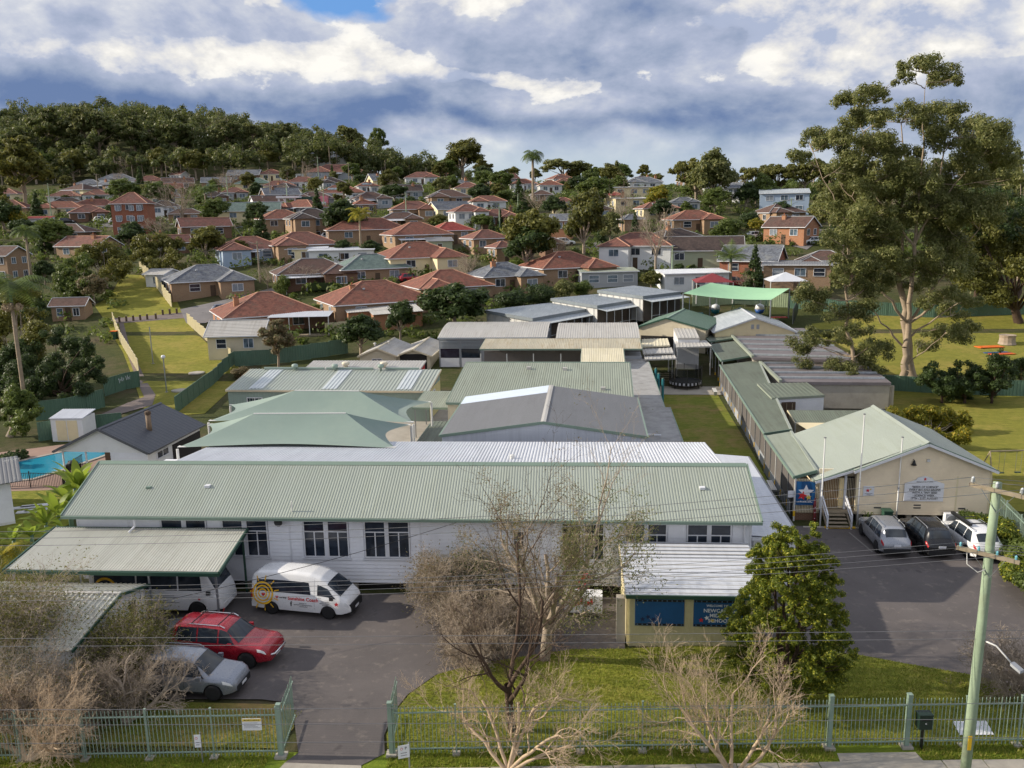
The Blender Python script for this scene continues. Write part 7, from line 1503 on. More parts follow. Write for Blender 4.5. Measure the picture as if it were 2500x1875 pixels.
H_('brown red hipped house beside the green roof', 682, 472, 78, .7, 25, 2.6, 'hip', T_RED2, W_CREAM)
H_('white and blue weatherboard cottage with red hips', 741, 464, 76, .7, 20, 2.9, 'hip', T_RED2, W_WHITE)
H_('long white two storey building with pale metal roof on the hill crest', 798, 410, 100, .45, -3, 4.2, 'gable', WHITEROOF, W_WHITE, opts='d')
H_('large brown red hip roofed house with deep veranda on the crest', 826, 440, 130, .6, 12, 3.0, 'hip', T_RED2, W_GREY, opts='a')
H_('red roofed house with solar panels behind the fuel station', 833, 494, 112, .7, 22, 2.9, 'hip', T_RED, W_WHITE, opts='s')
H_('small pale roofed house with solar panels and chimney', 897, 474, 54, .8, 25, 2.8, 'hip', T_RED2, W_WHITE, opts='s', chim=.3)
H_('tan brick house with red hips and chimney beside round dark tree', 888, 525, 62, .9, 30, 3.0, 'hip', T_RED, B_TAN, chim=-.3)
H_('tan brick bungalow with brown red roof and bay windows, mid slope', 1010, 542, 112, .7, 20, 3.2, 'hip', T_RED2, B_TAN, chim=-.5)
H_('tan brick house with red roof left of the dark roofed two storey', 690, 572, 120, .8, 32, 3.6, 'hip', T_RED, B_TAN)
H_('two storey tan brick house with dark brown hip roof and timber stairs', 765, 588, 128, .8, 30, 5.0, 'hip', T_DARK, B_TAN)
H_('long tan brick house with deep red roof behind the lone palm', 895, 604, 185, .55, 22, 3.6, 'hip', T_RED, B_TAN)
H_('red roofed house with pergola frame on its grey awning', 1018, 616, 158, .8, 30, 3.4, 'hip', T_RED, B_TAN, opts='a')
H_('grey roofed blinds enclosed patio room beside the red roofs', 1073, 622, 66, .8, 15, 2.8, 'skillion', GREYROOF, W_GREEN, rise=.5)
H_('red roofed house rising behind the grey patio room', 1100, 600, 105, .8, 30, 3.2, 'hip', T_BRIGHT, B_TAN)
H_('brown red roofed house near the crest left of big fig trees', 1030, 452, 80, .7, 15, 2.8, 'hip', T_RED2, W_WHITE)
H_('bright red roofed house peeping below the crest trees', 1068, 440, 48, .8, 15, 2.8, 'hip', T_BRIGHT, B_RED)
H_('white weatherboard gabled house with grey roof, mid slope', 1098, 542, 98, .7, 35, 3.2, 'gable', T_GREY, W_CREAM)
H_('cream house with brown red hips and corner windows near the crest', 1143, 486, 66, .8, 15, 3.6, 'hip', T_RED2, W_CREAM)
H_('low brown hip roofed house above the grey gabled one', 1093, 505, 104, .7, 20, 2.8, 'hip', T_BROWN, B_TAN)
H_('white house with dark red roof beside the ridge hedge', 1190, 520, 84, .6, 15, 3.2, 'hip', T_RED2, W_WHITE)
H_('tall white rendered house with red roof in mid slope', 1143, 562, 90, .8, 25, 4.4, 'hip', T_RED2, W_WHITE)
H_('brick bungalow with red roof and stout chimney, mid slope', 1216, 560, 96, .7, 15, 3.0, 'hip', T_RED2, B_BROWN, chim=.9)
H_('white house with orange roof left of the ridge palm', 1278, 470, 62, .8, 12, 3.0, 'hip', T_RED, W_WHITE)
H_('white house with orange roof right of the ridge palm', 1342, 474, 56, .8, 12, 3.0, 'hip', T_RED, W_WHITE)
H_('brown roofed house on the ridge beside orange roofs', 1378, 464, 50, .8, 12, 2.8, 'hip', T_RED2, W_WHITE)
H_('small brown roofed house below the ridge palm', 1322, 498, 52, .8, 12, 2.8, 'hip', T_BROWN, B_BROWN)
H_('pale house with tan roof half behind a round gum', 1374, 522, 56, .8, 20, 3.2, 'hip', T_RED2, W_CREAM)
H_('narrow orange brick house with tall gable facing front', 1372, 590, 52, 1.3, -4, 4.6, 'gable', T_GREY, B_ORANGE, opts='d')
H_('bright red roofed house behind leafless trees on the ridge', 1478, 500, 72, .8, 12, 2.6, 'hip', T_BRIGHT, W_CREAM)
H_('tan brick house with grey roof beside a leafless tree', 1540, 566, 56, .8, 20, 3.0, 'hip', T_GREY, B_TAN)
H_('white house with grey slate roof and tall chimney on the ridge', 1568, 466, 82, .6, 10, 3.0, 'hip', T_GREY, W_WHITE, chim=1.0)
H_('flat roofed tan building with balustrade on the ridge', 1540, 482, 90, .5, 5, 3.0, 'skillion', GREYROOF, W_CREAM, rise=.3)
H_('tan brick house with mottled red roof, left of the large green gum', 1185, 622, 106, .8, 32, 3.2, 'hip', T_RED2, B_TAN)
H_('tan brick cottage with striped window awning beside the large green gum', 1226, 642, 70, .9, 35, 3.0, 'hip', T_RED2, B_TAN)
H_('brown roofed house hidden behind the large green gum', 1348, 630, 62, .8, 25, 3.0, 'hip', T_BROWN, B_BROWN)
st_ = H_('white clad house raised on brick piers with red roof behind', 1562, 662, 168, .7, -14, 4.4, 'hip', T_RED2, W_WHITE)
H_('white gabled two storey house high on the right ridge', 1788, 496, 52, .9, -25, 4.4, 'gable', T_GREY, W_WHITE)
H_('modern blue grey house with opposed skillion roofs on the right ridge', 1912, 526, 108, .6, -10, 5.4, 'skillion', ZINC, W_BLUE, rise=1.1)
H_('orange brick gabled house with white trim above the driveway', 1930, 602, 118, .8, -38, 3.8, 'gable', T_BROWN, B_ORANGE, chim=-.4)
H_('small grey roofed white house behind yellow trees on the right', 1668, 520, 66, .7, 10, 2.8, 'hip', T_GREY, W_WHITE)
H_('tan brick house with red and brown hips behind the green fence', 1690, 572, 118, .7, 12, 3.2, 'hip', T_RED, B_TAN)
H_('sage weatherboard house with long dark brown roof', 1708, 662, 180, .55, -6, 3.6, 'gable', T_DARK, W_GREEN)
H_('brick house with wide cream gable end facing the school', 1836, 690, 150, .9, -22, 3.4, 'gable', T_GREY, B_RED)
H_('tan brick house with grey flat roof and large dark windows', 1942, 714, 150, .6, -12, 4.2, 'skillion', GREYROOF, B_TAN, rise=.3)
H_('brown red roofed house half hidden behind the young gum', 2010, 690, 130, .8, -12, 3.2, 'hip', T_BROWN, B_BROWN)
H_('white portable building with flat roof above the demountables', 1688, 716, 152, .5, 12, 3.0, 'skillion', WHITEROOF, W_WHITE, rise=.3)
H_('broad red tiled hip roof house left of the blue carport', 1378, 702, 195, .8, 28, 2.9, 'hip', T_RED, B_TAN, opts='v')
H_('open carport with flat green and cream roofs beside the red house', 1482, 704, 130, .5, 10, 2.6, 'skillion', GREENROOF2, W_GREY, rise=.3, opts='d')
H_('tan brick house with slate grey hips and brick chimney', 1228, 722, 160, .8, 30, 2.9, 'hip', T_GREY, B_TAN, chim=-.6)
H_('cream rendered house with large bright red tiled roof', 1020, 684, 200, .75, 32, 3.6, 'hip', T_RED, W_CREAM, opts='v')
H_('red tiled house left of the slate roofed house', 1092, 752, 205, .8, 30, 2.8, 'hip', T_RED, B_TAN)
H_('largest red tiled house with grey flat patio roofs behind the sheds', 918, 800, 270, .75, 32, 3.0, 'hip', T_RED, B_TAN, chim=-.7, opts='v')
H_('tan brick house with grey green tiled hips and white window', 905, 705, 185, .75, 32, 3.0, 'hip', T_GREEN, B_TAN, opts='v')
H_('grey brown roofed house half behind bare shrubs', 768, 716, 195, .7, 28, 2.9, 'hip', T_BROWN, B_BROWN, opts='a')
H_('tan brick house with grey slate hips beside the garage lane', 512, 738, 205, .75, 34, 3.0, 'hip', T_GREY, B_TAN, opts='v')
H_('red brown tiled house with blue painted patio', 612, 648, 165, .75, 30, 2.9, 'hip', T_RED2, W_BLUE, opts='a')
H_('red brown tiled house behind the white flat roofed rooms', 738, 638, 170, .75, 32, 3.0, 'hip', T_RED2, B_TAN)
H_('long white flat roofed room left of the palm trunk', 745, 642, 110, .6, 15, 2.6, 'skillion', WHITEROOF, W_CREAM, rise=.3)
H_('white flat roofed room right of the palm trunk', 838, 646, 145, .5, 12, 2.6, 'skillion', WHITEROOF, W_WHITE, rise=.3)
H_('red tiled house with covered rear patio and timber deck', 655, 830, 262, .85, 33, 3.0, 'hip', T_RED, B_ORANGE, chim=-.9, opts='n')
H_('beige metal shed with striped pale roof beside the park lane', 592, 880, 130, .8, 8, 3.4, 'gable', PALEROOF, BEIGE, opts='d', name='shed')
H_('small brown tiled cottage hidden among trees at the left', 180, 785, 80, .7, 12, 2.6, 'gable', T_BROWN, B_TAN)
H_('white single garage with open dark doorway at the lane end', 400, 702, 58, 1.2, -8, 2.4, 'gable', PALEROOF, W_WHITE, rise=.7, opts='d', name='garage')
# more houses filling the slope, each told by its nearest named neighbour
HO = [o for o in col.objects if o.get('category') == 'house' and o.parent is None]; q = random.Random(5); made = 0; tries = 0; SEENL = set(); HCC = [(o.location.x, o.location.y) for o in HO]
while made < 34 and tries < 4000:
    tries += 1; px, py = q.uniform(120, 1900), q.uniform(448, 640); p = at(px, py)
    if p.y > 338 or p.y < 150: continue
    if min(math.hypot(p.x-a, (p.y+5-b_)) for a, b_ in HCC) < 15.5: continue
    o = min(HO, key=lambda k: math.hypot(p.x-k.location.x, p.y-k.location.y)); rel = ('right of' if p.x > o.location.x else 'left of') if abs(p.x-o.location.x) > abs(p.y-o.location.y) else ('behind' if p.y > o.location.y else 'in front of')
    rm, rn = q.choice(((T_RED2, 'maroon hipped'), (T_BROWN, 'brown hipped'), (T_RED, 'red hipped'), (T_GREY, 'grey hipped'), (PALEROOF, 'pale flat roofed'), (T_DARK, 'dark hipped'))); wm, wn_ = q.choice(((W_CREAM, 'cream'), (W_WHITE, 'white'), (B_TAN, 'tan brick'), (B_BROWN, 'brown brick'), (W_GREY, 'grey')))
    lab = ' '.join((rn+' '+wn_+' house '+rel+' the '+o['label']).split()[:16])
    if lab in SEENL: continue
    SEENL.add(lab); h = house(lab, px, py, q.uniform(8.5, 12)*ppm(p), q.uniform(.6, .9), q.choice((28, 32, 20, -15, 35)), q.uniform(2.6, 3.4), 'skillion' if rm is PALEROOF else q.choice(('hip', 'hip', 'gable')), rm, wm, rise=.4 if rm is PALEROOF else None, opts=q.choice(('', 'a', 'v', 't', 'at')), chim=q.choice((0, 0, -.6, .6))); HCC.append((h.location.x, h.location.y)); made += 1
# patio behind the red tiled house
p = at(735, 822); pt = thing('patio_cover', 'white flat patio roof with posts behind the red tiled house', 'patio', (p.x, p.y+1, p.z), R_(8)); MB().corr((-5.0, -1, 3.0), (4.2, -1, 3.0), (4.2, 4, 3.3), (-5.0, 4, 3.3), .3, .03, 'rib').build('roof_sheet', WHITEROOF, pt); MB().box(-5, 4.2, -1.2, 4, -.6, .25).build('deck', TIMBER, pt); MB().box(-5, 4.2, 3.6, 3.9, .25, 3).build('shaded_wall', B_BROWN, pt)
for x in (-4.8, -1.8, 1.2, 4.1): MB().box(x-.06, x+.06, -1.0, -.88, .25, 3.0).build('post', PALEPOST, pt)
for lab, px, py, w, d in (('grey ribbed patio roof beside the largest red tiled house, left', 905, 800, 7.0, 5.0), ('grey ribbed patio roof beside the largest red tiled house, right', 975, 805, 8.0, 6.0)):
    p = at(px, py); g = thing('patio_cover', lab, 'patio', p, R_(25)); MB().corr((-w/2, 0, 2.5), (w/2, 0, 2.7), (w/2, d, 3.2), (-w/2, d, 3.0), .4, .03, 'rib').build('roof_sheet', PALEROOF, g); MB().box(-w/2+.2, w/2-.2, .4, d, -1, 2.5).build('wall', B_ORANGE, g)
# fuel station
p = at(735, 518); fs_ = thing('fuel_station', 'small fuel station with white canopy, green trim and pink wall', 'fuel station', p, R_(12)); k = ppm(p); s = lambda v: v/k
MB().box(-s(55), s(0), -2, 5, 4.2, 4.8).build('canopy', WHITE, fs_); MB().box(-s(20), s(30), 3, 7, 3.9, 4.6).build('shop_fascia', GTRIM, fs_); MB().box(-s(15), s(28), 5, 9, 0, 3.9).build('shop', W_GREY, fs_); MB().box(s(30), s(62), 5, 10, 0, 4.8).build('end_wall', PINKWALL, fs_); MB().box(-s(10), s(20), 4.9, 5, .5, 3).build('shop_window', GLASSB, fs_); MB().box(s(38), s(58), 2, 4, 0, 3).build('ice_machine', WHITE, fs_)
for x in (-s(50), -s(35), -s(12)): MB().box(x-.25, x+.25, -1, -.5, 0, 4.2).build('canopy_post', WHITE, fs_)
for x in (-s(43), -s(25), -s(5)): MB().box(x-.5, x+.5, 0, .8, 0, 2).build('fuel_pump', REDP if x > -s(30) else WHITE, fs_)
# power poles of the side streets
POLES = ((635, 690, 100, 'near the grey slate house'), (128, 545, 95, 'behind the left street cars'), (558, 500, 70, 'left of the fuel station'), (662, 500, 80, 'green topped beside the fuel station'), (703, 515, 62, 'in front of the fuel station canopy'), (780, 470, 85, 'in front of the crest house'), (853, 455, 55, 'beside the crest road'), (993, 550, 78, 'in front of the bay windowed bungalow'), (1025, 420, 42, 'on the crest skyline, left'), (1082, 418, 44, 'on the crest skyline, right'), (970, 430, 45, 'beside the crest hedge'), (1220, 565, 60, 'beside the brick bungalow'), (576, 580, 32, 'behind the olive trees'), (792, 520, 55, 'right of the fuel station'), (1930, 540, 55, 'before the modern blue house'), (240, 470, 45, 'above the grey hip roof'), (1640, 690, 90, 'pale, beside the leafless tree'), (1265, 520, 45, 'beside the ridge palm'))
for i, (px, py, hp, lab) in enumerate(POLES):
    p = at(px, py); h = hp/ppm(p); g = thing('street_power_pole', 'timber street power pole '+lab, 'power pole', p, R_(15+i*11 % 40), 'street power poles'); MB().path([(0, 0, 0), (0, 0, h)], [.17, .12], 7).build('pole', POLEM if i % 3 else TIMBER, g); MB().box(-1.1, 1.1, -.06, .06, h-.5, h-.35).build('crossarm', TIMBER, g)
    if i % 2 == 0: MB().path([(0, 0, h*.72), (1.2, -.4, h*.8), (1.9, -.6, h*.82)], .05, 6).build('lamp_arm', GALV, g)
PP = [(at(a[0], a[1]), a[2]) for a in POLES]
for a, b_ in ((1, 3), (3, 5), (5, 6), (7, 11), (8, 9), (0, 12), (13, 7)):
    pa, ha = PP[a]; pb, hb = PP[b_]; wire('thin street wire strung '+POLES[a][3], pa+Vector((0, 0, ha/ppm(pa)-.4)), pb+Vector((0, 0, hb/ppm(pb)-.4)), 1.2, .03, GREYROOF)

# ---------------------------------------------------------------- trees among the houses
BT = [
('round dark tree beside the fuel station', 838, 590, 92, 'round', 'dark', 0, 1.1), ('large green gum mass left of the orange brick gable', 1300, 665, 150, 'round', 'olive', 1, .85), ('broad dark gum in front of the tan cottage', 1285, 670, 120, 'round', 'dark', 2, 1.0), ('tall layered gum right of the orange brick gable', 1425, 640, 170, 'round', 'olive', 2, .62), ('slim gum beside the layered gum', 1490, 600, 75, 'gum', 'gum', 1, .8),
('large leafless tree beside the sage weatherboard house', 1600, 670, 160, 'bare', 'dry', 0, .8), ('leafless grey tree on the ridge behind the layered gum', 1520, 570, 105, 'bare', 'dry', 1, .8), ('dark cypress like conifer before the cream gable', 1840, 720, 112, 'cone', 'dark', 0, 1.0), ('rounded dark hedge tree beside the sheds, left of pair', 882, 872, 98, 'round', 'dark', 0, 1.1), ('slender dark tree between sheds and brick patio', 978, 835, 100, 'round', 'dark', 2, .75), ('large dark round tree behind the barrel roofed hall', 1112, 818, 125, 'round', 'dark', 1, 1.25), ('dark hedge mass behind the demountables, left', 1255, 770, 90, 'shrub', 'dark', 1, 1.1), ('dark hedge mass behind the demountables, middle', 1320, 755, 82, 'shrub', 'dark', 2, 1.0), ('grey green feathery shrub behind the demountables', 1370, 735, 68, 'shrub', 'gum', 0, 1.0), ('olive topped hedge mass behind the demountables, right', 1422, 725, 55, 'shrub', 'mid', 1, 1.1), ('brown twiggy gum beside the striped shed', 680, 905, 118, 'gum', 'dry', 0, .8), ('dry yellowing shrub along the curved green fence', 590, 925, 42, 'shrub', 'dry', 1, 1.2), ('leafless spreading shrub in front of the grey brown house', 750, 705, 55, 'bare', 'dry', 2, 1.7), ('slim green tree beside the grey brown house', 690, 720, 62, 'shrub', 'mid', 0, .7), ('reddish bare shrub beside the slate house pole', 655, 710, 55, 'bare', 'dry', 1, .9),
 ('purple grey leafed tree at the park corner', 232, 745, 75, 'round', 'dry', 1, .8), ('yellow green spreading tree behind the slate house', 505, 640, 85, 'round', 'olive', 2, 1.0), ('small leafy tree in front of the blue patio house', 590, 640, 52, 'gum', 'olive', 2, .8), ('bright yellow green tree at the left edge garden', 32, 570, 62, 'round', 'yellow', 0, .9), ('dark shrub tree below the yellow green garden tree', 60, 590, 55, 'round', 'dark', 1, 1.0), ('tall brown gum at the far left', 62, 520, 165, 'gum', 'olive', 0, .95), ('dark rounded tree beside the red flats', 322, 605, 62, 'round', 'dark', 2, 1.0), ('bare purple shrub in front of the red flats', 385, 592, 62, 'bare', 'dry', 0, 1.6), ('bare spreading tree right of the red flats', 450, 560, 110, 'bare', 'dry', 1, 1.0), ('green garden shrub below the brown bungalow', 245, 618, 55, 'shrub', 'mid', 2, 1.1), ('dark tree below the arched brick house', 110, 695, 55, 'round', 'dark', 0, .9),
('massive fig tree on the crest, left of centre', 1130, 440, 95, 'round', 'olive', 2, 1.1), ('gum with airy crown on the crest beside the skyline poles', 1062, 425, 62, 'gum', 'gum', 0, .8), ('leaning airy gum behind the crest fig', 1172, 432, 88, 'gum', 'gum', 1, .75), ('broad green fig on the crest', 1242, 440, 72, 'round', 'mid', 0, 1.3), ('round clipped dark green tree below the crest fig', 1225, 470, 52, 'round', 'mid', 1, 1.1), ('wide spreading fig on the ridge skyline', 1375, 450, 62, 'umbrella', 'gum', 0, 1.4), ('dark rounded tree on the ridge beside the wide fig', 1412, 475, 45, 'round', 'dark', 1, 1.1), ('pointed dark conifer on the crest', 1178, 440, 24, 'cone', 'dark', 1, 1.0), ('bunya pine standing tall on the ridge skyline', 1555, 440, 62, 'bunya', 'dark', 0, 1.0), ('pale green pine left of the bunya pine', 1505, 455, 58, 'cone', 'gum', 2, 1.3), ('dark shrub below the bunya pine', 1470, 460, 28, 'round', 'dark', 2, 1.2), ('large yellow topped gum on the right ridge', 1700, 505, 122, 'umbrella', 'olive', 2, .75), ('brown crowned gum on the right ridge', 1735, 515, 135, 'round', 'gum', 0, .75), ('airy gum right of the brown crowned gum', 1780, 480, 62, 'gum', 'gum', 2, .9), ('flat topped golden tree row on right ridge, left', 1840, 480, 72, 'umbrella', 'olive', 0, .8), ('flat topped golden tree row on right ridge, middle', 1900, 478, 80, 'umbrella', 'olive', 1, .9), ('flat topped golden tree row on right ridge, right', 1965, 480, 88, 'umbrella', 'olive', 2, .9), ('rounded dark red brown tree below the right ridge', 1822, 515, 62, 'round', 'dark', 0, 1.0), ('small yellow tree beside the orange brick gable house', 1845, 575, 42, 'round', 'yellow', 1, .9), ('dark glossy tree below the modern blue house', 1900, 545, 52, 'round', 'dark', 2, 1.0), ('dark spreading shrub on the slope right of the red hips', 1770, 585, 68, 'shrub', 'mid', 0, 1.2), ('green shrub cluster beside the green fence', 1830, 560, 60, 'shrub', 'dark', 1, 1.0), ('yellow green tree on the ridge behind the leafless tree', 1600, 525, 70, 'round', 'yellow', 2, .9), ('dark evergreen before the yellow ridge tree', 1615, 545, 55, 'round', 'dark', 0, 1.0),
('tall slender poplar like gum beside the white crest building', 925, 430, 105, 'gum', 'mid', 1, .5), ('dark round tree on the crest behind the road', 1000, 432, 58, 'round', 'dark', 2, 1.2), ('spreading gum left of the poplar like gum', 855, 420, 105, 'gum', 'gum', 2, .8), ('olive tree beside the crest road', 950, 475, 55, 'round', 'olive', 0, 1.0), ('dark garden tree below the crest road', 965, 500, 50, 'round', 'dark', 1, 1.2), ('olive shrub before the crest veranda house', 805, 458, 34, 'shrub', 'olive', 2, 1.4), ('dark tree beside the green roofed house', 627, 492, 42, 'round', 'dark', 0, .9), ('round olive tree at the edge of the wooded hill', 655, 412, 45, 'round', 'olive', 1, 1.2), ('bushy green tree between the crest houses', 1098, 480, 50, 'round', 'mid', 2, 1.0), ('dark green hedge tree below the cream corner house', 1172, 495, 42, 'round', 'dark', 0, 1.3), ('yellow green hedge beside the brown roof', 1235, 490, 36, 'shrub', 'mid', 1, 1.3), ('leafless thicket below the ridge palm', 1310, 530, 55, 'bare', 'dry', 2, 1.3), ('dark conifer hedge left of the ridge palm', 1275, 520, 55, 'cone', 'dark', 0, 1.2), ('bushy tree in front of the white rendered house', 1178, 565, 42, 'round', 'mid', 1, 1.2), ('narrow column conifer beside the brick bungalow', 1222, 560, 46, 'cone', 'dark', 2, .9), ('grey bushy shrub below the grey gabled house', 1068, 548, 32, 'shrub', 'olive', 0, 1.6), ('brown bare shrub in front of the tan cottage', 1150, 680, 60, 'bare', 'dry', 0, 1.3), ('bare branching garden tree below the cream rendered house', 1135, 695, 62, 'bare', 'dry', 1, .9), ('round dark bush beside the palm trunk, left', 835, 628, 42, 'round', 'dark', 2, 1.1), ('round dark bush beside the palm trunk, right', 905, 630, 40, 'round', 'dark', 0, 1.3), ('dense green shrub at the edge of the white portable', 1590, 712, 50, 'round', 'olive', 1, 1.0), ('small dark shrub left of the sage house steps', 1655, 672, 28, 'round', 'dark', 2, 1.1), ('small dark shrub below the sage house window', 1690, 676, 28, 'round', 'dark', 0, 1.1), ('small dark shrub beside the sage house door', 1715, 678, 26, 'round', 'dark', 1, 1.1), ('dusty brown shrub beside the yucca palm', 1815, 715, 45, 'bare', 'dry', 1, 1.1), ('green bushy tree beside the red tiled wing', 1415, 668, 45, 'gum', 'mid', 1, 1.0),
]
for i, (lab, px, py, hp, kd, lf, sd_, wd) in enumerate(BT): bg_tree(lab, px, py, hp, kd, lf, sd_ + i % 2 * 0, wd)
for i, (lab, bp, bl, lm) in enumerate((('large olive tree over the park lane, left', (262, 704), blob(238, 645, 66, 48, 30, 16, 28, 61), L_OLIVE), ('large olive tree over the park lane, right', (385, 668), blob(385, 618, 68, 36, 28, 16, 26, 62), L_OLIVE), ('dark spreading tree left of the olive lane trees', (195, 735), blob(180, 672, 42, 46, 22, 16, 26, 63), L_MID), ('dark leafy tree at the left edge above the dark tree', (60, 790), blob(40, 760, 60, 50, 24, 18, 28, 64), L_DARK))): mass_tree(lab, bp, bl, at(*bp).y, lm, 15000, .22, 4, None, .3, seed=61+i)
mass_tree('dense dark thicket behind the tall slender palm', (60, 1010), blob(40, 920, 60, 80, 26, 22, 34, 66), 88, L_DARK, 20000, .16, 4, BARKDARK, .3, seed=66)
for i, (px, py) in enumerate(((860, 700), (820, 706))): 
    g = at(px, py); set_props(MB().box(-5, 5, -.6, .6, 0, 1.3).build('clipped_hedge', L_DARK, loc=g, rz=R_(28)), ('clipped dark hedge in front of the grey green tiled house', 'clipped dark hedge before the grey brown house')[i], 'hedge')
# --- wooded hill on the left
rs = np.random.default_rng(77); parts = []; tr = []; N = 0
for i in range(900):
    X = rs.uniform(-330, -70); Y = rs.uniform(345, 520)
    edge = np.interp(X, [-330, -200, -130, -95, -70], [352, 356, 375, 400, 420])
    if Y < edge: continue
    z = float(T(X, Y)); hgt = rs.uniform(8, 15)*(1.25 if rs.uniform() < .15 else 1); k = rs.integers(4, 8); R = hgt*rs.uniform(.24, .34)
    cen = np.stack([X+rs.normal(0, R*.7, k), Y+rs.normal(0, R*.7, k), z+hgt*rs.uniform(.45, .92, k)], 1)
    parts.append(clump_leaves(rs, cen, rs.uniform(.45, .75, k)*R, 640, .5, .6, .85, 0, .45, .25)); tr.append((np.array([X, Y, z]), np.array([X, Y, z+hgt*.7]), .3, .12)); N += 1
wv, wf = join(parts); set_props(link_obj('wooded_hill', fast_mesh('wooded_hill', wv, wf, L_FOREST)), 'dense dark bushland covering the hill on the left skyline', 'woodland', kind='stuff')
set_props(link_obj('hill_trunks', fast_mesh('hill_trunks', *tubes(tr, 5), BARK)), 'pale trunks inside the hill bushland', 'woodland', kind='stuff')
HT = [(130, 400, 120, 'gum', 'forest', 0), (215, 395, 118, 'gum', 'gum', 1), (250, 398, 112, 'gum', 'forest', 2), (330, 395, 98, 'gum', 'forest', 0), (430, 390, 96, 'round', 'forest', 1), (560, 388, 85, 'gum', 'forest', 1), (620, 385, 78, 'gum', 'gum', 2), (700, 380, 70, 'gum', 'forest', 0), (40, 410, 95, 'round', 'forest', 2), (310, 440, 60, 'bare', 'dry', 0), (90, 450, 85, 'round', 'mid', 1), (180, 445, 75, 'round', 'olive', 2), (395, 430, 62, 'round', 'olive', 0), (480, 440, 72, 'round', 'olive', 1), (545, 360, 62, 'bare', 'dry', 1), (730, 400, 60, 'gum', 'forest', 1)]
for i, (px, py, hp, kd, lf, sd_) in enumerate(HT):
    bg_tree(('first', 'second', 'third', 'fourth', 'fifth', 'sixth', 'seventh', 'eighth', 'ninth', 'tenth', 'eleventh', 'twelfth', 'thirteenth', 'fourteenth', 'fifteenth', 'sixteenth')[i]+' emergent tree '+('standing on the hill skyline' if i < 9 else 'at the foot of the wooded hill'), px, py, hp, kd, lf, sd_, .9, 'emergent trees on the wooded hill')
# scattered garden greenery between houses, too small to tell apart
parts = []
for i in range(3400):
    X = rs.uniform(-230, 150); Y = rs.uniform(118, 345)
    if X > 24 and Y < 150: continue
    if -12 < X < 32 and Y < 150: continue
    u = (X-0)/(Y); 
    if -66/150 > u > -90/150 and Y < 160: continue
    z = float(T(X, Y)); s = rs.uniform(.6, 2.0); cen = np.array([[X, Y, z+s*.6], [X+rs.normal(0, s), Y+rs.normal(0, s), z+s*.5]]); parts.append(clump_leaves(rs, cen, np.array([s, s*.8]), 64, .36))
gv, gf_ = join(parts); set_props(link_obj('garden_shrubs', fast_mesh('garden_shrubs', gv, gf_, L_MID)), 'low garden shrubs scattered between the houses', 'shrubs', kind='stuff')
# filler trees between the houses that nothing tells apart
HO = [o for o in col.objects if o.get('category') == 'house' and o.parent is None]; HC = [(o.location.x, o.location.y) for o in HO]; USED = set()
HC = np.array(HC); rs = np.random.default_rng(123); cnt = 0; KN = [('round', 'dark'), ('round', 'mid'), ('round', 'olive'), ('shrub', 'dark'), ('gum', 'olive'), ('shrub', 'mid'), ('round', 'mid'), ('bare', 'dry'), ('gum', 'gum'), ('cone', 'dark')]
while cnt < 232:
    ridge = cnt >= 200
    X = rs.uniform(-105, 165) if ridge else rs.uniform(-215, 150); Y = rs.uniform(348, 385) if ridge else rs.uniform(135, 345)
    if not ridge:
        if Y < 155 and X > -25: continue
        if X < -45 and Y < 175 and -.75 < X/Y < -.36: continue
        if len(HC) and np.min(np.hypot(HC[:, 0]-X, HC[:, 1]-Y)) < 7.5: continue
        if len(HC) and np.any((np.abs(HC[:, 0]-X*HC[:, 1]/Y) < 6) & (HC[:, 1] > Y) & (HC[:, 1] < Y+22)) and rs.uniform() < .65: continue
    kd, lf = KN[rs.integers(0, len(KN))]; h = rs.uniform(4, 10) if not ridge else rs.uniform(5, 10)
    if ridge and kd in ('bare', 'cone'): kd, lf = 'round', 'olive'
    if kd in ('shrub',): h *= .6
    tr, cr = pal(kd, lf, int(rs.integers(0, 3))); s = h/10; z = float(T(X, Y))
    if True:
        j = int(np.argmin(np.hypot(HC[:, 0]-X, HC[:, 1]-Y))); dx, dy = X-HC[j, 0], Y-HC[j, 1]; rel = ('right of' if dx > 0 else 'left of') if abs(dx) > abs(dy) else ('behind' if dy > 0 else 'in front of')
        for ad in ({'dark': 'dark', 'mid': 'green', 'olive': 'olive', 'dry': 'brownish', 'gum': 'grey-green'}[lf], 'small' if h < 6 else 'tall', 'another', 'further', 'lower', 'nearby', 'second', 'third', 'slender', 'broad'):
            lab = ' '.join((ad+' '+('crest ' if ridge else '')+{'round': 'round tree', 'shrub': 'bushy shrub', 'gum': 'gum tree', 'bare': 'leafless tree', 'cone': 'conifer'}[kd]+' '+rel+' the '+HO[j]['label']).split()[:16])
            if lab not in USED: break
        USED.add(lab)
    plant('garden_tree' if not ridge else 'crest_tree', lab, 'tree', (X, Y, z-.1), tr, cr, group='garden trees between the houses' if not ridge else 'crest tree line', rz=rs.uniform(0, 6.28), scale=(s*rs.uniform(.9, 1.4),)*2+(s,)); cnt += 1
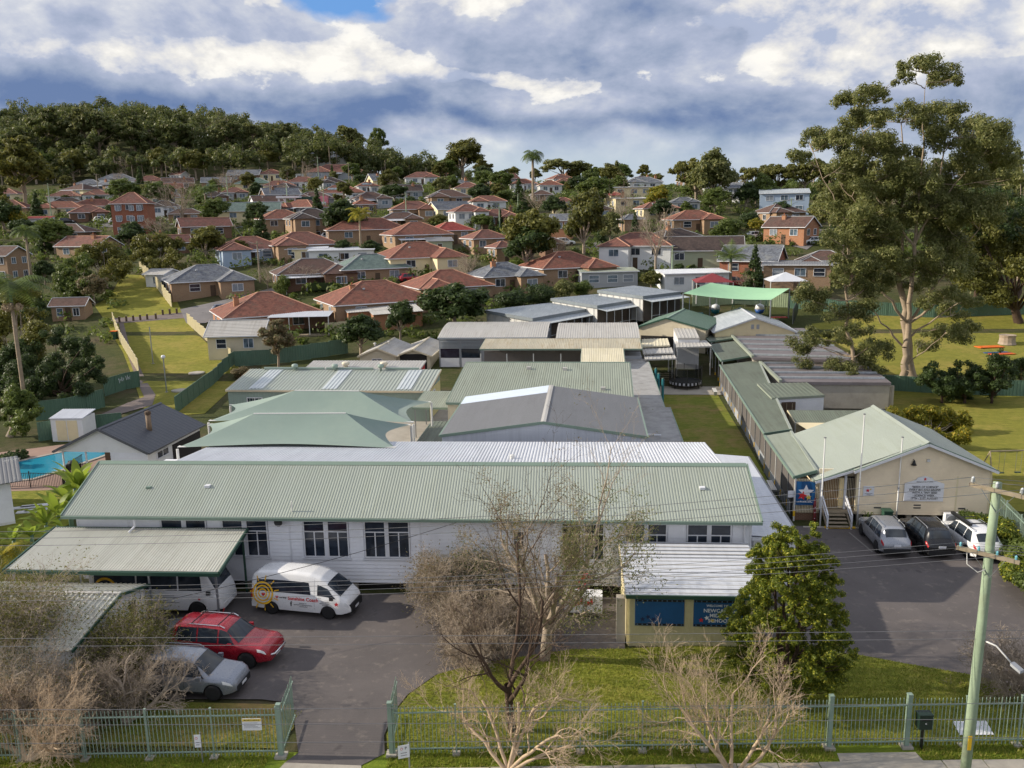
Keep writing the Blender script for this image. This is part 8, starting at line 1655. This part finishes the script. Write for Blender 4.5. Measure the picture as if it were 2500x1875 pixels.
# ---------------------------------------------------------------- vehicles
CARM = {}
def paint(name, col_, metal=0.0, rough=.28):
    if name not in CARM: CARM[name] = pmat('car_paint_'+name, col_, rough, metal, .04, 2.0, spec=.5, coat=.6)
    return CARM[name]
TYRE = pmat('tyre_rubber', c(30, 30, 32), .85, var=.1); RIM = pmat('alloy_rim', c(176, 178, 182), .35, metal=.7, var=.08); PLASTIC = pmat('black_plastic', c(34, 35, 38), .55, var=.08); CGLASS = glass('car_glass', (.012, .016, .022, 1), .04); LENS = glass('head_lamp', (.55, .57, .6, 1), .1); TAIL = pmat('tail_lamp', c(170, 22, 30), .25, var=.1); CHROME = pmat('chrome', c(208, 210, 214), .18, metal=.9, var=.04)
def itp(x, tab):
    xs = [t[0] for t in tab]; return float(np.interp(x, xs, [t[1] for t in tab]))
class Loft:
    def __init__(s, L, W, top, belt, roofw, wid, wheels, wr, sill=.28, end=.5):
        s.L, s.W, s.top, s.belt, s.rw, s.wid, s.wh, s.wr, s.sill, s.end = L, W, top, belt, roofw, wid, wheels, wr, sill, end
    def bottom(s, x):
        z = s.sill+(.12*max(0, (abs(x)-s.L/2+.45)/.45)); 
        for w in s.wh:
            dd = s.wr**2*1.42-(x-w)**2
            if dd > 0: z = max(z, s.wr*.92+math.sqrt(dd)*.98-.02*0)
        return z
    def sec(s, x):
        w = s.W/2*itp(x, s.wid); b_ = itp(x, s.belt); t = max(itp(x, s.top), b_+.015); rw = s.W/2*itp(x, s.rw); z0 = min(s.bottom(x), b_-.12); g = t-b_
        return [(w*.95, z0), (w*1.0, z0+.35*(b_-z0)), (w*1.0, z0+.62*(b_-z0)), (w*.975, b_-.05), (w*.95, b_), (w*.95+(rw-w*.95)*.5, b_+g*.5), (rw+.0, b_+g*.86), (rw*.93, b_+g*.955), (rw*.6, b_+g*.99), (0, t)]
    def S(s, x, k):      # point on the right half (y<0) at continuous index k
        q = s.sec(x); i = min(int(k), len(q)-2); f = k-i; return Vector((x, -(q[i][0]+(q[i+1][0]-q[i][0])*f), q[i][1]+(q[i+1][1]-q[i][1])*f))
    def side_y(s, x, z):
        q = s.sec(x)
        for i in range(len(q)-1):
            if q[i][1] <= z <= q[i+1][1]: f = (z-q[i][1])/max(1e-6, q[i+1][1]-q[i][1]); return q[i][0]+(q[i+1][0]-q[i][0])*f
        return q[2][0]
    def body(s):
        n = 96; m = MB(); xs = [-s.L/2+s.L*i/n for i in range(n+1)]; xs[0] += .004; K = len(s.sec(0)); 
        for x in xs:
            q = s.sec(x); m.v += [(x, -y, z) for y, z in q]+[(x, y, z) for y, z in q[::-1][1:]]
        R = 2*K-1
        for i in range(n):
            for j in range(R-1): a = i*R+j; m.f.append((a, a+R, a+R+1, a+1))
        m.f.append(tuple(range(R))); m.f.append(tuple(n*R+j for j in range(R))[::-1]); return m
    def patch(s, x0, x1, k0, k1, sh0=0, sh1=0, nx=8, nk=5, side=-1, off=.008):
        # panel lying on the body; sh shifts the upper corners along x
        m = MB(); 
        for j in range(nk+1):
            t = j/nk; k = k0+(k1-k0)*t
            for i in range(nx+1):
                x = x0+sh0*t+(x1+sh1*t-x0-sh0*t)*i/nx; p = s.S(x, k); e = Vector((0, p.y, (p.z-1.0)*.6)).normalized(); p = p+e*off
                m.v.append((p.x, p.y if side < 0 else -p.y, p.z))
        for j in range(nk):
            for i in range(nx): a = j*(nx+1)+i; f = (a, a+1, a+nx+2, a+nx+1); m.f.append(f if side < 0 else f[::-1])
        return m
    def cross(s, x0, x1, ka=6.0, nx=6, off=.01, inset=.1):
        # windscreen or rear window across the car between stations
        m = MB(); ks = [ka+(9-ka)*t for t in np.linspace(0, 1, 6)]
        for i in range(nx+1):
            x = x0+(x1-x0)*i/nx; row = [s.S(x, k) for k in ks]; row = [p+Vector((.012 if x1 > 0 else -.012, 0, off)) for p in row]
            m.v += [tuple(p) for p in row]+[(p.x, -p.y, p.z) for p in row[::-1][1:]]
        R = 2*len(ks)-1
        for i in range(nx):
            for j in range(R-1): a = i*R+j; m.f.append((a, a+R, a+R+1, a+1))
        return m
_WHEEL = {}
def wheel(r, x, y, wr, ww=.21, spokes=6):
    key = (wr, ww, spokes)
    if key not in _WHEEL:
        t = MB().lathe([(wr*.66, -ww/2), (wr*.9, -ww/2), (wr, -ww*.36), (wr, ww*.36), (wr*.9, ww/2), (wr*.66, ww/2)], 24, axis='y'); rm = MB().lathe([(wr*.66, -ww*.44), (wr*.62, -ww*.3), (wr*.5, -ww*.1), (wr*.1, -ww*.12)], 24, axis='y'); m2 = MB()
        for i in range(spokes):
            a = 2*math.pi*i/spokes; u = Vector((math.cos(a), 0, math.sin(a))); v = Vector((-math.sin(a), 0, math.cos(a)))*wr*.1; p0 = u*wr*.08; p1 = u*wr*.62; m2.prism([p0-v+Vector((0, -ww*.38, 0)), p1-v*.8+Vector((0, -ww*.42, 0)), p1+v*.8+Vector((0, -ww*.42, 0)), p0+v+Vector((0, -ww*.38, 0))], (0, .03, 0))
        _WHEEL[key] = (t.mesh('tyre', TYRE, True), rm.mesh('rim_dish', GALV, True), m2.mesh('spokes', RIM))
    t, rm, m2 = _WHEEL[key]; o = link_obj('wheel', t, r, (x, y, wr), 0 if y < 0 else math.pi); link_obj('rim_dish', rm, o); link_obj('spokes', m2, o); return o
def vehicle(name, label, cat, loc, heading, kind, mat, detail=2, group=None):
    r = thing(name, label, cat, loc, heading, group)
    if kind == 'suv':
        L, W, wr, wx = 4.6, 1.82, .35, (-1.34, 1.32)
        lf = Loft(L, W, [(-2.3, .85), (-2.22, 1.0), (-2.05, 1.22), (-1.75, 1.6), (-1.5, 1.66), (-.6, 1.71), (.2, 1.68), (.5, 1.6), (1.15, 1.06), (1.3, 1.03), (1.9, .96), (2.15, .86), (2.3, .66)], [(-2.3, .8), (-2.1, .99), (0, .98), (1.1, .96), (1.9, .88), (2.2, .74), (2.3, .6)], [(-2.3, .62), (-1.7, .66), (0, .68), (.5, .68), (1.15, .8), (2.0, .78), (2.3, .6)], [(-2.3, .86), (-2.0, .97), (-1.2, 1), (1.2, 1), (1.9, .95), (2.15, .87), (2.3, .72)], wx, wr)
        ws, rwn, swin = (.5, 1.14), (-2.06, -1.76), [(-1.72, -.92, .32, .0), (-.86, .06, 0, 0), (.13, .98, 0, -.36)]
    elif kind == 'wagon4':     # boxy four wheel drive
        L, W, wr, wx = 4.9, 1.88, .39, (-1.4, 1.38)
        lf = Loft(L, W, [(-2.45, .9), (-2.4, 1.1), (-2.25, 1.72), (-2.0, 1.8), (-.6, 1.84), (.15, 1.8), (.4, 1.72), (1.0, 1.18), (1.2, 1.14), (2.1, 1.05), (2.35, .95), (2.45, .74)], [(-2.45, .86), (-2.3, 1.08), (1.0, 1.08), (2.1, .98), (2.35, .84), (2.45, .68)], [(-2.45, .66), (-2.0, .72), (.4, .72), (1.0, .82), (2.2, .8), (2.45, .66)], [(-2.45, .9), (-2.2, .97), (-1.2, 1), (1.3, 1), (2.1, .96), (2.35, .9), (2.45, .8)], wx, wr, .36)
        ws, rwn, swin = (.42, 1.0), (-2.38, -2.24), [(-2.1, -1.05, .1, .0), (-.98, -.02, 0, 0), (.06, .86, 0, -.32)]
    elif kind == 'van':
        L, W, wr, wx = 5.38, 1.88, .34, (-1.6, 1.52)
        lf = Loft(L, W, [(-2.69, 1.9), (-2.6, 2.06), (-2.35, 2.18), (-1.5, 2.26), (-.2, 2.27), (.55, 2.22), (1.1, 2.08), (1.5, 1.86), (2.2, 1.26), (2.3, 1.18), (2.55, 1.02), (2.66, .8), (2.69, .6)], [(-2.69, 1.1), (-2.5, 1.16), (1.5, 1.14), (2.2, 1.06), (2.5, .92), (2.69, .56)], [(-2.69, .7), (-2.3, .74), (1.0, .74), (1.5, .76), (2.2, .84), (2.69, .7)], [(-2.69, .94), (-2.4, .99), (-1.5, 1), (1.8, 1), (2.2, .97), (2.5, .9), (2.69, .78)], wx, wr, .3)
        ws, rwn, swin = (1.5, 2.2), (-2.66, -2.55), [(-2.4, .62, .04, -.12), (.98, 1.98, 0, -.42)]
    else:      # small bus
        L, W, wr, wx = 7.0, 2.1, .4, (-1.9, 2.2)
        lf = Loft(L, W, [(-3.5, 2.3), (-3.4, 2.5), (-3, 2.62), (2.3, 2.62), (2.7, 2.55), (3.2, 1.5), (3.38, 1.2), (3.5, .7)], [(-3.5, 1.3), (2.6, 1.3), (3.1, 1.22), (3.4, 1.0), (3.5, .62)], [(-3.5, .84), (2.6, .86), (3.2, .9), (3.5, .8)], [(-3.5, .95), (-3.2, 1), (2.9, 1), (3.3, .95), (3.5, .82)], wx, wr, .34)
        ws, rwn, swin = (2.68, 3.22), (-3.48, -3.4), [(-3.2, -1.0, 0, 0), (-.92, 1.2, 0, 0), (1.28, 2.5, 0, -.1)]
    b = lf.body().build('body', mat, r, True)
    lf.cross(*ws).build('windscreen', CGLASS, r, True); 
    if kind in ('suv',): lf.cross(rwn[0], rwn[1], off=.012).build('rear_window', CGLASS, r, True)
    elif detail > 1: MB().prism([(-L/2-.012, -W*.36, itp(-L/2+.1, lf.belt)+.1), (-L/2-.012, W*.36, itp(-L/2+.1, lf.belt)+.1), (-L/2+.1, W*.33, itp(-L/2+.12, lf.top)-.2), (-L/2+.1, -W*.33, itp(-L/2+.12, lf.top)-.2)], (.02, 0, 0)).build('rear_window', CGLASS, r)
    for side in (-1, 1):
        for x0, x1, s0, s1 in swin: lf.patch(x0, x1, 4.15, 6.0 if kind != 'van' else 5.35, s0, s1, side=side).build('side_window', CGLASS, r, True)
        for x in wx: wheel(r, x, side*(W/2-.1), wr)
        for x in wx: MB().lathe([(wr*1.13, -.03), (wr*1.13, .02)], 22, (x, side*(W/2-.22), wr*.98), 'y').build('wheel_well', TYRE, r)
        if detail > 1:
            MB().box(ws[1]-.42 if kind != 'van' else 1.72, ws[1]-.22 if kind != 'van' else 1.9, side*(W/2+.0)-.06+side*.1, side*(W/2)+.06+side*.1, itp(ws[1]-.4, lf.belt)+.0, itp(ws[1]-.4, lf.belt)+.17).build('wing_mirror', PLASTIC if kind in ('van', 'bus') else mat, r)
            if kind in ('suv', 'wagon4'):
                for x in (-.2, -1.05): lf.patch(x, x+.16, 3.2, 3.5, side=side, nx=2, nk=1, off=.025).build('door_handle', mat, r)
                for x in (-.92, .08): lf.patch(x-.006, x+.006, 1.0, 4.1, side=side, nx=1, nk=5, off=.004).build('door_seam', PLASTIC, r)
                z = itp(-.6, lf.top); y = W/2*.66; MB().path([(-1.6, side*y, z-.06), (-1.45, side*y, z+.02), (.1, side*y, z+.02), (.3, side*y, z-.08)], .022, 6).build('roof_rail', CHROME if kind == 'wagon4' else GALV, r)
            lf.patch(-wx[1]+.2 if False else wx[0]+wr*1.25, wx[1]-wr*1.25, 0.0, .45, side=side, nx=6, nk=1, off=.012).build('side_skirt', PLASTIC if kind == 'suv' else mat, r)
    for side in (-1, 1):
        if kind == 'van': lf.patch(2.42, 2.63, 2.2, 3.9, side=side, nx=4, nk=3, off=.012).build('headlight', LENS, r, True); lf.patch(-2.688, -2.6, 2.0, 4.4, side=side, nx=2, nk=3, off=.012).build('tail_light', TAIL, r, True)
        else:
            lf.patch(L/2-.5, L/2-.1, 2.6, 4.0, -.05, -.1, side=side, nx=5, nk=3, off=.012).build('headlight', LENS, r, True)
            lf.patch(-L/2+.01, -L/2+.22, 2.7, 4.3, .0, .1, side=side, nx=3, nk=3, off=.014).build('tail_light', TAIL, r, True)
    zb = lf.sill; f0 = L/2
    wfe = W/2*itp(L/2, lf.wid); wre = W/2*itp(-L/2, lf.wid)
    MB().prism([(f0-.25, -W/2*.86, zb+.02), (f0+.03, -wfe*.9, zb+.04), (f0+.03, wfe*.9, zb+.04), (f0-.25, W/2*.86, zb+.02)], (0, 0, .26 if kind != 'van' else .46)).build('front_bumper', PLASTIC if kind in ('van', 'suv') else mat, r)
    MB().box(-f0-.03, -f0+.2, -wre*.97, wre*.97, zb+.04, zb+.3).build('rear_bumper', mat if kind != 'suv' else PLASTIC, r)
    zt = itp(L/2-.02, lf.belt); MB().box(f0-.06, f0+.02, -wfe*.62, wfe*.62, zt-.22, zt-.06).build('grille', PLASTIC if kind != 'wagon4' else CHROME, r)
    if kind == 'wagon4':
        for k in range(3): MB().box(f0+.02, f0+.03, -wfe*.6, wfe*.6, zt-.2+k*.05, zt-.185+k*.05).build('grille_bar', PLASTIC, r)
        MB().path([(f0-.3, -W/2*.8, .62), (f0+.14, -W/2*.55, .66), (f0+.16, 0, .68), (f0+.14, W/2*.55, .66), (f0-.3, W/2*.8, .62)], .045, 8).build('nudge_bar', CHROME, r, True)
        for x in (-1.3, .0): MB().path([(x, -W*.36, 1.92), (x, W*.36, 1.92)], .025, 6).build('roof_bar', BLACKM, r)
    MB().box(-f0-.045, -f0-.02, -.2, .2, .72 if kind == 'suv' else .5, .84 if kind == 'suv' else .62).build('number_plate', SIGNW, r); MB().box(f0+.03, f0+.045, -.2, .2, .42, .53).build('number_plate', SIGNW, r)
    r['_k'] = kind
    if kind == 'suv' and detail > 1: MB().prism([(-1.2, -.42, itp(-1.2, lf.top)+.004), (-.05, -.42, itp(-.05, lf.top)+.01), (-.05, .42, itp(-.05, lf.top)+.01), (-1.2, .42, itp(-1.2, lf.top)+.004)], (0, 0, .008))
    return r, lf
def head(a, b_): return math.atan2(b_[1]-a[1], b_[0]-a[0])
# the sunshine coach
W_CAR = paint('white', c(228, 229, 231)); RED_C = paint('red', c(158, 30, 46), .2); SIL = paint('silver', c(156, 160, 168), .5, .3); BLK = paint('black', c(22, 23, 28), .3); LSIL = paint('pale_silver', c(140, 146, 158), .4, .3); DBLUE = paint('dark_blue', c(40, 48, 66), .3)
van, lf = vehicle('minibus_van', 'white high roof minibus van with yellow sun emblem in the car park', 'van', (-14.8, 39.15, .055), R_(-7), 'van', W_CAR)
def decal(r, lf, pts, mat, name, off=.014, faces=None):
    vs = [(u, -(lf.side_y(u, v)+off), v) for u, v in pts]; return MB().add(vs, faces or [tuple(range(len(vs)))]).build(name, mat, r)
def ring(cx, cz, r0, r1, n=40): 
    pts = [(cx+rr*math.cos(2*math.pi*i/n), cz+rr*math.sin(2*math.pi*i/n)) for i in range(n) for rr in (r0, r1)]; return pts, [(2*i, 2*i+1, (2*i+3) % (2*n), (2*i+2) % (2*n)) for i in range(n)]
SUNY = pmat('sun_yellow', c(236, 184, 30), .45, var=.04)
for r0, r1 in ((.5, .6), (.34, .42), (.18, .25)):
    pts, fs = ring(-2.02, 1.12, r0, r1); decal(van, lf, pts, SUNY, 'sun_ring', .02, fs)
for k in range(11):
    a = k*2*math.pi/11+.25; u0, u1, ww = .66, .92, .03; cx, cz = -2.02, 1.12
    if cx+u1*math.cos(a) < -2.6: u1 = .74
    d = (math.cos(a), math.sin(a)); n = (-d[1]*ww, d[0]*ww); decal(van, lf, [(cx+d[0]*u0+n[0], cz+d[1]*u0+n[1]), (cx+d[0]*u1+n[0], cz+d[1]*u1+n[1]), (cx+d[0]*u1-n[0], cz+d[1]*u1-n[1]), (cx+d[0]*u0-n[0], cz+d[1]*u0-n[1])][::-1], SUNY, 'sun_ray', .018)
def heart(cx, cz, s): return [(cx+s*.062*(16*math.sin(t)**3), cz+s*.062*(13*math.cos(t)-5*math.cos(2*t)-2*math.cos(3*t)-math.cos(4*t))) for t in np.linspace(0, 2*math.pi, 24)[:-1]]
decal(van, lf, heart(-1.98, 1.08, .11)[::-1], REDINK, 'heart', .024); decal(van, lf, heart(-1.22, 1.0, .09)[::-1], REDINK, 'heart', .02)
def van_text(txt, x, z, size, mat, bold=0.0):
    me = text_mesh(txt, size, mat, align='LEFT', bold=bold)
    co = np.empty(len(me.vertices)*3, np.float32); me.vertices.foreach_get('co', co); co = co.reshape(-1, 3); out = np.array([(x+p[0], -(lf.side_y(x+float(p[0]), z+float(p[1]))+.016), z+p[1]) for p in co], np.float32); me.vertices.foreach_set('co', out.ravel()); me.update(); link_obj('lettering', me, van)
van_text('Sunshine Coach', -.62, .98, .26, REDINK, .006); van_text('variety', -1.1, 1.0, .15, INK); van_text('variety.org.au', -1.75, 1.72, .11, GREYINK)
van_text('f', -.5, .68, .36, INK, .02); van_text('FRIENDS OF', .0, .76, .075, GREYINK); van_text('NEWCASTLE MIDDLE SPECIAL', -.3, .67, .075, GREYINK); van_text('SCHOOL INC', .0, .58, .075, GREYINK)
van_text('NEWCASTLE', 1.2, .94, .075, GREYINK); van_text('MIDDLE SPECIAL', 1.12, .85, .075, GREYINK); van_text('SCHOOL', 1.25, .76, .075, GREYINK)
decal(van, lf, [(2.02+.13*(1 if i % 2 == 0 else .45)*math.sin(i*math.pi/5), .86+.13*(1 if i % 2 == 0 else .45)*math.cos(i*math.pi/5)) for i in range(10)], REDINK, 'star', .02)
for x in (.82,): lf.patch(x-.008, x+.008, .6, 6.5, side=-1, nx=1, nk=8, off=.005).build('door_seam', W_GREY, van)
lf.patch(1.04, 1.2, 3.5, 3.8, side=-1, nx=2, nk=1, off=.03).build('door_handle', PLASTIC, van)
MB().path([(2.0, -.05, 1.4), (2.15, -.5, 1.28)], .008, 5)
bus, lf2 = vehicle('small_bus', 'white small bus parked under the speckled carport', 'bus', (-22.4, 38.9, .055), R_(1), 'bus', W_CAR)
for k, w_ in enumerate((.95, 1.1, .3, .35, 1.2)): decal(bus, lf2, [(.1, 1.12-k*.09), (.1+w_, 1.12-k*.09), (.1+w_, 1.145-k*.09), (.1, 1.145-k*.09)], GREYINK, 'print_line', .015)
pts, fs = ring(-2.6, 1.4, .5, .62); decal(bus, lf2, pts, SUNY, 'sun_ring', .02, fs); decal(bus, lf2, [(2.35+.1*(1 if i % 2 == 0 else .45)*math.sin(i*math.pi/5), .98+.1*(1 if i % 2 == 0 else .45)*math.cos(i*math.pi/5)) for i in range(10)], REDINK, 'star', .02)
vehicle('red_four_wheel_drive', 'red four wheel drive with chrome nudge bar below the van', 'car', (-16.9, 34.2, .055), R_(-5), 'wagon4', RED_C)
vehicle('silver_suv', 'pale silver suv half hidden by bare branches near the left fence', 'car', (-17.3, 31.55, .055), R_(-2), 'suv', LSIL)
for lab, px, py, mt, hd in (('silver suv nearest the porch steps, nose to the cream wall', 2187, 1364, SIL, 91), ('black suv in the middle of three parked at the cream wall', 2296, 1368, BLK, 92), ('white station wagon behind the power pole', 2412, 1376, W_CAR, 95)):
    p = gp(px, py); a_ = R_(hd); vehicle('parked_suv', lab, 'car', (p.x+2.2*math.cos(a_), p.y+2.2*math.sin(a_), .055), a_, 'suv', mt, 2, 'suvs parked at the cream wall')
p = gp(2412, 1376); rbx = thing('roof_bars', 'black awning bag on roof rack of the white wagon', 'roof rack', (p.x+2.2*math.cos(R_(95)), p.y+2.2*math.sin(R_(95)), 1.8), R_(95)); MB().box(-1.0, 1.1, .42, .62, 0, .14).build('awning_bag', BLACKM, rbx); MB().box(-.6, -.54, -.6, .6, -.02, .02).build('bar', BLACKM, rbx); MB().box(.5, .56, -.6, .6, -.02, .02).build('bar', BLACKM, rbx)
FAR = [('white suv parked on the street left of the red flats', 245, 543, W_CAR, 10), ('white hatchback beside the red flats', 283, 547, W_CAR, 10), ('dark car parked at the left street pole', 160, 547, BLK, 8), ('white ute on the street before the fuel station', 645, 498, W_CAR, 20), ('white car on the hill road behind the fuel station', 733, 482, W_CAR, 20), ('white ute in the yard beside the dark roofed house', 802, 586, W_CAR, 25), ('dark car with red tail lights in the garage lane', 414, 704, BLK, 75), ('white car beside the orange brick gable', 1378, 600, W_CAR, 15), ('white car below the orange brick house drive', 1848, 584, W_CAR, 20), ('white car on the driveway left of the big gum', 1985, 598, W_CAR, -160), ('red car beside the cream rendered house', 1000, 690, RED_C, 30), ('pale car behind the patio house on the side street', 545, 768, LSIL, 20), ('dark blue car at the foot of the cream gable house', 1795, 700, RED_C, 10)]
for lab, px, py, mt, hd in FAR:
    p = at(px, py); vehicle('parked_car', lab, 'car', p+Vector((0, 1.0, .05)), R_(hd), 'suv', mt, 1, 'cars parked in the suburb')
# trolley beside the red car
tl = thing('box_trailer', 'small trailer frame with red handle beside the carport post', 'trailer', (-19.9, 36.4, .055), R_(20)); MB().box(-.9, .9, -.5, .5, .45, .55).build('tray', GALV, tl); MB().path([(.9, 0, .5), (1.6, 0, .6), (1.7, 0, 1.0)], .03, 6).build('drawbar', REDP, tl)
for s in (-1, 1): wheel(tl, 0, s*.5, .22, .12)
# ---------------------------------------------------------------- lawn blades, fallen leaves
def blades(name, label, n, pts_fn, z, h, mat, seed):
    q = np.random.default_rng(seed); xy = pts_fn(q, n); k = len(xy); p = np.concatenate([xy, np.full((k, 1), z)], 1); a = q.uniform(0, 6.28, k); d = np.stack([np.cos(a), np.sin(a), 0*a], 1)*.018; hh = h*q.uniform(.5, 1.4, (k, 1)); lean = np.concatenate([q.normal(0, .4, (k, 2)), np.ones((k, 1))], 1)*hh
    v = np.stack([p-d, p+d, p+lean], 1).reshape(-1, 3); set_props(link_obj(name, fast_mesh(name, v, np.arange(3*k).reshape(-1, 3), mat)), label, 'grass', kind='stuff')
def in_poly(xy, poly):
    x, y = xy[:, 0], xy[:, 1]; ins = np.zeros(len(xy), bool); n = len(poly)
    for i in range(n):
        x0, y0 = poly[i]; x1, y1 = poly[(i+1) % n]; cnd = ((y0 > y) != (y1 > y)) & (x < (x1-x0)*(y-y0)/((y1-y0) if y1 != y0 else 1e-9)+x0); ins ^= cnd
    return ins
BLADE = leaf_mat('grass_blade', c(80, 98, 32), c(150, 156, 62), .3, c(164, 152, 86))
def lawnfn(q, n): xy = np.stack([q.uniform(-8.2, 22, n*2), q.uniform(27.5, 37, n*2)], 1); return xy[in_poly(xy, lawn_pts)][:n]
blades('lawn_grass', 'short grass blades over the front lawn', 60000, lawnfn, .11, .07, BLADE, 5)
def vergefn(q, n): X_ = q.uniform(-24, 22, n); o = q.uniform(-.82, .2, n); k = ~((X_ > -12.2) & (X_ < -7.7)) & ~((X_ > 8.9) & (X_ < 12)); return np.stack([X_, Yf(X_)+o], 1)[k]
blades('verge_grass', 'longer grass along the foot of the palisade fence', 22000, vergefn, .03, .11, BLADE, 6)
def bedfn(q, n): xy = np.stack([q.uniform(-24, -12, n), q.uniform(27.2, 30.2, n)], 1); return xy[q.uniform(0, 1, n) < .6]
blades('bed_grass', 'patchy grass on the dirt bed behind the left fence', 16000, bedfn, .03, .08, BLADE, 8)
